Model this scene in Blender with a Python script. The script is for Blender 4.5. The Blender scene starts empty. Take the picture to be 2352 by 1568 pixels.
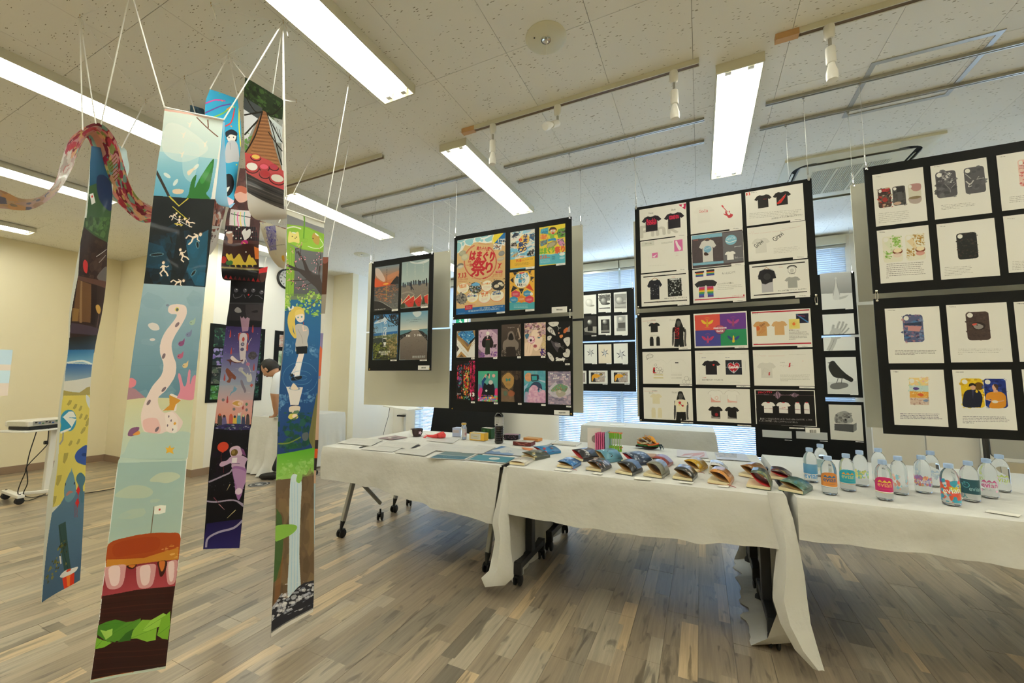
import bpy,bmesh,math,random
import numpy as np
from mathutils import Vector,Matrix,noise
D=bpy.data;SC=bpy.context.scene;COL=SC.collection
# ---------------------------------------------------------------- camera, world, exposure
CAM_H=1.25;CEIL=2.98
FPX=920.0;PITCH=math.radians(5.033);YAW=math.radians(25.12);ROLL=math.radians(0.285)
_fw=Vector((-math.sin(YAW)*math.cos(PITCH),math.cos(YAW)*math.cos(PITCH),math.sin(PITCH)))
_r0=Vector((math.cos(YAW),math.sin(YAW),0));_u0=_r0.cross(_fw)
_rt=_r0*math.cos(ROLL)+_u0*math.sin(ROLL);_up=_u0*math.cos(ROLL)-_r0*math.sin(ROLL)
cam=D.objects.new('camera',D.cameras.new('camera'));COL.objects.link(cam)
cam.data.sensor_width=36.0;cam.data.lens=FPX/2352*36;cam.data.clip_start=0.02;cam.data.clip_end=200
cam.matrix_world=Matrix(((_rt.x,_up.x,-_fw.x,0),(_rt.y,_up.y,-_fw.y,0),(_rt.z,_up.z,-_fw.z,CAM_H),(0,0,0,1)))
SC.camera=cam
W=D.worlds.new('world');SC.world=W;W.use_nodes=True
_bg=W.node_tree.nodes['Background'];_bg.inputs[0].default_value=(0.54,0.74,1.0,1);_bg.inputs[1].default_value=7.0
TUBE=17.0  # strength of the fluorescent tubes
SC.view_settings.view_transform='Standard';SC.view_settings.look='None'
SC.view_settings.gamma=1.0;SC.view_settings.use_curve_mapping=False
SC.view_settings.exposure=0.38
SC.cycles.max_bounces=10;SC.cycles.diffuse_bounces=5;SC.cycles.glossy_bounces=4;SC.cycles.transmission_bounces=10
SC.cycles.transparent_max_bounces=16;SC.cycles.caustics_refractive=False;SC.cycles.caustics_reflective=False
# ---------------------------------------------------------------- measuring helpers
def ray(x,y):return _fw*FPX+_rt*(x-1176)+_up*(784-y)
def pz(x,y,z):d=ray(x,y);return d*((z-CAM_H)/d.z)+Vector((0,0,CAM_H))  # point on a level plane
def pY(x,y,Y):d=ray(x,y);return d*(Y/d.y)+Vector((0,0,CAM_H))  # point on a plane parallel to the windows
def pX(x,y,X):d=ray(x,y);return d*(X/d.x)+Vector((0,0,CAM_H))
def pk(x,y,k):d=ray(x,y);return d*(k/math.hypot(d.x,d.y))+Vector((0,0,CAM_H))  # at ground distance k from the camera
# ---------------------------------------------------------------- objects
def tag(o,label=None,cat=None,group=None,kind=None):
    for k,v in(('label',label),('category',cat),('group',group),('kind',kind)):
        if v:o[k]=v
    return o
def thing(name,loc,label,cat,group=None,rz=0):
    o=D.objects.new(name,None);COL.objects.link(o);o.location=loc;o.rotation_euler=(0,0,rz)
    o.empty_display_size=.05
    return tag(o,label,cat,group)
class MB:
    def __init__(s):s.v=[];s.f=[];s.uv={};s.mi=[];s.cm=0
    def add(s,vs,fs,uvs=None):
        b=len(s.v);s.v+=[tuple(v)for v in vs]
        for i,f in enumerate(fs):
            s.f.append([b+j for j in f]);s.mi.append(s.cm)
            if uvs:s.uv[len(s.f)-1]=[uvs[j]for j in f]
        return s
    def box(s,c,d,rz=0,m=None):
        x,y,z=[q/2 for q in d]
        vs=[Vector((a*x,b*y,e*z))for a in(-1,1)for b in(-1,1)for e in(-1,1)]
        if m is None:m=Matrix.Rotation(rz,3,'Z')
        vs=[m@v+Vector(c)for v in vs]
        return s.add(vs,[(0,1,3,2),(4,6,7,5),(0,4,5,1),(2,3,7,6),(0,2,6,4),(1,5,7,3)])
    def bar(s,a,b,w,h=None,up=(0,0,1)):
        a,b=Vector(a),Vector(b);h=h or w;d=(b-a);L=d.length;d.normalize()
        u=Vector(up)
        if abs(d.dot(u))>.98:u=Vector((0,1,0))
        r=d.cross(u).normalized();u=r.cross(d)
        return s.box((a+b)/2,(w,L,h),m=Matrix((r,d,u)).transposed())
    def tube(s,pts,r,n=8,cap=True):
        pts=[Vector(p)for p in pts];rs=r if isinstance(r,(list,tuple))else[r]*len(pts)
        vs=[];ref=None
        for i,p in enumerate(pts):
            t=(pts[min(i+1,len(pts)-1)]-pts[max(i-1,0)]).normalized()
            if ref is None:ref=Vector((0,0,1))if abs(t.z)<.9 else Vector((1,0,0))
            a=t.cross(ref).normalized();b=t.cross(a);ref=-b if False else(a.cross(t))
            for k in range(n):
                q=2*math.pi*k/n;vs.append(p+(a*math.cos(q)+b*math.sin(q))*rs[i])
        fs=[(i*n+k,i*n+(k+1)%n,(i+1)*n+(k+1)%n,(i+1)*n+k)for i in range(len(pts)-1)for k in range(n)]
        if cap:fs+=[tuple(range(n)),tuple((len(pts)-1)*n+k for k in range(n))[::-1]]
        return s.add(vs,fs)
    def cyl(s,a,b,r,n=16):return s.tube([a,b],r,n)
    def lathe(s,prof,c=(0,0,0),n=24,m=None,uvw=None):
        c=Vector(c);vs=[]
        for r,z in prof:
            for k in range(n):
                q=2*math.pi*k/n;v=Vector((r*math.cos(q),r*math.sin(q),z))
                vs.append((m@v if m else v)+c)
        fs=[(i*n+k,i*n+(k+1)%n,(i+1)*n+(k+1)%n,(i+1)*n+k)for i in range(len(prof)-1)for k in range(n)]
        if prof[0][0]>1e-5:fs.append(tuple(range(n))[::-1])
        if prof[-1][0]>1e-5:fs.append(tuple((len(prof)-1)*n+k for k in range(n)))
        return s.add(vs,fs)
    def prism(s,poly,d):  # poly: 3d points, extruded by vector d
        n=len(poly);d=Vector(d);a=[Vector(p)for p in poly]
        return s.add(a+[p+d for p in a],[tuple(range(n))[::-1],tuple(range(n,2*n))]+[(i,(i+1)%n,n+(i+1)%n,n+i)for i in range(n)])
    def grid(s,rows,uv=True):  # rows of points
        n=len(rows[0]);m=len(rows);vs=[p for r in rows for p in r]
        us=[(j/(n-1),1-i/(m-1))for i in range(m)for j in range(n)]
        return s.add(vs,[(i*n+j,(i+1)*n+j,(i+1)*n+j+1,i*n+j+1)for i in range(m-1)for j in range(n-1)],us if uv else None)
    def mesh(s,name,mats,off=(0,0,0),smooth=False):
        me=D.meshes.new(name);ox,oy,oz=off
        me.from_pydata([(x-ox,y-oy,z-oz)for x,y,z in s.v],[],s.f)
        for m in(mats if isinstance(mats,(list,tuple))else[mats]):me.materials.append(m)
        if s.uv:
            ul=me.uv_layers.new(name='UVMap').data
            for i,p in enumerate(me.polygons):
                u=s.uv.get(i)
                if u:
                    for k,li in enumerate(p.loop_indices):ul[li].uv=u[k]
        for i,p in enumerate(me.polygons):p.material_index=s.mi[i]
        me.update()
        if smooth:
            me.polygons.foreach_set('use_smooth',[True]*len(me.polygons))
            if smooth is not True:
                bm=bmesh.new();bm.from_mesh(me);bmesh.ops.remove_doubles(bm,verts=bm.verts,dist=1e-6)
                for e in bm.edges:
                    if len(e.link_faces)==2 and e.calc_face_angle(0)>math.radians(smooth):e.smooth=False
                bm.to_mesh(me);bm.free()
        return me
    def build(s,name,mats,parent=None,off=None,smooth=False,loc=None,**t):
        # vertices are world unless off is given as 0; object origin = off
        if parent is not None and off is None:
            w=Vector((0,0,0));q=parent
            while q is not None:w=w+Vector(q.location);q=q.parent
            off=w;l=(0,0,0)
        elif parent is not None:l=(0,0,0);
        else:
            if off is None:
                a=np.array(s.v);off=((a[:,0].min()+a[:,0].max())/2,(a[:,1].min()+a[:,1].max())/2,a[:,2].min())
            l=off
        o=D.objects.new(name,s.mesh(name,mats,off,smooth));COL.objects.link(o)
        o.parent=parent;o.location=loc if loc is not None else l
        return tag(o,**t)
def copy_tree(o,parent=None):
    c=o.copy();COL.objects.link(c);c.parent=parent
    for ch in list(o.children):copy_tree(ch,c)
    return c
def bevel(o,w,seg=2):
    m=o.modifiers.new('bevel','BEVEL');m.width=w;m.segments=seg;m.limit_method='ANGLE';return o
def solid(o,t,off=0):
    m=o.modifiers.new('solid','SOLIDIFY');m.thickness=t;m.offset=off;return o
# ---------------------------------------------------------------- materials
def srgb(c):
    if isinstance(c,str):c=[int(c[i:i+2],16)/255 for i in(0,2,4)]
    elif max(c)>1:c=[v/255 for v in c]
    return tuple(v/12.92 if v<=.04045 else((v+.055)/1.055)**2.4 for v in c)
def mat(name,col,rough=.6,metal=0,spec=.5,emit=0,trans=0,ior=1.45,bump=None,sheen=0,coat=0,var=0,alpha=1):
    m=D.materials.new(name);m.use_nodes=True;nt=m.node_tree;N=nt.nodes;L=nt.links;b=N['Principled BSDF']
    c=(*srgb(col),1)
    b.inputs['Base Color'].default_value=c;b.inputs['Roughness'].default_value=rough;b.inputs['Metallic'].default_value=metal
    b.inputs['Specular IOR Level'].default_value=spec;b.inputs['IOR'].default_value=ior
    b.inputs['Transmission Weight'].default_value=trans;b.inputs['Coat Weight'].default_value=coat;b.inputs['Alpha'].default_value=alpha
    if emit:b.inputs['Emission Color'].default_value=c;b.inputs['Emission Strength'].default_value=emit
    if bump or var:
        tc=N.new('ShaderNodeNewGeometry');ns=N.new('ShaderNodeTexNoise');ns.inputs['Scale'].default_value=(bump or(8,0))[0];ns.inputs['Detail'].default_value=4
        L.new(tc.outputs['Position'],ns.inputs['Vector'])
        if bump:
            bp=N.new('ShaderNodeBump');bp.inputs['Strength'].default_value=bump[1];bp.inputs['Distance'].default_value=.01 if len(bump)<3 else bump[2]
            L.new(ns.outputs['Fac'],bp.inputs['Height']);L.new(bp.outputs['Normal'],b.inputs['Normal'])
        if var:
            mx=N.new('ShaderNodeMixRGB');mx.blend_type='MULTIPLY';mx.inputs[0].default_value=1;mx.inputs[1].default_value=c
            rp=N.new('ShaderNodeMapRange');rp.inputs['To Min'].default_value=1-var;rp.inputs['To Max'].default_value=1+var
            L.new(ns.outputs['Fac'],rp.inputs['Value']);L.new(rp.outputs['Result'],mx.inputs[2]);L.new(mx.outputs[0],b.inputs['Base Color'])
    return m
M={}
M['wall']=mat('wall_paint','EFE6C8',.75,bump=(180,.12))
M['wall_white']=mat('wall_white','F2EEE2',.75,bump=(180,.12))
M['base']=mat('baseboard','97806A',.5)
M['black']=mat('black_plastic','1A1B1B',.45)
M['board']=mat('black_board','10110F',.7,spec=.3)
M['gboard']=mat('grey_board','C9C7B4',.6)
M['alu']=mat('aluminium','B4B4AC',.35,metal=.6)
M['steel']=mat('steel','C8C6BC',.25,metal=.9)
M['brass']=mat('brass','C8A24A',.3,metal=.9)
M['silver_leg']=mat('silver_paint','9C9C94',.4,metal=.3)
M['frame_black']=mat('black_frame','2A2B2C',.4)
M['cream']=mat('cream_metal','DAD6C0',.5)
M['white_pl']=mat('white_plastic','ECEAE0',.4)
M['wood']=mat('wood_block','D0A470',.5,var=.15)
M['track']=mat('track_brown','6E5636',.5)
M['cloth']=mat('tablecloth_fabric','D6D6D0',.9,bump=(22,.35,.012),spec=.2)
M['paper']=mat('white_paper','EDEBE2',.7)
M['tube']=mat('fluorescent',(253,254,247),.5,emit=TUBE)
M['string']=mat('white_string','F2F0E8',.7)
M['wire']=mat('wire','C9C8C0',.4)
M['chrome']=mat('chrome','E0E0DC',.15,metal=1)
M['glass']=mat('window_glass','E8F4F8',.02,alpha=.07)

def floor_mat():
    m=D.materials.new('plank_print');m.use_nodes=True;nt=m.node_tree;N=nt.nodes;L=nt.links;b=N['Principled BSDF']
    def nd(t,**k):
        n=N.new(t)
        for a,v in k.items():setattr(n,a,v)
        return n
    def mth(op,a,bb=None):
        n=nd('ShaderNodeMath',operation=op)
        for i,q in enumerate((a,bb)):
            if q is None:continue
            if isinstance(q,(int,float)):n.inputs[i].default_value=q
            else:L.new(q,n.inputs[i])
        return n.outputs[0]
    g=nd('ShaderNodeNewGeometry');sp=nd('ShaderNodeSeparateXYZ');L.new(g.outputs['Position'],sp.inputs[0])
    X,Y=sp.outputs[0],sp.outputs[1]
    pi=mth('FLOOR',mth('DIVIDE',mth('ADD',X,.05),.15))  # plank row
    def wn(v1,v2,s=0):
        c=nd('ShaderNodeCombineXYZ');L.new(v1,c.inputs[0]);L.new(v2,c.inputs[1]);c.inputs[2].default_value=s
        w=nd('ShaderNodeTexWhiteNoise',noise_dimensions='3D');L.new(c.outputs[0],w.inputs['Vector']);return w.outputs['Value']
    seg=mth('FLOOR',mth('DIVIDE',mth('ADD',Y,mth('MULTIPLY',wn(pi,pi,3),.9)),.45))
    wsplit=mth('ADD',mth('MULTIPLY',wn(pi,seg,5),.5),.3)  # where a row splits in two strips
    fx=mth('FRACT',mth('DIVIDE',mth('ADD',X,.05),.15))
    st=mth('GREATER_THAN',fx,wsplit)
    sid=mth('ADD',mth('MULTIPLY',pi,2),st)
    seg2=mth('FLOOR',mth('DIVIDE',mth('ADD',Y,mth('MULTIPLY',wn(sid,sid,1),.9)),.42))
    r=wn(sid,seg2,7)
    cr=nd('ShaderNodeValToRGB');cr.color_ramp.interpolation='CONSTANT'
    tones=[(178,162,134),(143,132,114),(165,150,126),(199,175,138),(122,112,96),(174,162,140),(153,138,116),(193,176,146),(160,142,114),(204,179,136),(136,125,110),(172,155,130),(182,165,136)]
    el=cr.color_ramp.elements
    for i,t in enumerate(tones):
        e=el[0]if i==0 else(el[1]if i==1 else el.new(.5))
        e.position=i/len(tones);e.color=(*srgb(t),1)
    L.new(r,cr.inputs[0])
    # grain stretched along the plank
    mp=nd('ShaderNodeMapping');mp.inputs['Scale'].default_value=(60,2.2,1);L.new(g.outputs['Position'],mp.inputs[0])
    ad=nd('ShaderNodeVectorMath',operation='ADD');L.new(mp.outputs[0],ad.inputs[0])
    cc=nd('ShaderNodeCombineXYZ');L.new(mth('MULTIPLY',r,37),cc.inputs[1]);L.new(cc.outputs[0],ad.inputs[1])
    n1=nd('ShaderNodeTexNoise');n1.inputs['Scale'].default_value=1;n1.inputs['Detail'].default_value=6;n1.inputs['Roughness'].default_value=.65;L.new(ad.outputs[0],n1.inputs[0])
    mr=nd('ShaderNodeMapRange');mr.inputs['From Min'].default_value=.25;mr.inputs['From Max'].default_value=.75;mr.inputs['To Min'].default_value=.66;mr.inputs['To Max'].default_value=1.24
    L.new(n1.outputs[0],mr.inputs[0])
    mp2=nd('ShaderNodeMapping');mp2.inputs['Scale'].default_value=(16,3,1);L.new(ad.outputs[0],mp2.inputs[0]);
    mp2.inputs['Scale'].default_value=(.35,1.6,1)
    n2=nd('ShaderNodeTexNoise');n2.inputs['Scale'].default_value=1;n2.inputs['Detail'].default_value=5;n2.inputs['Distortion'].default_value=.8;L.new(mp2.outputs[0],n2.inputs[0])
    mr2=nd('ShaderNodeMapRange');mr2.inputs['From Min'].default_value=.34;mr2.inputs['From Max'].default_value=.42;mr2.inputs['To Min'].default_value=.5;mr2.inputs['To Max'].default_value=1
    L.new(n2.outputs[0],mr2.inputs[0])
    k=mth('MULTIPLY',mr.outputs[0],mr2.outputs[0])
    mx=nd('ShaderNodeVectorMath',operation='SCALE');L.new(cr.outputs[0],mx.inputs[0]);L.new(k,mx.inputs['Scale'])
    L.new(mx.outputs[0],b.inputs['Base Color'])
    b.inputs['Roughness'].default_value=.34;b.inputs['Specular IOR Level'].default_value=.8;b.inputs['Coat Weight'].default_value=.6;b.inputs['Coat Roughness'].default_value=.3
    bp=nd('ShaderNodeBump');bp.inputs['Strength'].default_value=.25;bp.inputs['Distance'].default_value=.002;L.new(n1.outputs[0],bp.inputs['Height']);L.new(bp.outputs[0],b.inputs['Normal'])
    return m
M['floor']=floor_mat()
def ceil_mat():
    m=D.materials.new('acoustic_tile');m.use_nodes=True;nt=m.node_tree;N=nt.nodes;L=nt.links;b=N['Principled BSDF']
    g=N.new('ShaderNodeNewGeometry');mp=N.new('ShaderNodeMapping');mp.inputs['Scale'].default_value=(30,105,1);mp.inputs['Rotation'].default_value=(0,0,.5)
    L.new(g.outputs['Position'],mp.inputs[0])
    v=N.new('ShaderNodeTexVoronoi');v.inputs['Scale'].default_value=1;L.new(mp.outputs[0],v.inputs['Vector'])
    n=N.new('ShaderNodeTexNoise');n.inputs['Scale'].default_value=9;n.inputs['Detail'].default_value=3;L.new(g.outputs['Position'],n.inputs['Vector'])
    a=N.new('ShaderNodeMath');a.operation='MULTIPLY';L.new(n.outputs[0],a.inputs[0]);a.inputs[1].default_value=.36
    lt=N.new('ShaderNodeMath');lt.operation='LESS_THAN';L.new(v.outputs['Distance'],lt.inputs[0]);L.new(a.outputs[0],lt.inputs[1])
    # only some cells carry a pit
    sc=N.new('ShaderNodeSeparateColor');L.new(v.outputs['Color'],sc.inputs[0])
    g2=N.new('ShaderNodeMath');g2.operation='GREATER_THAN';L.new(sc.outputs[0],g2.inputs[0]);g2.inputs[1].default_value=.45
    mu=N.new('ShaderNodeMath');mu.operation='MULTIPLY';L.new(lt.outputs[0],mu.inputs[0]);L.new(g2.outputs[0],mu.inputs[1])
    mx=N.new('ShaderNodeMixRGB');L.new(mu.outputs[0],mx.inputs[0]);mx.inputs[1].default_value=(*srgb('F2F0E6'),1);mx.inputs[2].default_value=(*srgb('A09A84'),1)
    L.new(mx.outputs[0],b.inputs['Base Color']);b.inputs['Roughness'].default_value=.9
    return m
M['ceil']=ceil_mat()
M['joint']=mat('joint_grey','A8A494',.9)

# ---------------------------------------------------------------- floor
XL,XR,Y0,Y1=-7.95,4.6,-2.6,5.95
fb=MB();fb.box(((XL+XR)/2,(Y0+Y1)/2,-.06),(XR-XL+.4,Y1-Y0+.4,.1))
floor_o=fb.build('floor',M['joint'],off=(0,0,0),kind='structure')
cells=[]
PW,PL=.15,.9
for i in range(int((XL+.05)//PW),int((XR+.05)//PW)+1):
    x0=i*PW-.05
    offy=.02+(.45 if i%2 else 0)+(0.0 if i%4<2 else.15)
    for j in range(-5,9):
        y0=offy+j*PL
        a,b_=max(x0,XL),min(x0+PW,XR);c,d=max(y0,Y0),min(y0+PL,Y1)
        if b_-a<.01 or d-c<.01:continue
        cells.append((a,b_,c,d))
def vis(x,y,z=0,m=60):
    q=Vector((x,y,z-CAM_H));w=q.dot(_fw)
    if w<.05:return None
    u,v=1176+FPX*q.dot(_rt)/w,784-FPX*q.dot(_up)/w
    return(u,v)if-m<u<2352+m and-m<v<1568+m else None
def seen(c,z=0):return any(vis(x,y,z)for x in(c[0],(c[0]+c[1])/2,c[1])for y in np.linspace(c[2],c[3],5))
near=sorted([c for c in cells if seen(c)],key=lambda c:math.hypot((c[0]+c[1])/2,(c[2]+c[3])/2))[:296]
nset=set(near);rest=MB();shared={};rr=random.Random(4)
for c in cells:
    w,l=c[1]-c[0]-.0012,c[3]-c[2]-.0012;h=rr.choice((0,0,.0004,.0007))
    if c in nset:
        k=(round(w,3),round(l,3),h)
        if k not in shared:
            mb=MB();mb.box((0,0,-.004+h/2),(w,l,.008+h));shared[k]=mb.mesh('plank',M['floor'])
        o=D.objects.new('plank',shared[k]);COL.objects.link(o);o.parent=floor_o;o.location=((c[0]+c[1])/2,(c[2]+c[3])/2,0)
    else:rest.box(((c[0]+c[1])/2,(c[2]+c[3])/2,-.004+h/2),(w,l,.008+h))
rest.build('far_planks',M['floor'],floor_o,kind='stuff')
# ---------------------------------------------------------------- ceiling of acoustic tiles
cb=MB();cb.box(((XL+XR)/2,(Y0+Y1)/2,CEIL+.06),(XR-XL+.4,Y1-Y0+.4,.1))
ceil_o=cb.build('ceiling',M['joint'],off=(0,0,0),kind='structure')
TW,TL=.453,.93;shared={};rest=MB();n=0
for i in range(-19,12):
    for j in range(-6,7):
        a,b_=max(.02+i*TW,XL),min(.02+(i+1)*TW,XR);c,d=max(-.06+j*TL,Y0),min(-.06+(j+1)*TL,Y1)
        if b_-a<.01 or d-c<.01:continue
        w,l=b_-a-.0022,d-c-.0022
        if seen((a,b_,c,d),CEIL):
            k=(round(w,3),round(l,3))
            if k not in shared:
                mb=MB();mb.box((0,0,.006),(w,l,.012));shared[k]=mb.mesh('tile',M['ceil'])
            o=D.objects.new('tile',shared[k]);COL.objects.link(o);o.parent=ceil_o;o.location=((a+b_)/2,(c+d)/2,CEIL)
        else:rest.box(((a+b_)/2,(c+d)/2,CEIL+.006),(w,l,.012))
rest.build('rear_tiles',M['ceil'],ceil_o,kind='stuff')
# ---------------------------------------------------------------- walls
def slab(name,x0,x1,y0,y1,z0,z1,m,parent=None,**k):
    mb=MB();mb.box(((x0+x1)/2,(y0+y1)/2,(z0+z1)/2),(x1-x0,y1-y0,z1-z0));return mb.build(name,m,parent,off=None if parent else(0,0,0),**k)
T=.12;Z=CEIL+.01;S=dict(kind='structure')
slab('wall_left',XL-T,XL,Y0,2.9,0,Z,M['wall'],**S)
slab('wall_left_return',XL-T,-5.7,2.9,2.9+T,0,Z,M['wall'],**S)
slab('wall_left_gallery',-5.7-T,-5.7,2.9+T,4.87,0,Z,M['wall_white'],**S)
slab('wall_left_pier',-5.7-T,-5.25,4.87,4.87+T,0,Z,M['wall'],**S)
slab('wall_left_rear',-5.25-T,-5.25,4.87+T,Y1+T,0,Z,M['wall_white'],**S)
slab('wall_right',XR,XR+T,Y0,Y1+T,0,Z,M['wall'],**S)
slab('wall_rear',XL-T,XR+T,Y0-T,Y0,0,Z,M['wall'],**S)
def skirting(name,x0,x1,y0,y1):slab(name,x0,x1,y0,y1,0,.09,M['base'],**S)
skirting('baseboard_left',XL,XL+.012,Y0,2.888)
skirting('baseboard_return',XL,-5.688,2.888,2.9)
skirting('baseboard_gallery',-5.7,-5.688,2.9,4.858)
skirting('baseboard_pier',-5.7,-5.238,4.858,4.87)
skirting('baseboard_rear',-5.25,-5.238,4.87,Y1)
# window wall: piers between three window openings that run from .1 up to the ceiling
WIN=[(-4.72,-3.55),(-1.98,1.62),(3.0,4.2)];WB,WT=.08,2.86
xs=[XL-T+2.58,*[v for w in WIN for v in w],XR+T]
for i in range(0,len(xs),2):slab('wall_window_pier',xs[i],xs[i+1],Y1,Y1+.18,0,Z,M['wall_white'],**S)
for a,b_ in WIN:
    slab('wall_window_sill',a,b_,Y1,Y1+.18,0,WB,M['wall_white'],**S);slab('wall_window_head',a,b_,Y1,Y1+.18,WT,Z,M['cream'],**S)
M['slat']=mat('blind_slat','D2DCE4',.5)
sb=M['slat'].node_tree;_b=sb.nodes['Principled BSDF'];_t=sb.nodes.new('ShaderNodeBsdfTranslucent');_t.inputs[0].default_value=(.85,.9,.95,1)
_m=sb.nodes.new('ShaderNodeMixShader');_m.inputs[0].default_value=.22;sb.links.new(_b.outputs[0],_m.inputs[1]);sb.links.new(_t.outputs[0],_m.inputs[2]);sb.links.new(_m.outputs[0],sb.nodes['Material Output'].inputs[0])
for wi,(a,b_)in enumerate(WIN):
    wd=D.objects.new('window_%d'%(wi+1),None);COL.objects.link(wd);wd.location=((a+b_)/2,Y1+.1,WB);wd['kind']='structure'
    fr=MB();yy=Y1+.13
    n=4 if b_-a>2 else 1;st=(b_-a)/n
    for k in range(n+1):
        x=a+k*st;x=min(max(x,a+.025),b_-.025);fr.box((x,yy,(WB+WT)/2),(.05 if k in(0,n)else.11,.06,WT-WB))
    for zz in(WB+.03,1.0,WT-.03):fr.box(((a+b_)/2,yy,zz),(b_-a,.05,.06 if zz!=1.0 else.07))
    fr.build('window_frame',M['alu'],wd)
    for k in range(n):
        slab('pane',a+k*st+.03,a+(k+1)*st-.03,yy-.003,yy+.003,WB+.06,WT-.06,M['glass'],wd)
    hd=MB()
    for k in range(n):hd.box((a+(k+.5)*st,yy-.05,1.25),(.03,.04,.11))
    hd.build('window_handle',M['steel'],wd)
# venetian blinds in front of the big window (split into separate blinds)
def blind(x0,x1,z0,label,op=-1.02):
    t=thing('venetian_blind',((x0+x1)/2,Y1-.03,z0),label,'blind')
    hb=MB();hb.box(((x0+x1)/2,Y1-.035,2.905),(x1-x0,.09,.11));hb.build('blind_box',M['cream'],t)
    hr=MB();hr.box(((x0+x1)/2,Y1-.03,2.83),(x1-x0,.035,.03));hr.build('headrail',M['alu'],t)
    sl=MB();z=z0+.03
    while z<2.81:
        sl.box(((x0+x1)/2,Y1-.03,z),(x1-x0-.01,.027,.0012),m=Matrix.Rotation(op,3,'X'));z+=.0255
    sl.build('slats',M['slat'],t,kind='stuff')
    br=MB();br.box(((x0+x1)/2,Y1-.03,z0+.008),(x1-x0-.01,.026,.016));br.build('bottom_rail',M['slat'],t)
    for x in(x0+.15,x1-.15):
        c=MB();c.cyl((x,Y1-.045,z0),(x,Y1-.045,2.83),.0012,5);c.build('ladder_cord',M['string'],t)
    return t
blind(-1.98,-1.04,.12,'white venetian blind left of the aluminium mullion, behind the sphere drawings')
blind(-1.02,.72,.12,'white venetian blind behind the T-shirt board')
blind(.74,1.62,.12,'white venetian blind behind the tall crow and skull drawings')
blind(-4.72,-3.55,.12,'white venetian blind in the narrow window behind the leaning black panel')
blind(3.0,4.2,.12,'white venetian blind in the window at the far right')
# ---------------------------------------------------------------- ceiling lights
def ceiling_light():
    t=thing('ceiling_light',(0,0,CEIL),'x','ceiling light')
    L2,w,dp=.65,.115,.055
    h=MB();h.box((0,0,-.006),(2*w,2*L2,.012))
    for s_ in(-1,1):
        h.box((s_*(w-.003),0,-dp/2),(.006,2*L2,dp))
    h.build('housing',M['cream'],t,off=(0,0,0))
    for s_ in(-1,1):
        e=MB();e.box((0,s_*(L2+.004),-dp/2),(2*w+.004,.008,dp));e.build('end_plate',M['cream'],t,off=(0,0,0))
        tb=MB();tb.cyl((s_*.055,-L2+.04,-.036),(s_*.055,L2-.04,-.036),.0165,12);tb.build('fluorescent_tube',M['tube'],t,off=(0,0,0),smooth=40)
        r=MB();r.prism([(s_*.012,-L2,-.012),(s_*.10,-L2,-.012),(s_*.112,-L2,-.05),(s_*.1135,-L2,-.05),(s_*.1135,-L2,-.012)],(0,2*L2,0));r.build('reflector',M['white_pl'],t,off=(0,0,0))
    for s_ in(-1,1):
        for q in(-1,1):so=MB();so.box((s_*.055,q*(L2-.025),-.03),(.03,.025,.04));so.build('lamp_holder',M['white_pl'],t,off=(0,0,0))
    return t
M['housing']=M['cream']
LX=[-7.2,-5.2,-3.42,-1.6,.25,2.1,3.9];LY=[-.75,1.13,3.02,4.9]
desc={(-3.42,1.13):'long ceiling light at left, its tubes running down to the hamburger banner',(-1.6,1.13):'ceiling light at the top centre, beside the string of the bridge banner',
 (-1.6,3.02):'ceiling light above the festival poster board',(.25,3.02):'ceiling light right of the spotlight track, above the T-shirt board',
 (-3.42,3.02):'ceiling light behind the strings, above the seaside poster board',(-5.2,1.13):'second ceiling light from the left edge, behind the curled red ribbon',
 (-7.2,1.13):'small far ceiling light at the lower left, near the left wall',(-3.42,4.9):'far ceiling light just above the seaside poster board',
 (-5.2,3.02):'far ceiling light seen between the black cake banner and the clock',(-1.6,4.9):'ceiling light hidden behind the festival board near the windows',(.25,4.9):'ceiling light behind the T-shirt board near the windows'}
proto=None
for x in LX:
    for y in LY:
        if y>2.9 and x<-6:continue
        if y>4 and(x>1 or x<-4):continue
        if proto is None:proto=o=ceiling_light()
        else:o=copy_tree(proto)
        o.location=(x,y,CEIL)
        o['group']='ceiling lights' if(x,y)in desc else 'unseen added ceiling lights around the camera'
        o['label']=desc.get((x,y),'unseen ceiling light added to light the part of the room around the camera')  # fixtures not in desc are unseen, added along the rows to light the room
# ---------------------------------------------------------------- painting of flat prints (numpy raster, glyphs from the built-in font)
_gl={}
def glyphs(s):
    if s not in _gl:
        cu=D.curves.new('t','FONT');cu.body=s;cu.size=1;cu.resolution_u=2
        ob=D.objects.new('t',cu);COL.objects.link(ob)
        dg=bpy.context.evaluated_depsgraph_get();me=ob.evaluated_get(dg).to_mesh();me.calc_loop_triangles()
        v=np.array([(q.co.x,q.co.y)for q in me.vertices]).reshape(-1,2)
        t=np.array([tuple(q.vertices)for q in me.loop_triangles],int).reshape(-1,3)
        ob.evaluated_get(dg).to_mesh_clear();D.objects.remove(ob);D.curves.remove(cu)
        if len(v):v=v-[v[:,0].min(),0]
        _gl[s]=(v,t)
    return _gl[s]
def crom(pts,closed=True,n=6):
    P=[np.array(p,float)for p in pts];m=len(P);out=[]
    for i in range(m if closed else m-1):
        if closed:a,b,c,d=P[i-1],P[i],P[(i+1)%m],P[(i+2)%m]
        else:a,b,c,d=P[max(i-1,0)],P[i],P[i+1],P[min(i+2,m-1)]
        for k in range(n):
            t=k/n;out.append(.5*((2*b)+(c-a)*t+(2*a-5*b+4*c-d)*t*t+(3*b-a-3*c+d)*t**3))
    if not closed:out.append(P[-1])
    return out
def rgb(c):return np.array([int(c[i:i+2],16)/255 for i in(0,2,4)])if isinstance(c,str)else np.array(c,float)/(255 if max(c)>1 else 1)
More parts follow.
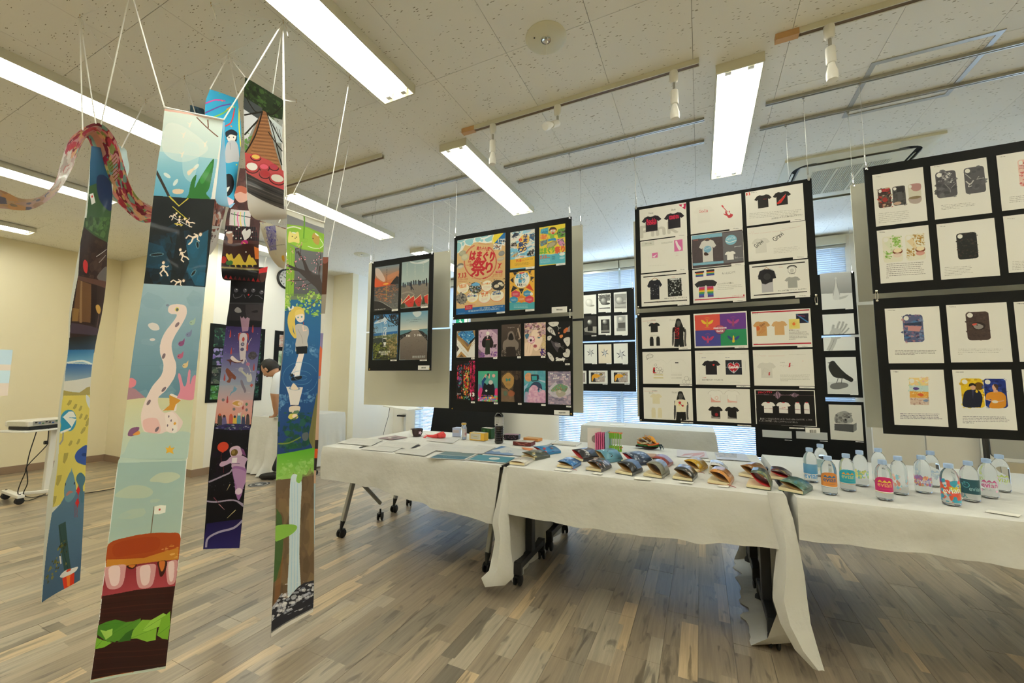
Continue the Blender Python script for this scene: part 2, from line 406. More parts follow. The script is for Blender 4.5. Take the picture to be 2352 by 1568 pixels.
class Cv:
    """canvas; M maps photo pixels to metres (u right, v down) on the surface"""
    def __init__(s,w,h,ppm,bg,M=None):
        s.W,s.H=max(4,int(w*ppm)),max(4,int(h*ppm));s.ppm=ppm;s.a=np.empty((s.H,s.W,3));s.a[:]=rgb(bg);s.M=M;s.x0=s.y0=0;s.k=1;s.r=np.random.RandomState(7)
    def view(s,x0,y0,k):s.x0,s.y0,s.k=x0,y0,k;return s
    def m(s,p):
        if s.M is None:return np.array(p,float)*s.ppm
        return np.array(s.M(s.x0+p[0]/s.k,s.y0+p[1]/s.k))*s.ppm
    def mask(s,P):
        P=np.array(P,float);x0,y0=np.floor(P.min(0)).astype(int);x1,y1=np.ceil(P.max(0)).astype(int)
        x0,y0=max(x0,0),max(y0,0);x1,y1=min(x1,s.W),min(y1,s.H)
        if x1<=x0 or y1<=y0:return None
        ys=np.arange(y0,y1)+.5;A=P;B=np.roll(P,-1,0)
        ay,by=A[:,1][None],B[:,1][None];Y=ys[:,None]
        hit=(ay<=Y)!=(by<=Y)
        with np.errstate(all='ignore'):X=A[:,0][None]+(Y-ay)/(by-ay)*(B[:,0]-A[:,0])[None]
        r,e=np.nonzero(hit);c=np.clip(np.ceil(X[r,e]-.5).astype(int)-x0,0,x1-x0)
        d=np.zeros((y1-y0,x1-x0+1),int);np.add.at(d,(r,c),1)
        return(np.cumsum(d,1)[:,:-1]%2).astype(bool),x0,y0
    def fill(s,P,col,al=1,col2=None,ax=1,fn=None):
        q=s.mask(P)
        if q is None:return s
        mk,x0,y0=q;h,w=mk.shape;R=s.a[y0:y0+h,x0:x0+w]
        if fn is not None:
            yy,xx=np.mgrid[0:h,0:w];C=fn((xx+.5)/w,(yy+.5)/h)
        elif col2 is not None:
            t=(np.arange(h)/max(h-1,1))[:,None,None]if ax==1 else(np.arange(w)/max(w-1,1))[None,:,None]
            C=rgb(col)*(1-t)+rgb(col2)*t+np.zeros((h,w,1))
        else:C=np.broadcast_to(rgb(col),(h,w,3))
        R[mk]=R[mk]*(1-al)+C[mk]*al
        return s
    def poly(s,pts,col,al=1,**k):return s.fill([s.m(p)for p in pts],col,al,**k)
    def blob(s,pts,col,al=1,**k):return s.fill([s.m(p)for p in crom(pts)],col,al,**k)
    def rect(s,x0,y0,x1,y1,col,al=1,**k):  # upright in metres between two view corners
        a,b=s.m((x0,y0)),s.m((x1,y1));return s.fill([a,(b[0],a[1]),b,(a[0],b[1])],col,al,**k)
    def sc(s,x,y):
        c,a,b=s.m((x,y)),s.m((x+1,y)),s.m((x,y+1));J=np.array([a-c,b-c]).T
        Ji=np.linalg.pinv(J);return c,1/np.hypot(*Ji[:,0]),1/np.hypot(*Ji[:,1])
    def stamp(s,x,y,pts,col,w=1,h=1,al=1,rot=0,**k):  # pts in unit square centred at 0, y down
        c,a,b=s.sc(x,y);cr,sr=math.cos(rot),math.sin(rot)
        P=[(c[0]+(px*w*cr-py*h*sr)*a,c[1]+(px*w*sr+py*h*cr)*b)for px,py in pts];return s.fill(P,col,al,**k)
    def ell(s,x,y,rx,ry,col,al=1,rot=0,**k):return s.stamp(x,y,[(math.cos(t),math.sin(t))for t in np.linspace(0,2*math.pi,22)[:-1]],col,rx,ry,al,rot,**k)
    def line(s,pts,w,col,al=1,smooth=False,taper=None):
        if smooth:pts=crom(pts,False)
        c,a,b=s.sc(*pts[0]);P=np.array([s.m(p)for p in pts]);hw=max(w*a*.5,.35);n=len(P);L,R=[],[]
        for i in range(n):
            t=P[min(i+1,n-1)]-P[max(i-1,0)];t=t/(np.hypot(*t)+1e-9);q=hw if taper is None else hw*(1+(taper-1)*i/(n-1))
            L.append(P[i]+np.array([-t[1],t[0]])*q);R.append(P[i]-np.array([-t[1],t[0]])*q)
        for i in range(n-1):s.fill([L[i],L[i+1],R[i+1],R[i]],col,al)
        return s
    def text(s,t,p0,p1,h,col,al=1,bold=0):  # base line from p0 to p1 (view), letter height h
        v,tri=glyphs(t)
        if not len(v):return s
        a,b=s.m(p0),s.m(p1);_,_,sy=s.sc(*p0);W_=v[:,0].max()or 1;H_=max(.6,v[:,1].max())if len(t)>0 else 1
        ex=(b-a)/W_;n=np.array([ex[1],-ex[0]]);n=n/(np.hypot(*n)+1e-9);n=n if n[1]<0 else(n if abs(n[1])<.3 else-n)
        P=a+v[:,:1]*ex+v[:,1:]*n*(h*sy/H_)
        for q in tri:s.fill(P[q],col,al)
        if bold:
            for dx,dy in((bold,0),(-bold,0),(0,bold),(0,-bold)):
                Q=P+[dx,dy]
                for q in tri:s.fill(Q[q],col,al)
        return s
    def vtext(s,t,x,y0,y1,w,col,al=1,bold=0,x1=None):
        n=len(t);st=(y1-y0)/n;x1=x if x1 is None else x1
        for i,ch in enumerate(t):
            xx=x+(x1-x)*i/max(n-1,1);s.text(ch,(xx-w/2,y0+(i+.85)*st),(xx+w/2,y0+(i+.85)*st),st*.78,col,al,bold)
        return s
    def hatch(s,x0,y0,x1,y1,n,col,w=2,al=.8,skew=0,last=1):  # lines of print too small to read
        for i in range(n):
            y=y0+(y1-y0)*(i+.5)/n;L=x0;end=x1 if i<n-1 else x0+(x1-x0)*last
            end-=(x1-x0)*s.r.rand()*.15
            while L<end:
                q=min(end,L+(x1-x0)*(.02+.06*s.r.rand()));s.line([(L,y+skew*(L-x0)),(q,y+skew*(q-x0))],w,col,al);L=q+(x1-x0)*.012
        return s
    def speck(s,poly,cols,n,sz,al=.9,asp=1,rot=0):  # photographic texture: many small blots inside a region
        P=np.array([s.m(p)for p in poly]);q=s.mask(P)
        if q is None:return s
        mk,x0,y0=q;keep=s.a[y0:y0+mk.shape[0],x0:x0+mk.shape[1]].copy()
        _,a,b=s.sc(*poly[0])
        for i in range(n):
            cx=x0+s.r.rand()*mk.shape[1];cy=y0+s.r.rand()*mk.shape[0];rx=sz*a*(.4+s.r.rand());ry=rx*asp*(.6+.6*s.r.rand());k=s.r.randint(5,8)
            cr,sr=math.cos(rot),math.sin(rot)
            pp=[(math.cos(t)*rx*(.7+.5*s.r.rand()),math.sin(t)*ry*(.7+.5*s.r.rand()))for t in np.linspace(0,6.28,k+1)[:-1]]
            s.fill([(cx+u*cr-v*sr,cy+u*sr+v*cr)for u,v in pp],cols[s.r.randint(len(cols))],al)
        R=s.a[y0:y0+mk.shape[0],x0:x0+mk.shape[1]];R[~mk]=keep[~mk]
        return s
    def grain(s,amt=.02):
        s.a+=(s.r.rand(s.H,s.W,1)-.5)*amt;return s
    def image(s,name,gain=1.0):
        im=D.images.new(name,s.W,s.H);b=np.ones((s.H,s.W,4),np.float32);b[...,:3]=np.clip(s.a*gain*.86,0,1)[::-1]
        im.pixels.foreach_set(b.ravel());im.update();im.pack();return im
    def material(s,name,rough=.55,gain=1.0,spec=.35,coat=0):
        m=mat(name,'FFFFFF',rough,spec=spec,coat=coat);nt=m.node_tree;t=nt.nodes.new('ShaderNodeTexImage');t.image=s.image(name,gain);t.extension='EXTEND'
        nt.links.new(t.outputs[0],nt.nodes['Principled BSDF'].inputs['Base Color']);s.mat=m;return m
TEE=[(-.18,-.5),(-.06,-.45),(.06,-.45),(.18,-.5),(.34,-.44),(.5,-.2),(.36,-.1),(.3,-.16),(.3,.5),(-.3,.5),(-.3,-.16),(-.36,-.1),(-.5,-.2),(-.34,-.44)]
def tee(c,x,y,w,h,col,rot=0,out=None,**k):
    if out:c.stamp(x,y,TEE,out,w*1.03,h*1.03,rot=rot)
    c.stamp(x,y,TEE,col,w,h,rot=rot,**k)
def tank(c,x,y,w,h,col):c.stamp(x,y,[(-.3,-.5),(.3,-.5),(.5,-.25),(.5,.5),(-.5,.5),(-.5,-.25)],col,w,h)
# ---------------------------------------------------------------- boards
BT=.006
class Board:
    def __init__(s,x0,x1,z0,z1,Y,label,name='display_board',cat='display board',group=None,col='10110F',ppm=1000,mt=None):
        s.b=(x0,x1,z0,z1,Y);s.t=thing(name,((x0+x1)/2,Y,z0),label,cat,group);s.col=col
        mb=MB();mb.box(((x0+x1)/2,Y,(z0+z1)/2),(x1-x0,BT,z1-z0));s.panel=mb.build('backing_panel',mt or M['board'],s.t)
        s.cv=Cv(x1-x0,z1-z0,ppm,col,lambda px,py:(lambda p:(p.x-x0,z1-p.z))(pY(px,py,Y-BT/2)))
        s.sheets=[];s.n=0
    def sheet(s,a,b,name='printed_sheet',col='EDEBE2',label=None,th=.0012,border=None):  # a, b: opposite corners in view px
        c=s.cv;A,B=c.m(a)/c.ppm,c.m(b)/c.ppm
        s.sheets.append((A,B,name,label,th));c.rect(*a,*b,col);return s
    def tagcard(s,a,b,name='name_tag'):s.sheet(a,b,name,'F0EEE6',th=.0016);x0,y0,x1,y1=*a,*b;s.cv.hatch(x0+(x1-x0)*.3,y0,x1-(x1-x0)*.25,y1,1,'55554E',max(1.5,abs(y1-y0)*.25),.7);return s
    def done(s,gain=1.0,wires=None,rough=.5,rail=2.96):
        x0,x1,z0,z1,Y=s.b;m=s.cv.material('prints_'+s.t.name.replace('.','_'),rough,gain)
        for A,B,name,label,th in s.sheets:
            s.n+=1
            l,r,t,b=x0+A[0],x0+B[0],z1-A[1],z1-B[1];y=Y-BT/2;n=2;e=.0004*((s.n*7)%3)
            mb=MB();vs=[(l,y-.0002,t),(r,y-.0002,t),(r,y-.0002,b),(l,y-.0002,b),(l,y-th-e,t),(r,y-th,t),(r,y-th-e,b),(l,y-th,b)]
            u=lambda X,Zz:((X-x0)/(x1-x0),(Zz-z0)/(z1-z0));uv=[u(l,t),u(r,t),u(r,b),u(l,b)]*2
            mb.add(vs,[(4,7,6,5),(0,1,2,3),(0,4,5,1),(1,5,6,2),(2,6,7,3),(3,7,4,0)],uv)
            o=mb.build(name,m,s.t)
            if label:o['label']=label
        for wx in wires or[]:
            w=MB();w.cyl((wx,Y,z1+.035),(wx,Y,rail),.0011,5);w.build('hanging_wire',M['wire'],s.t)
            w=MB();w.cyl((wx,Y,z1+.03),(wx,Y,z1+.075),.0045,8);w.cyl((wx,Y,z1+.01),(wx,Y,z1+.03),.0025,6);w.box((wx,Y,z1-.002),(.012,.012,.022));w.lathe([(0,-.012),(.006,-.008),(.006,0),(0,.004)],(wx,Y-.007,z1-.008),8)
            w.build('wire_clip',M['chrome'],s.t,smooth=40)
        return s
    def links(s,xs,gap):
        x0,x1,z0,z1,Y=s.b
        for wx in xs:
            w=MB()
            for q in(z1-.012,z1+gap+.012):w.lathe([(0,-.008),(.006,-.005),(.007,0),(.006,.005),(0,.008)],(wx,Y-.007,q),8,m=Matrix.Rotation(math.pi/2,3,'X'))
            w.tube([(wx+.006*math.cos(t),Y-.009,z1+gap/2+(gap/2+.01)*math.sin(t))for t in np.linspace(0,6.283,13)],.0014,5)
            w.build('link_ring',M['chrome'],s.t,smooth=40)
        return s
def corner_studs(b,pts):
    x0,x1,z0,z1,Y=b.b
    for(x,z,mt)in pts:
        w=MB();w.lathe([(0,-.003),(.006,-.001),(.006,.002),(0,.003)],(x,Y-BT/2-.001,z),8,m=Matrix.Rotation(math.pi/2,3,'X'));w.build('eyelet',M[mt],b.t)

YB,YG=2.84,3.12
# ---- grey panels on the rear rail
def grey(x0,x1,z0,z1,label,wires=None):
    b=Board(x0,x1,z0,z1,YG,label,'grey_panel','panel','bare grey panels hung behind the black boards','C9C7B4',60,M['gboard'])
    b.cv=Cv(.1,.1,50,'C9C7B4');b.sheets=[]
    b.done(wires=wires);return b
# ---- left black board with four photo posters
b=Board(-2.82,-2.10,1.30,2.34,YB,'black board hanging at left with four seaside photo posters on it',group='black display boards on the rails')
c=b.cv.view(845,580,5.6)
b.sheet((95,192),(388,728),'photo_poster','405060','poster of an orange sunset over the sea')
c.poly([(95,192),(405,138),(395,400),(90,448)],'7E93A0',col2='E8742E')
c.blob([(100,210),(150,215),(220,330),(210,375),(160,350),(110,300)],'E6CFC4',.8);c.blob([(95,330),(180,380),(300,390),(290,415),(95,445)],'E85A28',.85)
c.blob([(250,300),(400,230),(402,270),(270,350)],'D98E62',.7);c.ell(232,402,38,10,'FFC84A',.9)
c.poly([(284,412),(330,350),(372,302),(398,312),(395,402)],'1C1816')
c.poly([(90,450),(395,402),(388,728),(85,752)],'58544E',col2='70706C')
c.speck([(90,450),(395,402),(390,520),(88,560)],['C87444','3C4248','8A6450','E08A50','50565C'],260,14,.7,.25)
c.speck([(100,540),(330,510),(300,660),(120,600)],['E0814A','B8633C','C98A62'],130,12,.7,.3)
c.speck([(250,520),(390,480),(388,720),(250,680)],['5A5E64','848488','484C52'],120,9,.7,.4)
c.blob([(85,620),(160,635),(240,680),(320,735),(85,752)],'2A2622');c.line([(88,618),(170,632),(250,678),(325,725)],5,'B4B0A8',.8,True)
c.vtext('一日の終わりは',243,182,385,12,'2A2A2C');c.vtext('九十九里で過ごす',236,400,610,12,'F0C84A',x1=238)
c.text('千葉県 南房総岩井海岸',(85,742),(228,728),13,'F4F2EA')
b.sheet((440,128),(776,690),'photo_poster','A9BDB9','poster of a beach crowd above watermelon slices')
c.poly([(440,128),(788,78),(782,350),(432,390)],'9DB4B6',col2='B9C9C4');c.blob([(540,112),(640,128),(770,90),(780,110),(700,142),(580,140)],'E8ECE8',.85)
c.poly([(432,385),(782,350),(780,400),(430,430)],'9FB6BA');c.poly([(432,425),(780,385),(776,690),(425,714)],'8A8074',col2='7C7268')
c.speck([(432,425),(780,395),(776,640),(425,660)],['948A7C','766C60','A09686'],200,8,.5,.4);c.line([(435,530),(520,505),(580,525),(600,545)],14,'B8AC9A',.5,True)
for x,y,h in[(456,425,60),(480,430,45),(516,410,42),(540,415,50),(590,395,62),(617,392,60),(652,392,70),(668,400,60),(680,395,45),(727,385,55),(708,385,40),(755,390,110),(558,430,115)]:
    k='3A4450' if h<100 else '262C34';c.blob([(x-9,y+h*.25),(x-8,y-h*.45),(x,y-h*.5),(x+8,y-h*.45),(x+9,y+h*.25),(x+4,y+h*.42),(x,y+h*.2),(x-4,y+h*.42)],k);c.ell(x,y-h*.5,7,10,'23201F')
c.line([(556,440),(560,485)],10,'2A2C34');c.line([(565,440),(588,482)],10,'2A2C34')
for P in([(438,650),(530,538),(548,575),(520,600),(460,668)],[(470,640),(590,552),(606,600),(583,692),(520,700)],[(592,615),(682,538),(694,600),(670,690),(640,690)],[(722,560),(776,532),(776,662),(735,640)],[(425,590),(440,610),(430,660)]):
    c.poly(P,'D8392C');c.line(P[:3],7,'E8E4B8')
for P in([(425,670),(470,640),(480,706),(425,714)],[(583,692),(598,612),(625,690)],[(690,662),(722,560),(738,662)]):c.poly(P,'3E4A28')
for x in(545,560,650,660):c.ell(x,640,3,4,'5A1814')
c.vtext('風がすぎる',505,135,300,14,'D8DCCE');c.vtext('大切な日々へ',606,130,330,14,'D8DCCE');c.vtext('なった',712,118,255,14,'D8DCCE')
c.text('南房総岩井海岸',(683,682),(770,675),11,'F4F2EA')
b.sheet((80,806),(376,1376),'photo_poster','4A80B4','poster of a view over hills to a blue sea')
c.poly([(78,806),(388,775),(380,1040),(68,1080)],'3F86C8',col2='A9CBE0');c.blob([(85,905),(200,835),(258,840),(250,870),(120,910)],'E4ECF0',.85)
c.poly([(70,1042),(380,1005),(378,1040),(68,1078)],'2A6FB4');c.poly([(68,1075),(380,1038),(374,1376),(64,1376)],'6A7448',col2='34331E')
c.speck([(68,1075),(380,1038),(378,1110),(66,1130)],['8C9A78','A4AE90','7A8A86','5C7044'],150,9,.8,.4);c.blob([(66,1110),(150,1095),(230,1110),(240,1150),(130,1170),(66,1150)],'38423A')
c.speck([(240,1130),(378,1060),(374,1340),(250,1330)],['A4905E','B8A070','8A7C48','6E6A3C'],260,12,.8,.8);c.speck([(66,1160),(240,1150),(260,1340),(66,1376)],['7C8A30','96A040','2C3018','545E28','20241A'],230,14,.8,.7)
c.line([(210,800),(262,865),(320,900),(376,940)],9,'1C1A18',smooth=True);c.speck([(270,800),(386,780),(382,930),(300,880)],['24262A','1A1C1C','2E3A44'],120,10,.9);c.speck([(80,810),(200,796),(200,850),(80,880)],['30383C','1E2224'],70,9,.85)
c.speck([(68,960),(140,960),(100,1090),(68,1100)],['40484C','5A5C54'],50,7,.7)
c.vtext('やっほー！',222,872,1215,40,'F2F4F2',bold=1,x1=216);c.vtext('太平洋と山に囲まれた町',168,900,1150,9,'DFE8EC',x1=192)
c.text('海も山も楽しめる',(138,1288),(286,1282),24,'F4F2EA',bold=.6);c.text('岩井のまち',(166,1316),(258,1310),24,'F4F2EA',bold=.6)
b.sheet((422,772),(760,1376),'photo_poster','A8C4CC','poster of a jetty running out to sea lettered Yes or No')
c.poly([(424,772),(772,745),(766,980),(418,1000)],'6FA3C0',col2='DCD8C8');c.blob([(580,765),(680,758),(680,800),(630,830),(590,800)],'DCE4E2',.9)
c.poly([(418,1000),(766,975),(764,1110),(412,1110)],'5E8C98');c.blob([(570,990),(650,984),(660,994),(565,998)],'F4F2E6')
c.poly([(412,1110),(560,998),(640,992),(764,1110),(760,1376),(410,1378)],'8C8074',col2='665C54')
for P in([(412,1060),(500,1030),(590,996),(565,1010),(480,1075),(412,1128)],[(640,992),(700,1010),(764,1060),(764,1135),(700,1060)]):c.poly(P,'2A2A28');c.speck(P,['484846','6A6862','1C1C1C'],40,8)
c.speck([(420,1120),(762,1110),(760,1376),(410,1378)],['7C7066','5C524A','6E645A'],300,4,.5)
c.text('インフィニティへの扉は開かれました。',(495,873),(690,860),12,'44484A');c.text('この先は進みますか？',(530,897),(648,888),12,'44484A')
c.text('Yes',(488,1082),(545,1078),30,'F0EEE8',bold=1);c.line([(597,1046),(597,1076),(620,1060),(597,1046)],4,'F0EEE8');c.text('No',(640,1072),(690,1070),26,'F0EEE8',bold=1)
c.text('南房総岩井海岸',(572,1354),(738,1350),30,'D8E2E2',.9)
for a,q in[((308,730),(388,748)),((680,690),(772,706)),((290,1376),(372,1392)),((668,1376),(760,1390))]:b.tagcard(a,q)
b.tagcard((645,1450),(790,1506),'caption_card')
b.done(1.12,[-2.80,-2.115]);corner_studs(b,[(-2.80,1.315,'brass'),(-2.115,1.315,'brass')])
# ---- festival board (upper)
b=Board(-1.885,-.84,1.73,2.455,YB,'upper black board of clam festival posters, one large and three small',group='black display boards on the rails')
c=b.cv.view(1035,525,7.464)
b.sheet((118,203),(932,1418),'festival_poster','DDB982','large beige clam festival poster with a red circle of lettering')
c.poly([(118,203),(940,68),(934,110),(780,230),(600,250),(470,230),(400,240),(340,300),(250,280),(190,400),(116,425)],'EDEDE6')
for P in([(120,205),(160,200),(250,190),(180,235),(120,220)],[(118,250),(150,240),(185,280),(170,350),(135,405),(116,405)],[(195,240),(235,235),(225,285),(200,290)],[(255,200),(330,180),(385,200),(370,270),(320,285),(260,250)],[(340,178),(400,165),(395,190)],[(425,165),(500,150),(520,175),(490,220),(440,220)],[(505,195),(560,185),(555,220),(520,222)],[(585,185),(650,150),(720,110),(725,150),(700,205),(620,225)],[(520,140),(640,118),(620,140),(540,155)]):c.blob(P,'94CBD4')
c.blob([(735,110),(780,95),(912,72),(860,140),(780,220),(735,260),(710,230),(715,160)],'F0DA3A');c.line([(745,105),(722,170),(735,255)],8,'F2EFE4',smooth=True)
c.poly([(912,72),(940,68),(935,180),(870,180),(800,250),(750,250)],'1670B4');c.poly([(820,178),(938,172),(930,290),(800,275)],'EEEDE6');c.poly([(740,262),(880,280),(868,360),(732,355)],'EEEDE6')
c.speck([(830,190),(928,184),(922,272),(815,265)],['3C8CC0','9CC4D8','5C4A3C','2A5A80'],60,12);c.speck([(752,275),(866,290),(856,350),(745,345)],['64A0C4','38485A','B8A890','8C5040'],60,11)
import math as _m
for R_,w_ in((1,9),(.955,5)):
    for a0,a1 in((-1.95,-5.0),(-.98,.55+.62),(2.0,3.6))if False else((2.05,4.35),(-.95,1.42)):
        pts=[(510+278*R_*math.cos(t),565+300*R_*math.sin(t))for t in np.linspace(a0,a1,22)];c.line(pts,w_,'CC2A34')
c.line([(510+272*math.cos(t),565+292*math.sin(t))for t in np.linspace(1.2,2.3,12)],5,'CC2A34')
c.text('MARUGOTO',(480,262),(668,282),12,'CC2A34');c.text('HAMAGURI',(360,852),(520,878),12,'CC2A34')
c.text('南九十九里',(445,362),(665,375),58,'CC2A34',bold=1);c.text('はまぐり',(325,530),(735,556),150,'CC2A34',bold=5)
c.text('祭',(350,790),(592,780),240,'CC2A34',bold=5);c.text('り',(600,745),(712,740),165,'CC2A34',bold=5)
c.text('in',(302,582),(350,580),36,'CC4A3C',bold=1);c.text('一宮',(272,648),(366,645),48,'CC4A3C',bold=1)
for x,y,rx,ry,k in((205,425,62,50,'A9A68C'),(247,490,66,58,'C4BE9C'),(165,635,60,42,'7C766C'),(170,655,55,28,'C8C2B2'),(875,425,55,45,'8C8C88'),(862,520,66,35,'BFB49A')):
    c.ell(x,y,rx,ry,k,rot=-.2);c.ell(x-4,y-6,rx*.7,ry*.6,[min(255,v*255*1.12)for v in rgb(k)],.6)
c.blob([(800,582),(838,600),(885,585),(860,620),(850,660),(888,700),(840,668),(808,710),(822,650),(830,620)],'D8453A')
c.stamp(832,740,[(-.5,-.5),(.5,-.5),(.5,.5),(-.5,.5)],'CC2A34',115,36);c.text('開催場所',(790,750),(878,744),22,'F2E8D8');c.text('一宮海水浴場',(695,812),(890,790),34,'D0643C');c.text('千葉県一宮町一宮海岸',(690,838),(888,818),20,'D0643C');c.hatch(655,862,890,866,1,'D0643C',5,skew=-.08)
c.text('7.13',(132,852),(268,832),80,'C93A30',bold=2);c.text('土',(268,830),(288,828),20,'C93A30');c.text('11:00~14:00',(128,892),(298,875),34,'C95C40');c.hatch(130,905,290,915,1,'C95C40',7,skew=-.08)
for x,y,rx,ry,k in((212,1025,102,90,'F2EED8'),(625,980,95,92,'F2EED8'),(375,1175,98,88,'F2EED8'),(582,1175,104,95,'F2EED8'),(800,1150,115,92,'F2EED8')):
    c.ell(x,y+9,rx+3,ry,('F0C83C','E8743C','F0C83C','E8988C','E8743C')[(x*7)%5 if False else(0 if x==212 else 1 if x==625 else 2 if x==375 else 3 if x==582 else 4)]);c.ell(x,y,rx,ry,k)
for x,y,rx,ry,ks in((425,1015,108,96,['4A4038','B8A898','5C84A8','3C6030','D8D0C4','2A2420']),(815,970,112,92,['3A3A38','2C2C2C','4A4844','22201E']),(188,1200,96,95,['8A8478','6A665C','A8A294','3A3A3E'])):
    P=[(x+rx*math.cos(t),y+ry*math.sin(t))for t in np.linspace(0,6.2,16)];c.poly(P,ks[0]);c.speck(P,ks,150,13)
c.poly([(360,950),(440,918),(500,940),(500,975),(380,985)],'6CB4E0');c.ell(790,985,45,30,'D8CCB0');c.ell(850,940,40,22,'E4DCC8');c.ell(885,965,30,24,'D0C4A8')
for t_,p0,p1,h_,k in(('はまぐりの',(150,990),(272,978),30,'E07830'),('つかみどり',(150,1022),(270,1010),30,'E07830'),('バーベキュー',(540,970),(700,940),28,'E07830'),('はまぐり拾い',(295,1172),(452,1160),32,'28508C'),('体験・展示',(525,1130),(648,1118),32,'E0703C'),('コーナー',(535,1168),(640,1156),32,'E0703C'),('はまぐり',(738,1100),(845,1088),30,'28508C'),('などの販売',(722,1135),(860,1122),30,'28508C')):
    c.text(t_,p0,p1,h_,k,bold=1.2);c.line([(p0[0],p0[1]+6),(p1[0],p1[1]+6)],3,'F0C83C')
for x,y in((165,1040),(560,990),(320,1195),(520,1190),(735,1160)):c.hatch(x,y,x+120,y+60,3,'D8886C',5,.6,-.1,.6)
for x,y,w_ in((285,925,65),(280,1110,85),(305,1275,130)):c.hatch(x,y,x+w_,y+35,2,'E07C6C',9,.6,.1)
c.hatch(500,1310,900,1325,2,'D87C50',3,.6,-.08)
c.poly([(96,1375),(932,1302),(932,1418),(93,1480)],'1568AC');c.stamp(310,1350,[(-.5,-.45),(.5,-.5),(.5,.45),(-.5,.5)],'C8283C',130,80);c.text('荒天中止',(262,1355),(356,1348),20,'F4E8D8');c.hatch(258,1365,358,1378,1,'F4E8D8',7,.8)
c.text('主催：一宮町観光協会',(498,1378),(680,1362),26,'F0EEE4');c.text('TEL 0475-42-1425',(705,1360),(898,1342),24,'F0EEE4');c.hatch(305,1400,895,1430,2,'D8E0E8',9,.75,-.085);c.hatch(130,1448,270,1456,1,'D8E0E8',4,.75,-.05)
b.tagcard((792,1428),(932,1446))
c.view(1160,500,7.125)
b.sheet((88,243),(486,808),'festival_poster','7CC4E4','small blue and yellow festival poster with dark blue lettering, upper row')
c.poly([(88,243),(494,182),(490,460),(84,520)],'E8E8DE');c.speck([(88,243),(494,182),(486,660),(84,690)],['84C8E8','ECE8DA','9CD4EC','F0ECE0','6CB8E0'],60,60,.9,.35,-.25)
c.poly([(84,690),(486,625),(486,795),(78,834)],'F0BE3C')
c.ell(320,360,85,85,'F4C864');c.ell(250,460,60,60,'F4C864');c.ell(300,510,60,45,'F4C864')
for P,ks in(([(105,325),(160,240),(228,250),(220,290),(130,325)],['243248','38506C','1A1C20']),([(400,330),(410,265),(480,262),(476,378)],['2C5C8C','5C6C78','8A8880','6C5C50']),([(92,470),(100,420),(185,405),(192,465)],['2C2828','8C7C74','B8A89C']),([(95,640),(150,590),(215,560),(200,620),(140,645)],['C8A87C','E0D0B0','94704C']),([(358,620),(370,560),(470,508),(476,620)],['1E1E20','3C3430','2C2A2C','E4E0D8'])):c.poly(P,ks[0]);c.speck(P,ks,60,11)
c.vtext('はまぐり',335,262,545,62,'1C3C7C',bold=2,x1=322);c.vtext('祭り',258,395,575,78,'1C3C7C',bold=2.5,x1=252);c.ell(252,362,27,28,'DC5030');c.vtext('一宮',252,342,384,18,'F4ECD8')
c.hatch(250,575,330,620,3,'3C4C64',6,.7);c.hatch(240,625,322,650,1,'D85040',10,.8)
c.text('7.13',(186,725),(264,715),36,'E0562C',bold=2);c.text('(SAT)',(268,712),(318,708),18,'E0562C');c.text('11:00-14:00',(338,698),(456,684),24,'9C7C34');c.hatch(158,740,420,790,3,'7C6428',5,.7,-.08);c.hatch(95,340,180,380,2,'D07878',5,.5,-.3);c.hatch(95,485,200,500,1,'D07878',7,.6);c.hatch(340,470,460,500,2,'D07878',6,.5,-.3);c.hatch(340,205,475,225,2,'D07878',6,.5,-.2)
b.tagcard((338,810),(484,830))
b.sheet((562,163),(990,742),'festival_poster','EFD83C','small yellow festival poster with a boy riding on a clam')
c.poly([(552,612),(640,600),(760,600),(880,575),(988,562),(988,740),(550,776)],'5CBCD0');c.line([(552,612),(640,598),(760,600),(880,575),(988,560)],8,'BCE0DC',smooth=True)
for P,ks in(([(580,260),(590,190),(705,160),(708,265),(640,262)],['3C9CC0','5CB4CC','2C6C8C']),([(582,355),(585,285),(690,275),(680,340)],['EC8C44','E87838','F4A868']),([(578,455),(580,385),(700,350),(690,430),(590,470)],['74706A','9C988C','4C90A8']),([(850,250),(870,190),(985,165),(990,310),(870,330)],['64A83C','4C4C48','8C8878','3C3C3A']),([(862,415),(850,350),(960,335),(985,455),(900,460)],['D88CB8','84807C','6C6864','E0A0C4'])):c.poly(P,ks[0]);c.speck(P,ks,60,12)
c.ell(768,440,92,48,'9C8C68',rot=-.35);c.ell(755,445,70,34,'B8AC88',rot=-.35);c.ell(690,385,1,1,'000000')
c.blob([(735,345),(820,330),(835,375),(770,372),(705,390),(710,350)],'3C98CC');c.blob([(712,245),(765,255),(838,250),(845,280),(808,290),(805,330),(742,335),(740,290),(715,290)],'8CC04C')
c.ell(785,222,46,48,'F0B080');c.blob([(730,225),(728,185),(760,155),(815,155),(845,185),(848,220),(832,195),(790,190),(745,200)],'38241C');c.ell(765,218,14,16,'FFFFFF');c.ell(805,216,14,16,'FFFFFF');c.ell(768,220,7,9,'2A1A14');c.ell(802,218,7,9,'2A1A14');c.blob([(762,245),(808,243),(788,268)],'C8302C')
c.text('はまぐり',(570,592),(808,560),90,'78B83C',bold=4);c.text('祭り',(822,578),(978,548),95,'E4603C',bold=4);c.text('7.13',(575,672),(678,660),44,'E86838',bold=2);c.hatch(684,640,742,660,1,'E86838',16,.8);c.hatch(575,685,745,745,3,'C8E4E4',7,.8,-.08);c.hatch(765,625,825,690,4,'2C5C78',7,.8)
c.ell(935,595,46,26,'F0F0E8');c.ell(932,655,44,20,'D8ECEC',.6)
b.tagcard((834,752),(988,768))
b.sheet((78,898),(484,1488),'festival_poster','F0B840','small orange festival poster with a white circle, lower row')
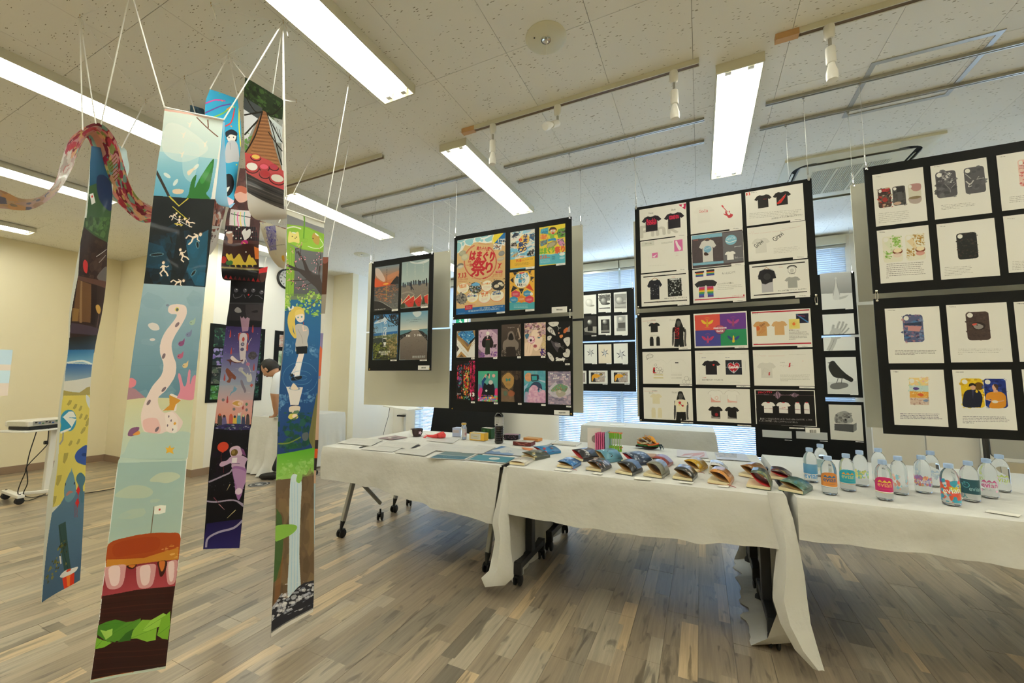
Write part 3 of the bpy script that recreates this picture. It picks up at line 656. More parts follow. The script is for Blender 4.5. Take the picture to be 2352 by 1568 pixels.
for i in range(7):c.poly([(280,1000),(60+i*75,1400),(100+i*75,1400)],'ECC85C',.5)
c.poly([(72,1385),(484,1378),(484,1488),(68,1512)],'4CACB8')
for P in([(130,890),(215,882),(160,950)],[(380,872),(430,866),(410,930)],[(82,1020),(140,970),(142,1070)],[(420,960),(484,970),(420,1040)],[(95,1220),(130,1110),(208,1150)],[(225,1158),(315,1150),(268,1250)]):c.poly(P,'2A2624');c.speck(P,['3C342E','6C6058','A89C8C','24303C'],30,9)
c.poly([(335,1140),(400,1075),(470,1200)],'DC4C2C');c.ell(278,1018,136,140,'F0C048');c.ell(278,1015,126,130,'F4F2E6');c.text('はまぐり',(182,985),(372,965),62,'3C9CC8',bold=2);c.text('祭り',(220,1065),(330,1055),68,'3C9CC8',bold=2);c.ell(270,995,22,20,'A89C80');c.stamp(278,902,[(-.5,-.3),(.5,-.5),(.5,.3),(-.5,.5)],'D8402C',85,26);c.text('7.13',(196,1116),(272,1112),34,'302420',bold=1.5);c.hatch(280,1080,362,1112,2,'50443C',6,.7);c.hatch(245,1120,300,1130,1,'50443C',4)
for x,y,rx,ry,k in((175,1250,68,56,'D8485C'),(365,1240,62,50,'3C94C4'),(145,1340,64,50,'3C94C4'),(272,1330,56,56,'EC8C30'),(400,1335,68,58,'DC4858'),(432,1245,24,24,'F0EEE0')):c.blob([(x+rx*math.cos(t)*(1+.12*(i%2)),y+ry*math.sin(t)*(1+.12*(i%2)))for i,t in enumerate(np.linspace(0,6.283,13)[:-1])],k);c.hatch(x-rx*.7,y-12,x+rx*.7,y+24,2,'F4EEE4',9,.7,-.1)
c.hatch(145,1420,400,1480,3,'D8ECEC',6,.7,-.03)
b.tagcard((334,1500),(482,1524));b.tagcard((765,1464),(1018,1544),'caption_card')
b.done(1.12,[-1.875,-.855]);corner_studs(b,[(-1.875,1.745,'chrome'),(-.855,1.745,'chrome')])
# ---- ten art posters (lower)
b=Board(-1.89,-.84,.97,1.70,YB,'lower black board with ten small art posters in two rows',group='black display boards on the rails')
c=b.cv.view(1035,725,6.672)
def noisebg(P,ks,n,sz,**k):c.poly(P,ks[0]);c.speck(P,ks,n,sz,**k)
b.sheet((98,238),(370,636),'art_poster','E4E2DC','poster of gilt picture frames with a blue painting')
c.poly([(100,240),(378,225),(375,300),(270,560),(100,340)],'A8824C');c.poly([(110,270),(160,238),(340,228),(372,330),(285,440),(120,300)],'3A88C4');c.speck([(110,270),(160,238),(340,228),(372,330),(285,440),(120,300)],['2C6CA8','8CC8E4','1C4C80','5CA8D8','B8DCE8'],90,10);c.poly([(372,322),(375,360),(310,420),(285,440),(290,405)],'1C2430');c.poly([(190,370),(285,445),(262,480)],'7C6458')
for o_ in(0,14,28):c.line([(104,345+o_*.6),(265,500+o_*1.6),(372,350+o_*2.2)],4,('D8B074','7C5C34','C89C5C')[o_//14])
c.poly([(95,636),(162,545),(250,633)],'B88C54');c.poly([(125,636),(165,590),(205,634)],'6C5438');c.poly([(95,450),(132,505),(95,560)],'3C302C');c.text('FOUR SEASONS',(122,455),(270,625),18,'B8B4A8')
b.sheet((430,218),(718,634),'art_poster','C8A8C0','mauve poster of a figure in a dark kimono with a clock for a head')
c.speck([(430,218),(726,206),(716,632),(424,634)],['D4B8CC','BC98B4','C4A4BC','5C3C5C','8C6C94','D8C4D4'],130,13,.7);c.poly([(425,500),(520,600),(500,632),(424,634)],'7C6478');c.poly([(620,208),(726,206),(724,300)],'9C7C9C')
c.blob([(545,310),(600,305),(640,360),(656,420),(645,480),(600,480),(598,370),(545,365),(535,480),(490,470),(482,400),(510,340)],'1E1418');c.poly([(540,360),(600,358),(604,590),(526,594)],'2C3428');c.poly([(540,360),(600,358),(600,368),(540,372)],'A83C3C');c.ell(570,270,26,30,'F0ECE0');c.poly([(553,310),(585,305),(562,350)],'D8CCD4');c.speck([(430,560),(520,560),(520,632),(430,632)],['6C3C8C','8C54A4'],20,11);c.speck([(620,560),(716,550),(716,632),(620,632)],['6C3C8C','8C54A4'],20,11);c.poly([(660,440),(712,432),(695,485),(652,488)],'44303C')
b.sheet((780,138),(1078,620),'art_poster','4C4038','brown poster of a hooded figure opening a coat')
c.poly([(785,138),(1090,126),(1080,618),(768,622)],'54463C',col2='342C28')
for x in(800,850,900,1000,1060):c.line([(930,300),(x,140)],2,'75665A',.5)
c.blob([(868,350),(880,270),(930,232),(965,260),(985,330),(990,360),(1040,420),(1035,500),(985,530),(960,480),(870,480),(830,530),(800,500),(810,400)],'94877C',.75);c.blob([(885,355),(900,290),(930,265),(955,300),(965,360),(920,372)],'17120F');c.poly([(850,480),(985,475),(1010,618),(850,620)],'2C2420');c.line([(1040,360),(1068,340),(1030,190)],22,'B09C88');c.line([(1060,140),(1000,310)],3,'B8AC9C');c.speck([(768,520),(850,520),(850,620),(768,622)],['7C7068','54483E'],26,11);c.speck([(1010,520),(1080,520),(1080,618),(1010,618)],['7C7068','54483E'],24,11);c.text('Suspicion',(876,188),(980,184),20,'B8ACA0')
b.sheet((1132,115),(1458,612),'art_poster','E4CDB8','poster of a woman holding a flower over one eye')
c.poly([(1136,118),(1464,102),(1456,612),(1126,616)],'DCC0A4');c.blob([(1260,230),(1330,215),(1400,300),(1395,400),(1340,520),(1290,530),(1250,430),(1235,320)],'F0D8C4');c.speck([(1136,118),(1464,102),(1460,290),(1380,330),(1300,210),(1240,240),(1190,320),(1134,330)],['B87C94','D8B4BC','E4CCC8','8C5C6C','A898A0','CCA4AC','6C5448'],220,15);c.speck([(1400,300),(1458,300),(1456,520),(1400,500)],['D8BC84','C4A87C','E0CCA0'],60,14)
c.ell(1235,370,58,60,'D898A8');c.ell(1235,370,44,46,'F0D8DC');c.ell(1228,375,18,20,'2C1420');c.speck([(1180,320),(1290,320),(1290,430),(1180,430)],['B84C6C','E4A8B8','F4E4E8'],26,10,.7);c.blob([(1140,290),(1200,280),(1190,330),(1160,355)],'4C7894');c.blob([(1140,430),(1190,410),(1240,440),(1260,500),(1220,612),(1130,612)],'F0D4BC');c.line([(1190,420),(1165,560)],4,'C89C84');c.line([(1225,440),(1205,570)],4,'C89C84');c.ell(1295,465,30,26,'C87478');c.ell(1295,462,20,8,'7C3438');c.ell(1352,335,22,11,'5C7880');c.line([(1325,318),(1375,300)],8,'D87C6C');c.speck([(1350,510),(1456,500),(1456,612),(1390,612)],['3C2464','5C3C8C','2C1848'],40,12)
b.sheet((1484,98),(1832,712),'art_poster','0C0B0C','black poster of a cat among melting clocks lettered Slowly')
for P in([(1505,102),(1648,94),(1635,150),(1560,165),(1515,140)],[(1485,185),(1520,165),(1570,210),(1608,290),(1590,298),(1500,240)],[(1484,320),(1530,305),(1550,325),(1520,375),(1484,370)],[(1728,370),(1760,335),(1826,335),(1828,420),(1795,470),(1765,440)],[(1720,575),(1760,555),(1765,515),(1800,505),(1830,540),(1815,620),(1775,635),(1735,620)],[(1484,570),(1510,562),(1560,610),(1585,670),(1560,696),(1510,650)]):c.blob(P,'D8D4CC');q=np.mean(P,0);c.line([(q[0]-14,q[1]-8),(q[0],q[1]),(q[0]+10,q[1]-16)],3,'2A2828')
for i in range(26):t=i*2.4;c.ell(1545+20*math.cos(t),235+30*math.sin(t),4,4,'1A1818')
c.line([(1630,150),(1660,190),(1690,185)],8,'C8C8C0');c.line([(1655,185),(1645,225)],6,'C8C8C0');c.poly([(1728,250),(1795,180),(1828,150),(1828,245)],'9C8C84');c.blob([(1735,215),(1780,180),(1800,200),(1760,262),(1728,260)],'D0703C');c.ell(1658,265,12,14,'C89478');c.blob([(1672,300),(1712,288),(1720,320),(1690,342),(1670,325)],'D88850')
c.blob([(1535,375),(1580,400),(1620,398),(1680,430),(1685,465),(1650,510),(1640,560),(1600,510),(1565,460)],'6C6468',.7);c.blob([(1600,420),(1680,440),(1670,480),(1610,470)],'A49C9C',.6);c.line([(1655,425),(1680,428)],4,'F0ECE8')
for d in(-10,5,20):c.line([(1680,470),(1735,480+d*2)],2,'C8C4C0')
c.text('Slowly',(1614,688),(1750,686),50,'F4F2EE',bold=2.5);c.text('…',(1752,672),(1792,672),8,'F4F2EE',bold=1.5)
b.sheet((92,692),(372,1300),'art_poster','0E0A0C','black poster of red neon city streaks lettered Japan Tokyo')
c.speck([(92,770),(372,688),(370,1010),(92,1020)],['D8243C','B01C40','E03C64','0C080A','3C0C18','0A0808','C82C30','1C3C50'],360,15,.9,1.4);c.speck([(180,800),(300,780),(285,1240),(190,1200)],['E04424','C8C03C','E88C34','3CA05C','0C080A','D82C34','E4E4B0'],240,10,.9,1.6);c.speck([(290,688),(372,688),(370,1290),(300,1290)],['B8184C','E02C6C','0E0A0C','6C0C2C'],150,15,.9,1.3);c.speck([(118,790),(180,790),(160,1090),(120,1090)],['3C8CA8','30C89C','D84C64','0C080A','8C3CA0'],100,8,.9,1.4)
for x in(90,178,190,290,325):c.line([(x+8,700),(x,1100)],12,'0C080A',.8)
c.text('Japan',(98,1205),(160,1203),26,'E8E4E0');
for i,(ch,k)in enumerate(zip('Tokyo',('B83C2C','D84C6C','E4A83C','3CA45C','48A0B8'))):c.text(ch,(98+i*34,1268),(126+i*34,1266),52 if i==0 else 40,k,bold=1)
c.text('13',(300,1232),(365,1230),50,'F4F0EC',bold=3);c.ell(283,1280,9,11,'38A898')
b.sheet((424,848),(720,1318),'art_poster','54B890','green and pink poster of a figure in black with raised arms')
c.poly([(424,848),(718,842),(718,1130),(424,1120)],'48B088',col2='5C98A8');c.ell(660,918,24,27,'E4A8A0');c.poly([(426,1040),(560,1120),(718,1100),(720,1290),(428,1290)],'6C6CA8');c.ell(470,1190,50,90,'D8387C');c.ell(705,1200,40,90,'E03C74')
c.line([(500,1030),(500,985),(545,900)],26,'E8B8A0');c.line([(590,960),(592,890)],20,'E8B8A0');c.line([(505,1120),(495,1010),(535,950)],40,'1C4880');c.blob([(520,1030),(560,1060),(600,1010),(640,1020),(672,1090),(672,1230),(640,1262),(480,1258),(490,1140)],'10141C');c.ell(615,1020,34,34,'C8C0BC');c.ell(575,900,12,22,'1A1618');c.ell(548,1148,16,18,'D8D8D4')
c.speck([(428,1262),(500,1240),(720,1230),(722,1318),(428,1318)],['E84C8C','F0D03C','4C8CE0','7CD06C','F07C34','8C5CC8','E8E4F0'],110,15)
b.sheet((776,842),(1084,1324),'art_poster','3C3026','brown antique poster of a butterfly in an oval frame')
c.speck([(776,842),(1084,842),(1084,1324),(776,1324)],['4C3E30','32281E','5C4A38','3A3026'],160,22,.6);c.blob([(830,900),(885,870),(935,900),(975,960),(960,1060),(900,1120),(830,1080),(790,1000),(795,940)],'B08850');c.line(crom([(825,890),(885,858),(942,892),(985,960),(968,1065),(900,1132),(822,1088),(780,1000),(785,935)]),5,'74603C')
c.blob([(848,955),(882,975),(915,952),(912,1000),(884,990),(852,1005)],'3C8074');c.hatch(850,1030,920,1080,3,'6C5430',5,.6);c.blob([(970,1000),(985,930),(1030,900),(1060,960),(1080,1020),(1082,1324),(970,1320)],'181412',.85);c.ell(1012,945,28,40,'6C5440',.6);c.poly([(776,1110),(900,1120),(970,1180),(980,1322),(776,1324)],'94785C',.7);c.blob([(880,1180),(930,1140),(985,1180),(960,1230),(900,1230)],'B4603C',.7);c.blob([(810,1170),(850,1150),(870,1200),(830,1230)],'4C7464',.7);c.line([(800,1020),(850,1110),(900,1150)],5,'241A14')
b.sheet((1122,842),(1456,1336),'art_poster','58A8B8','turquoise poster of a television headed figure over pink clouds')
c.speck([(1122,842),(1450,840),(1452,1336),(1124,1332)],['4898AC','64B0BC','5494B0','74A8B4'],120,24,.6,1.5);c.ell(1195,940,58,68,'E0A074');c.speck([(1140,880),(1250,880),(1250,1000),(1140,1000)],['D8986C','B8906C'],20,12,.5);c.blob([(1230,920),(1235,900),(1320,900),(1350,915),(1348,985),(1290,1002),(1238,1000)],'283844');c.poly([(1242,922),(1318,918),(1322,985),(1250,992)],'3CA0A8');c.blob([(1225,1070),(1290,1010),(1370,1030),(1400,1100),(1380,1140),(1230,1140)],'344460');c.poly([(1340,975),(1450,1000),(1450,1030),(1360,995)],'B8C8D8');c.poly([(1124,1080),(1200,1020),(1150,1120),(1124,1160)],'A4C0D8');c.poly([(1140,1120),(1220,1080),(1220,1160),(1140,1170)],'2C7480')
c.blob([(1190,1200),(1215,1110),(1260,1062),(1320,1080),(1345,1170),(1400,1140),(1450,1160),(1452,1330),(1180,1330)],'DCA8C4');c.speck([(1200,1100),(1330,1080),(1450,1170),(1450,1330),(1180,1330)],['E4B8CC','D098B8','E8C4D4','CC98BC'],110,18,.7);c.blob([(1140,1180),(1180,1180),(1190,1330),(1130,1330)],'C4A4C8',.7)
b.sheet((1492,852),(1842,1366),'art_poster','9C90A4','lilac cloud poster of a turtle with white butterflies')
c.speck([(1492,852),(1838,848),(1844,1366),(1494,1358)],['B8A0B4','74708C','D8B8C4','8C88A0','C8B4C0','646480','E0C4CC'],220,30,.6,.5)
for x,y in((1545,885),(1610,920),(1640,955),(1745,930),(1775,965),(1800,900),(1590,960),(1725,900)):c.blob([(x-18,y-14),(x,y),(x+18,y-16),(x+14,y+12),(x,y+4),(x-14,y+14)],'ECECE4')
c.blob([(1500,1130),(1600,1020),(1660,1060),(1800,1070),(1835,1180),(1750,1230),(1600,1250),(1510,1190)],'D0CCD4',.8);c.blob([(1535,1150),(1590,1080),(1670,1040),(1740,1060),(1795,1095),(1750,1170),(1670,1140),(1590,1160)],'749C78');c.speck([(1540,1150),(1600,1070),(1740,1060),(1795,1095),(1750,1170)],['A4644C','5CA078','C88C6C','88B088','8C4C44'],70,9);c.blob([(1610,1160),(1670,1140),(1750,1170),(1755,1210),(1700,1240),(1640,1235)],'B0A898');c.ell(1670,1158,26,22,'C8C0B0');c.hatch(1610,1265,1740,1300,2,'4C4858',7,.8)
for a,q in[((318,640),(368,666)),((654,633),(714,658)),((1022,622),(1076,650)),((1384,618),(1452,645)),((1754,728),(1828,755)),((314,1312),(372,1340)),((662,1325),(724,1354)),((1032,1335),(1088,1365)),((1388,1350),(1456,1380)),((1770,1376),(1846,1404))]:b.tagcard(a,q)
b.tagcard((1584,1442),(1824,1525),'caption_card')
b.done(1.15).links([-1.875,-.855],.03);corner_studs(b,[(-1.875,.985,'brass'),(-.855,.985,'brass')])
# ---------------------------------------------------------------- T-shirt design boards
WHT='EDEBE2'
def person_sil(c,x,y,h,shirt,pants,pat=None):  # x centre of head, y top, h height (view px)
    w=h*.36
    S=lambda pts,k:c.poly([(x+a*w,y+b_*h)for a,b_ in pts],k)
    B=lambda pts,k:c.blob([(x+a*w,y+b_*h)for a,b_ in pts],k)
    B([(-.62,.36),(-.5,.34),(-.45,.6),(-.5,.9),(-.62,.96),(-.66,.8)],'53524F');B([(.62,.36),(.75,.45),(.72,.8),(.78,.95),(.6,.95),(.55,.7)],'53524F')
    B([(-.2,0),(.12,.0),(.3,.15),(.4,.3),(-.35,.32),(-.3,.12)],'1C1C1C');c.ell(x,y+.15*h,w*.22,h*.09,'565552');S([(-.14,.2),(.14,.2),(.16,.3),(-.16,.3)],'565552')
    S([(-.2,.27),(.2,.27),(.56,.3),(.66,.46),(.52,.48),(.47,.44),(.47,.72),(-.4,.72),(-.42,.44),(-.5,.48),(-.63,.46),(-.52,.3)],shirt);S([(-.4,.7),(.47,.7),(.55,.99),(.12,1),(.05,.92),(-.02,1),(-.45,.99)],pants)
bU=Board(-.38,.64,1.72,2.44,YB,'upper black board of nine T-shirt design sheets, right of the festival board',group='black display boards on the rails')
c=bU.cv.view(1450,400,5.059)
bU.sheet((93,415),(650,700),label='sheet with two black shirts, lettered Front and Back, and a pink corner triangle')
c.text('Pink',(110,740),(545,672),130,'CFCCC2',bold=4);tee(c,235,574,232,180,'241E26',rot=-.0);tee(c,498,538,240,180,'241E26')
c.text('Rock’n',(180,572),(290,558),48,'D01E48',bold=1.5);c.text('COKE!',(182,592),(290,580),22,'D01E48',bold=1.5);c.text('COKE ON',(442,525),(552,510),38,'D01E48',bold=3);c.poly([(548,355),(636,340),(628,412)],'D0205C');c.text('1',(588,382),(606,380),28,'F4EEE8',bold=2);c.text('Front',(204,465),(256,459),20,'6C6A64');c.text('Back',(468,425),(516,419),20,'6C6A64')
bU.sheet((677,322),(1295,620),label='sheet with a red splashed guitar');c.text('Coca-Cola',(788,450),(890,440),36,'D04048');tee(c,840,470,240,190,'E9E7DE')
c.text('Coca-Cola',(788,450),(890,440),34,'D04048');c.line([(1055,370),(1125,450)],8,'D0444C');c.poly([(1045,365),(1062,360),(1075,380),(1058,386)],'D0444C');c.blob([(1070,458),(1095,462),(1090,430),(1120,445),(1140,425),(1150,455),(1180,470),(1165,500),(1130,508),(1110,485),(1085,475)],'D0444C');c.blob([(1110,445),(1135,440),(1150,465),(1128,475)],WHT)
bU.sheet((1322,212),(2018,515),label='sheet with two black shirts and a red numbered square')
tee(c,1530,315,205,150,'262422');tee(c,1750,280,215,155,'262422');c.poly([(1690,335),(1740,290),(1795,225),(1788,265),(1740,335),(1700,350)],'D8342C');c.line([(1705,318),(1798,228)],2,'E8E4D8');c.text('COCA',(1530,296),(1574,290),10,'D03438');c.stamp(1356,232,[(-.5,-.5),(.5,-.5),(.5,.5),(-.5,.5)],'D8403C',44,34);c.text('2',(1346,244),(1368,242),24,'F4F0E8',bold=2);c.text('デザイン',(1394,222),(1460,214),14,'6C6A64');c.hatch(1372,450,1980,520,4,'8A887E',4,.7,-.08);c.text('ロゴをロックフェス用に見立てデザイン',(1628,524),(1990,475),16,'35342F')
bU.sheet((105,785),(662,1098),label='sheet with a pink bottle square');tee(c,272,960,240,180,'E6E4DA');tee(c,272,960,234,176,WHT);c.rect(242,918,308,968,'DC74AC');c.poly([(244,960),(300,925),(270,968)],'F0E0E8');c.rect(496,768,598,888,'DC74AC');c.blob([(512,780),(530,775),(545,810),(580,860),(560,885),(540,860),(520,815)],'F2E8EA');c.rect(118,792,268,824,'DADAD0');c.text('デザイン案',(158,818),(236,808),16,'8C8A80');c.hatch(350,790,486,812,2,'8C8A80',4,.7,-.1);c.hatch(200,1060,430,1070,1,'B8B6AC',3,.6,-.05);c.hatch(518,915,550,950,2,'D8A0B0',4)
bU.sheet((693,715),(1315,1042),label='dark sheet with a white shirt on a hanger and a blue disc');c.rect(700,722,1308,1036,'53484A');c.poly([(700,718),(1056,680),(1056,722),(702,762)],'84B8D0');c.poly([(716,1036),(1072,1004),(1074,1034),(718,1064)],'84B8D0');c.poly([(1058,684),(1296,655),(1305,1008),(1072,1036)],'6E6C70');c.speck([(700,765),(1056,725),(1068,1000),(716,1034)],['4C4244','5C5052'],80,12,.5)
tee(c,888,890,200,252,'D8D6D2');c.line([(850,766),(882,742),(916,762)],7,'B8703C');c.ell(886,872,46,40,'84B8D4');c.text('Coca',(850,880),(920,862),24,'E8F0F0');c.blob([(846,915),(870,908),(898,930),(880,945),(850,942)],'3C2420');c.ell(1158,763,68,58,'84C0D8');c.text('Coca-Cola',(1108,765),(1208,750),34,'ECF2F2');c.line([(1095,775),(1140,792),(1220,768)],10,'ECF2F2',smooth=True);tee(c,1150,945,130,100,'F0EEEA');c.text('Front',(722,778),(776,772),20,'D8705C');c.text('Back',(1204,974),(1240,970),16,'E8E4E0');c.line([(1204,978),(1300,968)],2,'E8E4E0');c.line([(1196,845),(1280,832)],7,'D8E0E0')
bU.sheet((1345,628),(2048,948),label='sheet with a pulse line and scribbled lettering');tee(c,1505,828,210,170,'D4D2CA');tee(c,1505,828,204,166,'DEDCD4');c.line([(1362,690),(1390,690),(1400,665),(1410,705),(1420,660),(1432,692),(1760,655),(1970,600)],2,'D8A8A0');c.text('Gravi',(1452,860),(1540,790),46,'33322E');c.text('Gravi',(1672,785),(1775,700),52,'33322E');c.text('Gravitation',(1455,806),(1522,786),12,'33322E');c.text('Gravitation',(1675,730),(1745,702),12,'33322E');c.hatch(1655,855,1960,925,4,'9A988E',4,.7,-.08,.7);c.hatch(1755,625,1930,640,1,'9A988E',3,.6,-.12)
bU.sheet((112,1167),(678,1502),label='sheet with a black patterned shirt on a hanger');c.poly([(140,1190),(635,1148),(635,1158),(140,1202)],'1C1C1A');c.poly([(146,1488),(648,1457),(648,1468),(146,1498)],'1C1C1A');tee(c,272,1340,175,232,'1E1E28');c.line([(240,1226),(270,1204),(306,1222)],6,'B8703C');c.speck([(225,1285),(330,1275),(330,1400),(225,1410)],['C8C8CC','8C8C94','1E1E28','1E1E28'],50,4);c.rect(422,1218,588,1412,'1A1C1A');c.speck([(422,1225),(588,1212),(592,1405),(428,1420)],['D8DCD8','1A1C1A','1A1C1A','A8ACA8'],110,6,asp=1.6);c.text('COKE ROCK FES',(446,1232),(560,1222),14,'E8ECE8',bold=1);c.text('音楽のロックと、サイダーを',(378,1450),(648,1436),12,'35342F');c.hatch(186,1215,206,1220,1,'D87068',3);c.hatch(468,1192,514,1197,1,'D87068',4)
bU.sheet((708,1115),(1335,1460),label='sheet with a rainbow striped shirt')
for i,k in enumerate(('C03C7C','D84C3C','E8C83C','4CA05C','3C6CB4','5C3C8C')):
    c.stamp(870,1318+i*20,[(-.5,-.5),(.5,-.52),(.5,.5),(-.5,.5)],k,170,22);c.stamp(918,1122+i*10,[(-.5,-.5),(.5,-.5),(.5,.5),(-.5,.5)],k,92,11);c.stamp(792,1142+i*9,[(-.5,-.5),(.5,-.5),(.5,.5),(-.5,.5)],k,88,10)
c.poly([(735,1282),(780,1245),(862,1228),(950,1228),(998,1255),(972,1302),(945,1300),(780,1310),(768,1322)],'2C2A2E');c.blob([(856,1300),(876,1298),(882,1360),(888,1424),(848,1426),(852,1360)],'D8D4CC');c.rect(736,1135,848,1142,'2A2A38');c.rect(872,1112,966,1124,'2A2A38');c.text('もっとはじけて',(1056,1164),(1210,1148),24,'7C7A74');c.text('ビンから弾ける炭酸が、',(1002,1284),(1190,1268),16,'8A887E');c.hatch(1002,1290,1290,1350,3,'8A887E',4,.7,-.06,.7);c.poly([(736,1456),(1318,1420),(1318,1428),(736,1467)],'C8283C');c.text('デザインプラン',(1170,1420),(1290,1410),14,'D8707C');c.ell(1307,1406,10,9,'C8283C')
bU.sheet((1370,1052),(2080,1400),label='sheet with a black and grey dip-dyed shirt');c.poly([(1402,1074),(2016,1014),(2018,1026),(1404,1086)],'1C1C1A');c.poly([(1422,1402),(2042,1358),(2044,1368),(1424,1413)],'1C1C1A');tee(c,1578,1235,220,272,'BAB8BC');c.poly([(1473,1190),(1490,1130),(1545,1105),(1605,1105),(1660,1125),(1684,1205),(1645,1215),(1640,1250),(1600,1260),(1560,1280),(1520,1270),(1500,1225),(1476,1222)],'232124');c.ell(1578,1190,42,38,'3A383A');c.line([(1545,1106),(1568,1082),(1602,1104)],6,'B8703C');c.line([(1866+46*math.cos(t),1115+44*math.sin(t))for t in np.linspace(0,6.28,20)],3,'55544E');c.line([(1812,1095),(1830,1072),(1866,1062),(1900,1066),(1922,1085)],14,'35342F',smooth=True);c.ell(1866,1118,24,22,'CFCDC4');c.line([(1836,1160),(1900,1142)],3,'35342F');c.line([(1836,1142),(1900,1160)],3,'35342F');tee(c,1873,1255,185,128,'A9AAA4');c.text('サークルのロゴを融合させながらスケートを滑るデザイン',(1706,1362),(2038,1336),12,'35342F');c.hatch(1464,1098,1488,1104,1,'D87068',4);c.hatch(1712,1076,1768,1082,1,'D87068',4)
for a,q in[((512,702),(650,718)),((1140,622),(1294,638)),((1845,516),(2018,536)),((524,1100),(662,1114)),((1162,1040),(1318,1054)),((1875,952),(2048,972)),((536,1502),(676,1518)),((1180,1458),(1335,1476)),((1902,1400),(2078,1424))]:bU.tagcard(a,q)
bU.done(1.13,[-.37,.625])
bL=Board(-.38,.64,.955,1.69,YB,'lower black board of nine T-shirt sheets, one with four coloured quarters',group='black display boards on the rails')
c=bL.cv.view(1460,695,5.141)
bL.sheet((68,175),(654,530),label='sheet with a woman in a black shirt with a red stripe');tee(c,220,292,140,112,'1E1E1C');tank(c,190,455,44,108,'222220');tank(c,265,453,44,108,'222220');c.text('Front',(404,218),(470,216),26,'B8B6AC');c.text('Back',(140,246),(192,242),22,'CFCDC4');person_sil(c,508,192,330,'1C1A1A','16181A');c.poly([(466,290),(515,286),(514,424),(466,426)],'C8202C');c.vtext('COKE',490,290,420,40,'3A1418',bold=2);c.line([(84,218),(238,210)],2,'D87068');c.hatch(174,200,236,208,1,'7C7A74',5);c.ell(218,244,10,3,'C83C3C');c.hatch(176,385,280,388,1,'7C7A74',2)
bL.sheet((682,132),(1330,522),label='sheet in four coloured quarters with winged bottles');
c.poly([(695,150),(992,132),(1002,322),(705,330)],'E0584C');c.poly([(992,132),(1298,115),(1306,305),(998,320)],'6C3E94');c.poly([(704,330),(1002,320),(1006,508),(710,516)],'4A4C9C');c.poly([(1002,320),(1306,306),(1316,500),(1006,508)],'2C9060')
for x,y,k,k2 in((845,225,'F0C83C','D8A82C'),(1150,215,'B8488C','A04C74'),(852,415,'C83C6C','B84C78'),(1155,410,'3C4C8C','E8C83C')):
    for sgn in(-1,1):c.blob([(x,y+20),(x+sgn*20,y+5),(x+sgn*45,y-15),(x+sgn*72,y-20),(x+sgn*60,y+10),(x+sgn*30,y+30)],k)
    c.blob([(x-6,y-18),(x+6,y-18),(x+12,y+20),(x+13,y+55),(x-13,y+56),(x-11,y+20)],k2);c.line([(x-32,y-40),(x,y-52),(x+30,y-42)],3,k);c.line([(x-18,y-30),(x+20,y-32)],3,k);c.hatch(x-30,y+68,x+30,y+70,1,k,4)
c.ell(997,318,66,56,'8C2C50',.55);c.ell(997,318,58,48,'D8707C',.7);c.text('CHARA ROCK FES',(920,308),(1074,302),14,'F4ECEC',bold=1);c.text('Coca-Cola',(958,345),(1034,340),20,'F4ECEC',bold=1)
bL.sheet((1360,104),(2088,504),label='sheet with two tie-dyed orange shirts between red bars');c.poly([(1372,112),(2048,78),(2050,92),(1374,126)],'C02438');c.poly([(1390,486),(2072,470),(2074,484),(1392,500)],'C02438');c.text('デザインプラン',(1378,138),(1476,132),14,'55544E');tee(c,1487,305,205,172,'CF9C62');c.poly([(1424,280),(1450,276),(1470,300),(1460,325),(1428,332)],'D86C34')
for i in range(12):t=-1.3+i*.24;c.line([(1448+42*math.cos(t),302+42*math.sin(t)),(1448+90*math.cos(t),302+70*math.sin(t))],6,'C0703C',.7)
c.text('Shine',(1478,290),(1530,250),28,'54342C');tee(c,1697,298,190,165,'D8AC74');c.poly([(1890,132),(2040,124),(2042,236),(1900,242)],'1E2038');c.line([(1900,140),(2038,232)],16,'3C7CB8');c.line([(1910,150),(2000,160)],12,'8C3C5C');c.rect(1806,196,1940,305,'E8D878');c.ell(1868,250,19,19,'E87830')
for i in range(14):t=i*.449;c.line([(1868+24*math.cos(t),250+24*math.sin(t)),(1868+42*math.cos(t),250+42*math.sin(t))],2,'D8A048')
c.hatch(1812,315,1880,322,1,'D87068',4);c.text('夏のロックフェス',(1812,334),(1930,331),12,'4C4A44');c.hatch(1812,340,2050,440,6,'4C4A44',5,.75,-.02,.4)
bL.sheet((80,582),(668,962),label='sheet with speech bubble and cartoon clouds');c.line(crom([(125,630),(165,606),(206,622),(190,648),(150,655),(135,672),(134,652)]),3,'2A2A28');c.text('デザイン',(140,636),(188,632),14,'55544E');tee(c,260,755,215,165,'DEDCD2');tee(c,260,755,209,160,WHT);tee(c,487,750,215,165,'DEDCD2');tee(c,487,750,209,160,WHT);c.rect(466,703,504,713,'20201E');c.blob([(208,770),(226,764),(230,785),(222,815),(248,826),(240,832),(206,828)],'C83034');c.blob([(212,795),(226,790),(230,812),(218,815)],'201A1C')
for x,y,r_ in((262,790,16),(290,780,18),(310,800,16),(270,815,18),(298,820,20),(600,895,26),(570,930,22),(618,935,24),(640,900,14)):c.line([(x+r_*math.cos(t),y+r_*math.sin(t))for t in np.linspace(0,6.28,12)],2,'7C7A74')
c.line(crom([(216,735),(234,722),(252,732),(236,748)]),2,'55544E');c.rect(218,849,324,857,'C8B44C');c.rect(212,883,328,891,'C8B44C');c.hatch(420,850,550,856,1,'8A887E',5);c.hatch(420,884,550,890,1,'8A887E',5);c.line([(238,770),(262,758)],4,'2A2A28')
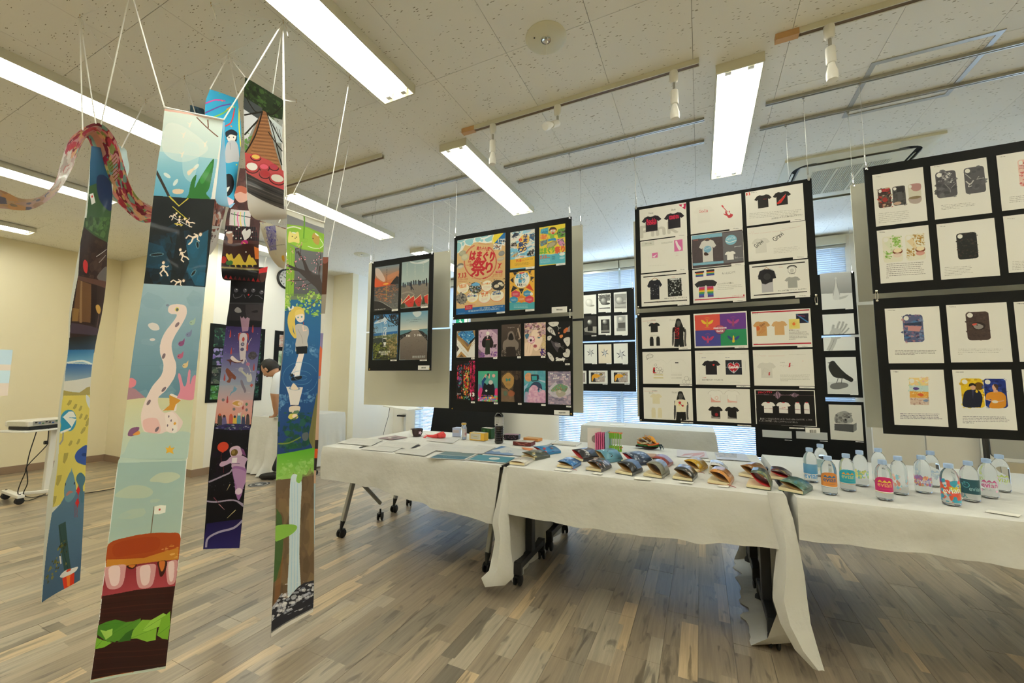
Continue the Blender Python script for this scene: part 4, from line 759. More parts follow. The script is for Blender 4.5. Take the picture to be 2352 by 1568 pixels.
bL.sheet((698,568),(1352,974),label='sheet with a black shirt and a red heart square');c.line([(748,600),(1292,598),(1305,940),(750,940),(748,600)],1.5,'C8C6BC');tee(c,892,765,218,168,'232024');c.blob([(906,732),(920,724),(934,732),(920,746)],'D83C3C');c.rect(1058,678,1258,850,'20222E');c.blob([(1086,750),(1092,720),(1125,706),(1157,728),(1190,706),(1222,722),(1228,752),(1200,795),(1158,828),(1110,795)],'B8B4BC');c.blob([(1094,748),(1100,724),(1128,712),(1157,734),(1190,712),(1216,726),(1220,752),(1196,788),(1158,815),(1114,790)],'C82034');c.line([(1060,762),(1258,764)],4,'E8E4E4');c.line([(1156,700),(1158,736)],8,'E8E4E4');c.line([(1158,795),(1160,834)],8,'E8E4E4');c.text('Coca-Cola',(1106,776),(1212,772),36,'F6F0F0',bold=1.5);c.hatch(780,648,836,654,1,'4C5078',6);c.hatch(1055,646,1112,652,1,'4C5078',6);c.text('CONCEPT',(788,890),(832,889),9,'D86058');c.text('ROCKであなたのハートをLOCK ON.',(788,918),(1032,918),17,'44433E');c.hatch(740,596,792,600,1,'D86058',3)
bL.sheet((1382,560),(2114,986),label='pale sheet with a grey shirt and a small red bottle');tee(c,1545,795,225,180,'D2D0CA');tee(c,1545,795,218,174,'DAD8D0');c.poly([(1572,820),(1586,818),(1584,858),(1568,858)],'C8303C');c.poly([(1815,710),(1828,708),(1826,758),(1804,760)],'C8303C');c.line([(1398,628),(1408,600),(1420,640),(1432,600),(1445,645),(1460,612),(1482,630),(1760,628)],2,'D8988C');c.line([(1700,745),(1730,740),(1740,760),(1750,730),(1760,745),(1860,742)],2,'B8A8A0');c.hatch(1810,606,2030,614,1,'9A988E',3,.6);c.hatch(1705,845,2060,930,5,'9A988E',5,.7,0,.3);c.text('Gravitate',(1706,712),(1760,708),14,'A8A69C');c.text('Coca',(1964,688),(1980,687),6,'C8303C')
for i in range(4):c.line([(1490,860-i*16),(1520,810-i*14),(1600,850-i*12)],1.5,'B4B0A8')
bL.sheet((90,998),(680,1395),label='sheet with a woman in a cream shirt with red print');tee(c,242,1133,142,118,'E4DCBC');tank(c,212,1297,48,118,'E4DCBC');tank(c,287,1299,48,118,'E4DCBC');c.text('Front',(430,1070),(498,1070),26,'B8B6AC');c.text('Back',(160,1074),(212,1072),22,'B8B6AC');person_sil(c,532,1050,340,'EFE6CC','181818');c.blob([(505,1172),(530,1166),(536,1190),(515,1194)],'D0303C');c.blob([(540,1215),(565,1205),(562,1228)],'D0303C');c.line([(530,1195),(545,1210)],6,'2A2A28');c.ell(515,1205,12,9,'E8D878');c.line([(104,1042),(258,1048)],2,'D87068');c.hatch(196,1034,258,1042,1,'7C7A74',5)
bL.sheet((710,1008),(1365,1425),label='sheet with two white and two black flame-hem shirts')
for x,y,k in((944,1105,'F1EFE8'),(1138,1108,'F1EFE8')):tee(c,x,y,180,142,k,out='B8B0A8')
for x,y,k in((944,1295,'1E1C1C'),(1138,1300,'1E1C1C')):tee(c,x,y,174,142,k)
c.poly([(890,1172),(890,1115),(915,1140),(940,1155),(1002,1160),(1002,1174)],'E09488',.8);c.line([(955+18*math.cos(t),1124+18*math.sin(t))for t in np.linspace(0,6.28,14)],3,'D85C54');c.poly([(1085,1175),(1085,1130),(1110,1155),(1196,1166),(1196,1177)],'E8A89C',.8);c.poly([(892,1362),(894,1320),(920,1345),(1000,1350),(1000,1365)],'8C8884');c.poly([(1086,1368),(1088,1330),(1115,1352),(1196,1362),(1196,1374)],'8C8884');c.ell(955,1320,20,20,'8C1C28')
bL.sheet((1402,1022),(2140,1465),label='black sheet with a sound wave and white ringer shirts');c.poly([(1416,1034),(2102,1040),(2128,1458),(1432,1436)],'121012');c.text('デザインプラン',(1446,1072),(1612,1066),26,'D0243C',bold=1);c.line([(1420,1082),(2104,1098)],2.5,'9C7C88')
for i in range(60):
    x=1628+i*5.1;A=44*math.exp(-((i-9)/6)**2)+26*math.exp(-((i-48)/7)**2)+3;c.line([(x,1088-A+(i%3)*3),(x+3,1092+A-(i%4)*3)],3.4,'A8889C')
tee(c,1566,1235,172,130,'EDEAE4');tee(c,1744,1238,175,130,'EDEAE4');tank(c,1912,1242,66,132,'EDEAE4');tank(c,2020,1244,66,132,'EDEAE4')
for x in(1566,1744,1912,2020):c.ell(x,1177,17,6,'C02434')
for x,w_ in((1570,105),(1748,108),(1912,62),(2020,62)):c.stamp(x,1250+(x-1570)*.03,[(-.5,-.5),(.5,-.2),(.5,.5),(-.5,.2)],'8C3C5C',w_,5)
c.text('Coca-Cola',(1722,1242),(1768,1242),10,'C02434');c.text('最初はコーラのロゴの下のせんをコーラみたいに作ったのですが、どうせな',(1470,1376),(2086,1392),20,'DAD6D2');c.text('ら１周した方が面白いと思いこのデザインになりました。',(1455,1400),(1915,1420),20,'DAD6D2')
for a,q in[((508,532),(654,550)),((1168,516),(1330,534)),((1908,502),(2088,524)),((520,964),(668,984)),((1188,976),(1352,998)),((1932,988),(2114,1012)),((534,1405),(680,1424)),((1202,1438),(1366,1462)),((1812,1468),(1992,1492))]:bL.tagcard(a,q)
bL.tagcard((2000,1472),(2180,1540),'caption_card')
bL.done(1.13).links([-.37,.625],.03);corner_studs(bL,[(-.372,.965,'chrome')])
# ---------------------------------------------------------------- phone case boards
def case(c,x,y,w,h,ks,n=0,sz=8,hole=WHT,**k):
    r_=.16;q=[]
    for cx,cy,a0 in((.5-r_,-.5+r_*.6,-math.pi/2),(.5-r_,.5-r_*.6,0),(-.5+r_,.5-r_*.6,math.pi/2),(-.5+r_,-.5+r_*.6,math.pi)):
        q+=[(cx+r_*math.cos(a0+t),cy+r_*.6*math.sin(a0+t))for t in np.linspace(0,math.pi/2,5)]
    c.stamp(x,y,q,ks[0],w,h)
    if n:
        C0,a,b_=c.sc(x,y);P=np.array([(C0[0]+u*w*a,C0[1]+v*h*b_)for u,v in q]);mk=c.mask(P)
        if mk is not None:
            m_,X0,Y0_=mk;keep=c.a[Y0_:Y0_+m_.shape[0],X0:X0+m_.shape[1]].copy()
            for i in range(n):
                cx,cy=X0+c.r.rand()*m_.shape[1],Y0_+c.r.rand()*m_.shape[0];rr_=sz*a*(.4+c.r.rand());c.fill([(cx+rr_*math.cos(t)*(.7+.6*c.r.rand()),cy+rr_*math.sin(t)*(.5+.6*c.r.rand()))for t in(0,1,2,3,4.2,5.2)],ks[1:][c.r.randint(len(ks)-1)],.85)
            R=c.a[Y0_:Y0_+m_.shape[0],X0:X0+m_.shape[1]];R[~m_]=keep[~m_]
    hx,hy=-.31,-.39
    c._hole=(x,y,w,h,hole)
def hole(c):
    x,y,w,h,k=c._hole;C0,a,b_=c.sc(x,y);c.fill([(C0[0]+(-.31+.13*math.cos(t)*(1 if abs(math.cos(t))<.7 else 1))*w*a,C0[1]+(-.385+.085*math.sin(t))*h*b_)for t in np.linspace(0,6.28,18)],k)
bR=Board(.885,1.925,1.72,2.45,YB,'upper black board of phone case design sheets at the right edge',group='black display boards on the rails')
c=bR.cv.view(1975,320,4.355)
def rsheet(b,a,q,lab):b.sheet(a,q,label=lab)
rsheet(bR,(122,358),(677,812),'sheet with three phone cases in a row')
case(c,246,587,130,190,['4C3A32','B83C34','2A2422','C8B498','6C5C50'],60,14);c.blob([(222,605),(250,580),(280,605),(250,630)],'A83430');c.text('TAROT',(212,530),(296,520),28,'C83C3C',bold=2);hole(c)
case(c,393,563,130,190,['4E4C4A','3A3838','5C5A58'],20,20);c.rect(365,480,440,530,'2C2A2A');c.rect(372,530,428,610,'5A5856');c.ell(375,640,40,16,'C8A890');hole(c)
case(c,548,540,128,190,['D8D4C0','DCD8C8'],5,10);c.blob([(500,455),(600,442),(606,500),(560,518),(520,505)],'B48884');c.blob([(488,590),(610,572),(595,635),(515,640)],'B8A8A0');c.ell(550,582,62,14,'8C7C5C');hole(c)
c.hatch(188,735,520,845,6,'8A887E',4,.75,-.1,.7);c.hatch(160,372,212,378,1,'6C6A64',4)
rsheet(bR,(703,270),(1322,735),'sheet with two grey phone cases of hands')
case(c,862,450,205,260,['57565A','6C6A6E','48474A'],26,26)
c.speck([(790,340),(930,320),(930,430),(790,450)],['C8C6C4','E4E2DE','8C8A8C'],50,10);c.line([(850,450),(900,500),(905,530)],8,'8C8A8C');c.line([(955,440),(910,490)],8,'8C8A8C');hole(c)
case(c,1147,408,205,262,['57565A','626166','4C4B4E'],20,26);c.line([(1050,345),(1110,395)],10,'A8A6A6');c.line([(1060,420),(1100,450),(1135,410)],14,'C8C4C0',smooth=True);c.line([(1240,385),(1165,400),(1190,370)],10,'B8B4B0');c.line([(1100,440),(1085,475),(1120,465)],8,'D8D4D0',smooth=True);hole(c)
c.hatch(812,655,1160,710,4,'7A7870',4,.8,-.09,.6);c.hatch(738,275,806,280,1,'6C6A64',4,.8,-.1)
bR.sheet((1362,163),(1990,650),label='sheet with a pink phone case, cut by the picture edge');case(c,1670,330,170,270,['E8C4B8','D86C6C','F0D8C8','C85C5C','E8A08C'],60,14);c.hatch(1590,225,1740,300,5,'9C4C50',8,.8);hole(c);c.hatch(1494,570,1850,640,4,'7A7870',5,.8,-.1);c.hatch(1394,175,1462,180,1,'6C6A64',4,.8,-.1)
rsheet(bR,(168,915),(733,1405),'sheet with a green and an orange leafy phone case')
for x,y,L_ in((326,1098,['E0E4C8','7CB044','98C45C','EDEBE2','C8D8A0']),(553,1078,['E8D4A8','A87C34','C89C4C','EDE4CC','B88C3C'])):
    case(c,x,y,195,260,['E8E4D0','ECE8DC'],3,10);c.poly([(x-85,y-60),(x-30,y-95),(x+20,y+10),(x-10,y+15)],L_[0]);c.speck([(x-20,y-125),(x+82,y-120),(x+85,y-10),(x+10,y-30)],L_[1:3],60,12);c.speck([(x-85,y+20),(x-10,y+10),(x,y+100),(x-80,y+90)],L_[1:],40,12);c.ell(x+50,y+22,50,30,'7C3C24');c.ell(x+50,y+14,42,22,'F0E0B8');c.ell(x+50,y+60,45,22,'D89080' if x>400 else 'E8D0C0',.8);hole(c)
c.hatch(265,1240,665,1395,8,'4C4A48',5,.8,-.06,.2);c.hatch(196,925,258,932,1,'4C4A48',6)
rsheet(bR,(762,852),(1402,1362),'sheet with one dark phone case')
case(c,1072,1065,205,262,['1E1F1D','34342C','2A2422','3C3A30','242A26','44302C'],110,10);hole(c);c.hatch(848,1275,1145,1370,6,'8A887E',4,.8,-.06,.6);c.hatch(800,868,862,872,1,'6C6A64',4)
bR.sheet((1430,770),(1990,1300),label='lower sheet cut by the picture edge');c.hatch(1525,1215,1900,1310,6,'8A887E',5,.8,-.05);c.hatch(1475,790,1555,796,1,'6C6A64',4)
bR.done(1.13,[.895,1.91]);corner_studs(bR,[(.897,2.437,'chrome')])
bR=Board(.885,1.925,.955,1.69,YB,'lower black board of phone case design sheets at the right edge',group='black display boards on the rails')
c=bR.cv.view(2000,670,4.48)
rsheet(bR,(142,175),(755,732),'sheet with a blue and pink crossing-scene phone case');case(c,436,377,208,280,['5C6488','8C6C8C','4C7CB0','B87C84','3C4468','7C90B8'],90,18);c.poly([(345,325),(520,310),(522,345),(345,345)],'34405C');c.poly([(380,350),(525,355),(500,410),(380,400)],'C88C8C');hole(c);c.hatch(250,600,675,650,4,'3A3A38',5,.85,0,.6);c.hatch(175,186,262,192,1,'4C4A48',6)
rsheet(bR,(772,138),(1460,722),'sheet with a brown phone case and a bird');case(c,1102,350,238,292,['4A3A36','54433E','40322F'],90,12);c.ell(1110,352,66,42,'2C2220');c.blob([(1050,335),(1085,325),(1150,345),(1150,370),(1110,385),(1070,375),(1055,355)],'94908C');c.blob([(1042,332),(1085,322),(1088,335),(1055,348)],'D85848');c.ell(1092,342,6,6,'201818');hole(c);c.hatch(896,580,1370,650,4,'A4A298',4,.8,0,.1);c.hatch(806,154,880,158,1,'4C4A48',6)
bR.sheet((1465,105),(2150,715),label='plain sheet cut by the picture edge');c.hatch(1500,118,1600,126,1,'4C4A48',7);c.hatch(1600,560,2000,640,4,'7A7870',5)
rsheet(bR,(200,802),(800,1390),'sheet with a patchwork phone case');case(c,494,1025,205,285,['ECEADE','ECEADE'],1,1)
for P,ks,n_,z_ in(([(392,882),(590,882),(590,965),(394,962)],['F0D490','E8B4B8','C8D8B0','F0ECE0','E8C8A0'],40,12),([(394,962),(590,965),(592,1030),(398,1020)],['C4DCD8','B4D0D4','D8E4DC'],20,12),([(398,1020),(592,1030),(594,1092),(402,1088)],['E8A848','F0D898','F0C468'],60,8),([(402,1090),(596,1094),(598,1165),(408,1160)],['D8C0B0','C89C8C','E4D4C4','A88078'],50,9)):c.poly(P,ks[0]);c.speck(P,ks,n_,z_)
c.blob([(434,995),(450,980),(485,985),(496,1000),(460,1012)],'5C4890');c.blob([(478,1060),(510,1042),(545,1060),(520,1075)],'E06438');c.blob([(535,1120),(570,1105),(594,1120),(570,1132)],'7C94B8');hole(c);c.hatch(303,1245,735,1310,4,'3C3A54',6,.8,.01,1);c.hatch(230,820,285,826,1,'4C4A48',6)
rsheet(bR,(835,802),(1510,1425),'sheet with a yellow and a blue phone case of portraits')
case(c,1045,1040,228,300,['E8C020','F0D030','C89818','F0D850'],60,20);c.ell(1110,970,50,40,'6C4C14');c.blob([(955,1180),(950,1080),(975,1020),(1040,1005),(1110,1015),(1148,1090),(1130,1180),(1110,1188)],'1C2034');c.ell(1048,975,28,38,'D8A888');c.blob([(1008,975),(1015,945),(1050,938),(1078,955),(1076,975),(1050,960)],'241C18');c.poly([(1035,1010),(1060,1010),(1050,1100)],'3C3A58');c.ell(1088,1024,14,14,'E8C020');hole(c)
case(c,1282,1042,230,300,['1C3080','2440A0','142460','3450A8'],60,24);c.blob([(1180,1110),(1190,1050),(1240,1030),(1330,1028),(1380,1060),(1392,1120),(1370,1190),(1220,1190),(1240,1110)],'E0942C');c.ell(1270,982,24,32,'DCA88C');c.blob([(1262,955),(1290,950),(1310,970),(1300,1010),(1285,990)],'4C342C');c.poly([(1258,1010),(1300,1008),(1310,1032),(1260,1036)],'DCA88C');c.line([(1190,1105),(1250,1125),(1300,1130),(1370,1118)],14,'DCA88C');c.ell(1276,1130,32,16,'E4DCD0');hole(c)
c.hatch(945,1275,1425,1355,5,'4C4C58',6,.8,.01,.3);c.hatch(870,822,960,828,1,'4C4A48',6)
bR.sheet((1548,798),(2150,1450),label='lower plain sheet cut by the picture edge')
bR.done(1.13).links([.897,1.91],.03)
# ---------------------------------------------------------------- sketch boards in front of the windows
YS=5.62
def zS(x,y):return pY(x,y,YS).z
def xS(x,y):return pY(x,y,YS).x
def ball(c,x,y,rx,ry,k1,k2):
    c.ell(x,y,rx,ry,k2)
    for i in range(1,6):f=1-i*.15;c.ell(x-rx*.12*i*.6,y-ry*.12*i*.6,rx*f,ry*f,list(rgb(k2)*(1-i/5)+rgb(k1)*(i/5)))
xr=xS(1456,660)
b=Board(xr-1.03,xr,zS(1456,780),zS(1456,660),YS,'upper black board with six pencil drawings of spheres, in front of the blinds',group='black sketch boards before the windows',ppm=700)
c=b.cv.view(1330,650,6.03)
SP='E8E6DC'
for i,(a,q,lb)in enumerate([((60,170),(240,414),'drawing of a white sphere'),((265,150),(442,393),'drawing of a grey sphere with dark hatching'),((480,132),(664,392),'drawing of a sphere on a grey ground'),((66,462),(243,714),'dark drawing of an egg on a cube'),((266,460),(443,708),'drawing of an egg on a cube in a white margin'),((484,450),(676,715),'pale drawing of an egg on a cube')]):b.sheet(a,q,'pencil_drawing',SP,lb)
ball(c,138,272,48,50,'F2F0E6','C0BEB2');c.ell(175,312,40,12,'8C8A80',.8);ball(c,138,268,48,50,'F2F0E6','C8C6BA')
c.poly([(278,165),(430,155),(428,240),(278,250)],'6C6A64');c.speck([(278,165),(430,155),(428,240),(278,250)],['545250','8C8A82'],50,10);c.poly([(278,345),(430,335),(430,350),(278,356)],'4C4A48');c.ell(375,285,55,16,'3A3836');ball(c,342,250,48,52,'C8C6BC','5C5A56')
c.poly([(490,155),(655,145),(655,235),(490,240)],'9C9A92');c.poly([(490,240),(655,235),(655,350),(492,352)],'B4B2AA');c.ell(605,275,50,14,'84827C');ball(c,560,238,56,56,'E0DED4','8C8A84');c.line([(492,340),(655,330)],12,'8C8A84')
c.rect(66,462,243,714,'2E2C28');c.poly([(68,630),(120,600),(242,600),(242,690),(80,672)],'9C988C');c.rect(118,595,190,660,'1C1A18');ball(c,148,540,36,38,'E8E6DC','4C4A46')
c.rect(302,505,424,688,'302E2A');c.rect(305,652,420,672,'8C887E');c.rect(330,580,395,645,'4A4842');ball(c,358,538,36,36,'E4E2D8','54524C')
c.rect(520,455,648,660,'ACAAA4');c.rect(540,548,640,620,'54524E');c.rect(520,625,640,660,'8C8A84');ball(c,580,500,42,42,'F0EEE4','9C9A94')
for x,y in((170,414),(370,393),(592,390),(172,722),(370,708),(600,712)):b.tagcard((x,y+1),(x+70,y+12))
b.done(1.17,[xr-.02])
b=Board(xr-1.03,xr,zS(1457,899),zS(1456,784),YS,'lower black board with three star drawings and coloured eagle heads',group='black sketch boards before the windows',ppm=700)
c=b.cv.view(1330,650,6.03)
for a,q,lb,k in[((72,850),(250,1110),'drawing of a folded star, left of three',SP),((268,848),(452,1110),'cream drawing of a folded star','E8DCC4'),((478,838),(680,1110),'drawing of a dark folded star',SP),((135,1210),(398,1392),'coloured drawing of an eagle head, left',SP),((444,1206),(705,1390),'coloured drawing of an eagle head, right',SP),((-40,1212),(104,1392),'drawing half hidden at the left',SP)]:b.sheet(a,q,'pencil_drawing',k,lb)
for x,y,r_ in((160,962,55),(358,966,58),(582,988,70)):
    for i in range(6):
        t=i*1.047+.3;c.poly([(x+r_*.4*math.cos(t-.5),y+r_*.4*math.sin(t-.5)),(x+r_*math.cos(t),y+r_*1.1*math.sin(t)),(x+r_*.4*math.cos(t+.5),y+r_*.4*math.sin(t+.5))],('34343A','8C8C8C','54545C')[i%3]);c.poly([(x+r_*.4*math.cos(t),y+r_*.4*math.sin(t)),(x+r_*.9*math.cos(t+.05),y+r_*math.sin(t+.05)),(x+r_*.4*math.cos(t+.5),y+r_*.4*math.sin(t+.5))],'D8D6D0')
    c.ell(x,y,r_*.35,r_*.4,'C8C8C4')
for x in(260,578):
    P=[(x-97,1236),(x+97,1230),(x+98,1368),(x-95,1368)];c.poly(P,'3A3634');c.poly([(x-50,1240),(x+97,1230),(x+98,1368),(x-30,1360)],'B4A498');c.speck([(x-50,1240),(x+97,1230),(x+98,1368),(x-30,1360)],['C8BCB0','948478','DCD4C8','A4A8B0'],60,10);c.blob([(x-84,1340),(x-82,1290),(x-55,1262),(x-10,1258),(x+35,1285),(x-10,1310),(x-50,1312),(x-74,1358)],'E8A42C');c.ell(x+46,1262,20,14,'2A2420');c.ell(x+46,1262,12,9,'D8B03C');c.ell(x+46,1262,5,4,'100C0A')
c.rect(10,1240,84,1370,'9C908C')
for x,y in((180,1108),(380,1108),(604,1110),(326,1392),(630,1392)):b.tagcard((x,y+1),(x+70,y+13))
b.done(1.17)
xr=xS(1963,640)
def hand_(c):
    k,d='C4C2BA','7C7A74'
    for P,w in(([(560,700),(590,640),(605,590)],46),([(600,560),(590,530),(596,495)],22),([(620,540),(630,500),(645,470)],20),([(640,545),(662,505),(672,470)],20),([(655,555),(682,520),(698,488)],18),([(660,575),(695,545),(716,520)],15)):c.line(P,w,k,smooth=True);c.line(P,2.5,d,smooth=True)
    c.blob([(565,560),(590,525),(640,530),(665,565),(650,600),(600,612),(570,595)],k);c.line([(590,560),(620,575),(650,560)],2.5,d,smooth=True)
def big(z0,z1,lab):return Board(xr-1.03,xr,z0,z1,YS,lab,group='black sketch boards before the windows',ppm=600)
b=big(zS(1965,768),zS(1962,624),'upper black board with a drawing of a bottle, right of the T-shirt board');c=b.cv.view(1740,600,3.41)
b.sheet((487,98),(750,366),'pencil_drawing','E6E4DC','pencil drawing of a glass bottle');c.poly([(487,98),(738,88),(742,245),(494,255)],'D0CEC8',col2='9C9A94');c.blob([(604,130),(620,130),(624,190),(642,245),(646,290),(618,302),(592,294),(590,250),(602,195)],'D8D6CE');c.line([(606,140),(600,210),(592,270)],3,'8C8A84',smooth=True);c.line([(620,140),(626,200),(644,260)],3,'8C8A84',smooth=True);c.poly([(640,280),(715,262),(690,285),(640,300)],'C0BEB6');b.tagcard((688,367),(750,373));b.sheet((506,418),(763,566),'pencil_drawing','EAE8E0','upper half of a pencil drawing of a raised hand');hand_(c)
b.done(1.17,[xr-.02])
b=big(zS(1975,913),zS(1965,774),'middle black board with drawings of a raised hand and a crow');c=b.cv.view(1740,600,3.41)
b.sheet((512,597),(768,697),'pencil_drawing','EAE8E0','lower half of a pencil drawing of a raised hand');hand_(c)
b.sheet((530,750),(790,1042),'pencil_drawing','ECEAE2','pencil drawing of a crow on a round base');c.poly([(545,945),(785,935),(790,1040),(548,1030)],'DEDCD4');c.blob([(568,985),(580,960),(640,948),(700,955),(706,980),(640,1000),(590,998)],'7C7A76');c.blob([(556,830),(562,800),(575,782),(598,780),(620,805),(660,850),(700,885),(748,920),(735,944),(690,920),(650,915),(600,905),(570,870)],'35342F');c.poly([(545,794),(570,788),(572,802)],'4A4844');c.poly([(660,890),(700,885),(748,922),(732,945),(680,920)],'2A2926');c.line([(632,910),(618,955)],5,'5C5A56');c.line([(662,912),(655,955)],5,'5C5A56');b.tagcard((726,1040),(790,1046))
b.done(1.17)
b=big(zS(1990,1068),zS(1978,923),'lowest black board with a skull drawing, above the water bottles');c=b.cv.view(1740,600,3.41)
b.sheet((555,1120),(832,1408),'pencil_drawing','E6E0D0','pencil drawing of a skull on a block');c.blob([(608,1260),(604,1215),(630,1185),(680,1172),(715,1185),(735,1215),(748,1250),(720,1268),(660,1270)],'A8A49A');c.speck([(610,1190),(740,1190),(745,1265),(610,1265)],['8C887E','C0BCB0','74706A'],40,12);c.ell(690,1240,9,8,'3C3A36');c.ell(716,1220,7,8,'4C4A46');c.poly([(602,1272),(752,1276),(775,1262),(776,1320),(748,1338),(602,1322)],'5C5A56');c.poly([(752,1276),(775,1262),(776,1318),(750,1338)],'8C8A82');b.tagcard((766,1408),(832,1418))
b.sheet((36,1318),(270,1388),'pencil_drawing','C4C4BE');b.sheet((300,1328),(550,1400),'pencil_drawing','C4C4BE');b.tagcard((212,1396),(270,1404));b.tagcard((488,1404),(550,1412))
b.done(1.17)
# ---------------------------------------------------------------- grey panels, rails, tracks
grey(-3.14,-2.11,1.71,2.445,'bare grey panel hanging behind the seaside poster board, its right end showing',[-3.12,-2.13])
grey(-3.14,-2.10,.96,1.695,'bare grey panel hanging below the seaside poster board')
grey(-1.88,-.83,1.72,2.49,'bare grey panel behind the upper festival board, its right edge showing',[-.845])
grey(-1.88,-.84,.97,1.70,'bare grey panel behind the lower art poster board')
grey(-.43,.60,1.72,2.45,'bare grey panel behind the upper T-shirt board, left edge just showing',[-.41,.58])
grey(-.43,.60,.96,1.70,'bare grey panel behind the lower T-shirt board, left edge just showing')
grey(.90,1.93,1.72,2.47,'bare grey panel left of and behind the upper phone case board',[.915,1.91])
grey(.895,1.93,.96,1.70,'bare grey panel left of and behind the lower phone case board')
def rail(x0,x1,y,lab,hooks):
    t=thing('picture_rail',((x0+x1)/2,y,CEIL),lab,'picture rail','aluminium picture rails')
    m=MB();z=CEIL-.009
    m.prism([(x0,y-.011,CEIL),(x0,y-.011,CEIL-.018),(x0,y-.004,CEIL-.018),(x0,y-.004,CEIL-.014),(x0,y+.004,CEIL-.014),(x0,y+.004,CEIL-.018),(x0,y+.011,CEIL-.018),(x0,y+.011,CEIL)],(x1-x0,0,0));m.build('rail',M['alu'],t)
    for x in hooks:
        h=MB();h.box((x,y,CEIL-.022),(.012,.008,.014));h.tube([(x,y,CEIL-.028),(x,y,CEIL-.04),(x+.006,y,CEIL-.048),(x,y,CEIL-.055),(x-.006,y,CEIL-.048)],.0016,5);h.build('rail_hook',M['steel'],t)
rail(-1.41,.08,YB,'front aluminium picture rail in the middle, above the festival and T-shirt boards',[-.855,-.37])
rail(-1.41,.08,YG,'rear aluminium picture rail in the middle',[-.845,-.41])
rail(.43,2.6,YB,'front aluminium picture rail at right, crossing the ceiling hatch',[.625,.895,1.91])
rail(.43,2.6,YG,'rear aluminium picture rail at right, crossing the ceiling hatch',[.58,.915,1.91])
rail(-3.26,-1.76,YB,'front aluminium picture rail at left, above the seaside poster board',[-2.80,-2.115,-1.875])
rail(-3.26,-1.76,YG,'rear aluminium picture rail at left',[-3.12,-2.13])
def spot(x,y,label,bend=None):
    t=thing('spotlight',(x,y,CEIL-.03),label,'spotlight','white spotlights on the ceiling tracks');t_off=None
    z=CEIL-.03
    a=MB();a.lathe([(0,0),(.022,0),(.024,-.015),(.022,-.055),(.014,-.065),(0,-.065)],(x,y,z),16);a.build('adapter',M['white_pl'],t,smooth=40)
    j=MB();j.cyl((x,y,z-.06),(x,y,z-.105),.007,10);j.lathe([(0,-.008),(.009,0),(0,.008)],(x,y,z-.108),8);j.build('joint',M['steel'],t,smooth=40)
    d=Vector(bend or(.0,.0,-1)).normalized();q=Vector((x,y,z-.112));R=Vector((0,0,1)).rotation_difference(d).to_matrix()
    s_=MB();s_.lathe([(0,0),(.020,0),(.021,.01),(.021,.075),(.019,.08),(0,.08)],q,16,m=R);s_.build('lamp_socket',M['white_pl'],t,smooth=40)
    l=MB();l.lathe([(0,.075),(.013,.08),(.017,.10),(.024,.125),(.025,.15),(.022,.165),(0,.168)],q,16,m=R);l.build('lamp',M['frost'],t,smooth=40)
M['frost']=mat('frosted_bulb','F4F2EA',.3)
def track(x0,x1,y,lab,spots,flip=False):
    t=thing('lighting_track',((x0+x1)/2,y,CEIL),lab,'lighting track','ceiling lighting tracks')
    m=MB()
    for s_ in(-1,1):m.box(((x0+x1)/2,y+s_*.014,CEIL-.015),(x1-x0,.006,.03))
    m.box(((x0+x1)/2,y,CEIL-.003),(x1-x0,.03,.006));m.build('rail',M['cream'],t)
    m=MB();m.box(((x0+x1)/2,y,CEIL-.0255),(x1-x0-.01,.0215,.007));m.build('slot',M['track'],t)
    m=MB();m.box((x0-.05,y,CEIL-.016),(.10,.036,.032));m.build('wooden_end_block',M['wood'],t)
    for s_ in spots:spot(*s_)
track(-1.36,.05,2.28,'short lighting track on the ceiling between the two middle lights',[(-1.22,2.28,'white spotlight at the left end of the middle track, pointing down'),(-.76,2.28,'white spotlight in the middle of the track, turned towards the camera',(-.2,-.8,-.55)),(-.08,2.28,'white spotlight at the right end of the middle track')])
track(.50,2.0,2.28,'lighting track at the top right of the ceiling',[(.62,2.28,'white spotlight by the wooden block of the right track')])
track(-3.40,-4.8+.01+2.6,2.28,'lighting track partly hidden behind the bridge banner',[])
# ---------------------------------------------------------------- emergency lamps, hatch, air conditioner
for i,(x,y,r_)in enumerate(((-.66,1.80,.105),(-4.32,4.15,.11))):
    t=thing('emergency_light',(x,y,CEIL),('round emergency ceiling lamp with a pull cord, top centre of the ceiling','round emergency ceiling lamp far away above the seaside poster board')[i],'emergency light','round emergency lamps')
    m=MB();m.lathe([(r_*.22,.0),(r_*.25,-.008),(r_*.9,-.008),(r_,-.002),(r_,.0)],(x,y,CEIL),40);m.lathe([(r_*.24,-.008),(0,-.006)],(x,y,CEIL),40);m.build('cover',mat('ivory','DDD9BE',.4),t,smooth=30)
    m=MB();m.lathe([(.027,-.008),(.025,-.013),(.018,-.013),(.012,-.010),(0,-.010)],(x,y,CEIL),20);m.build('reflector_ring',M['chrome'],t,smooth=30)
    m=MB();m.lathe([(0,-.030),(.006,-.026),(.008,-.018),(.006,-.01)],(x,y,CEIL),10);m.build('bulb',M['frost'],t,smooth=60)
    m=MB();m.cyl((x+.004,y,CEIL-.012),(x+.004,y,CEIL-.085),.0009,5);m.tube([(x+.004+.005*math.sin(a),y,CEIL-.094+.009*math.cos(a))for a in np.linspace(0,6.28,9)],.001,5);m.build('pull_cord',M['string'],t)
    m=MB();m.lathe([(0,0),(.004,0),(.004,-.001),(0,-.001)],(x-.05,y-.035,CEIL-.0085),8);m.build('test_button',M['black'],t)
t=thing('ceiling_hatch',(1.17,2.96,CEIL),'square aluminium framed access hatch in the ceiling at right','hatch')
M['gridalu']=mat('hatch_frame','B8BCBC',.35,metal=.4)
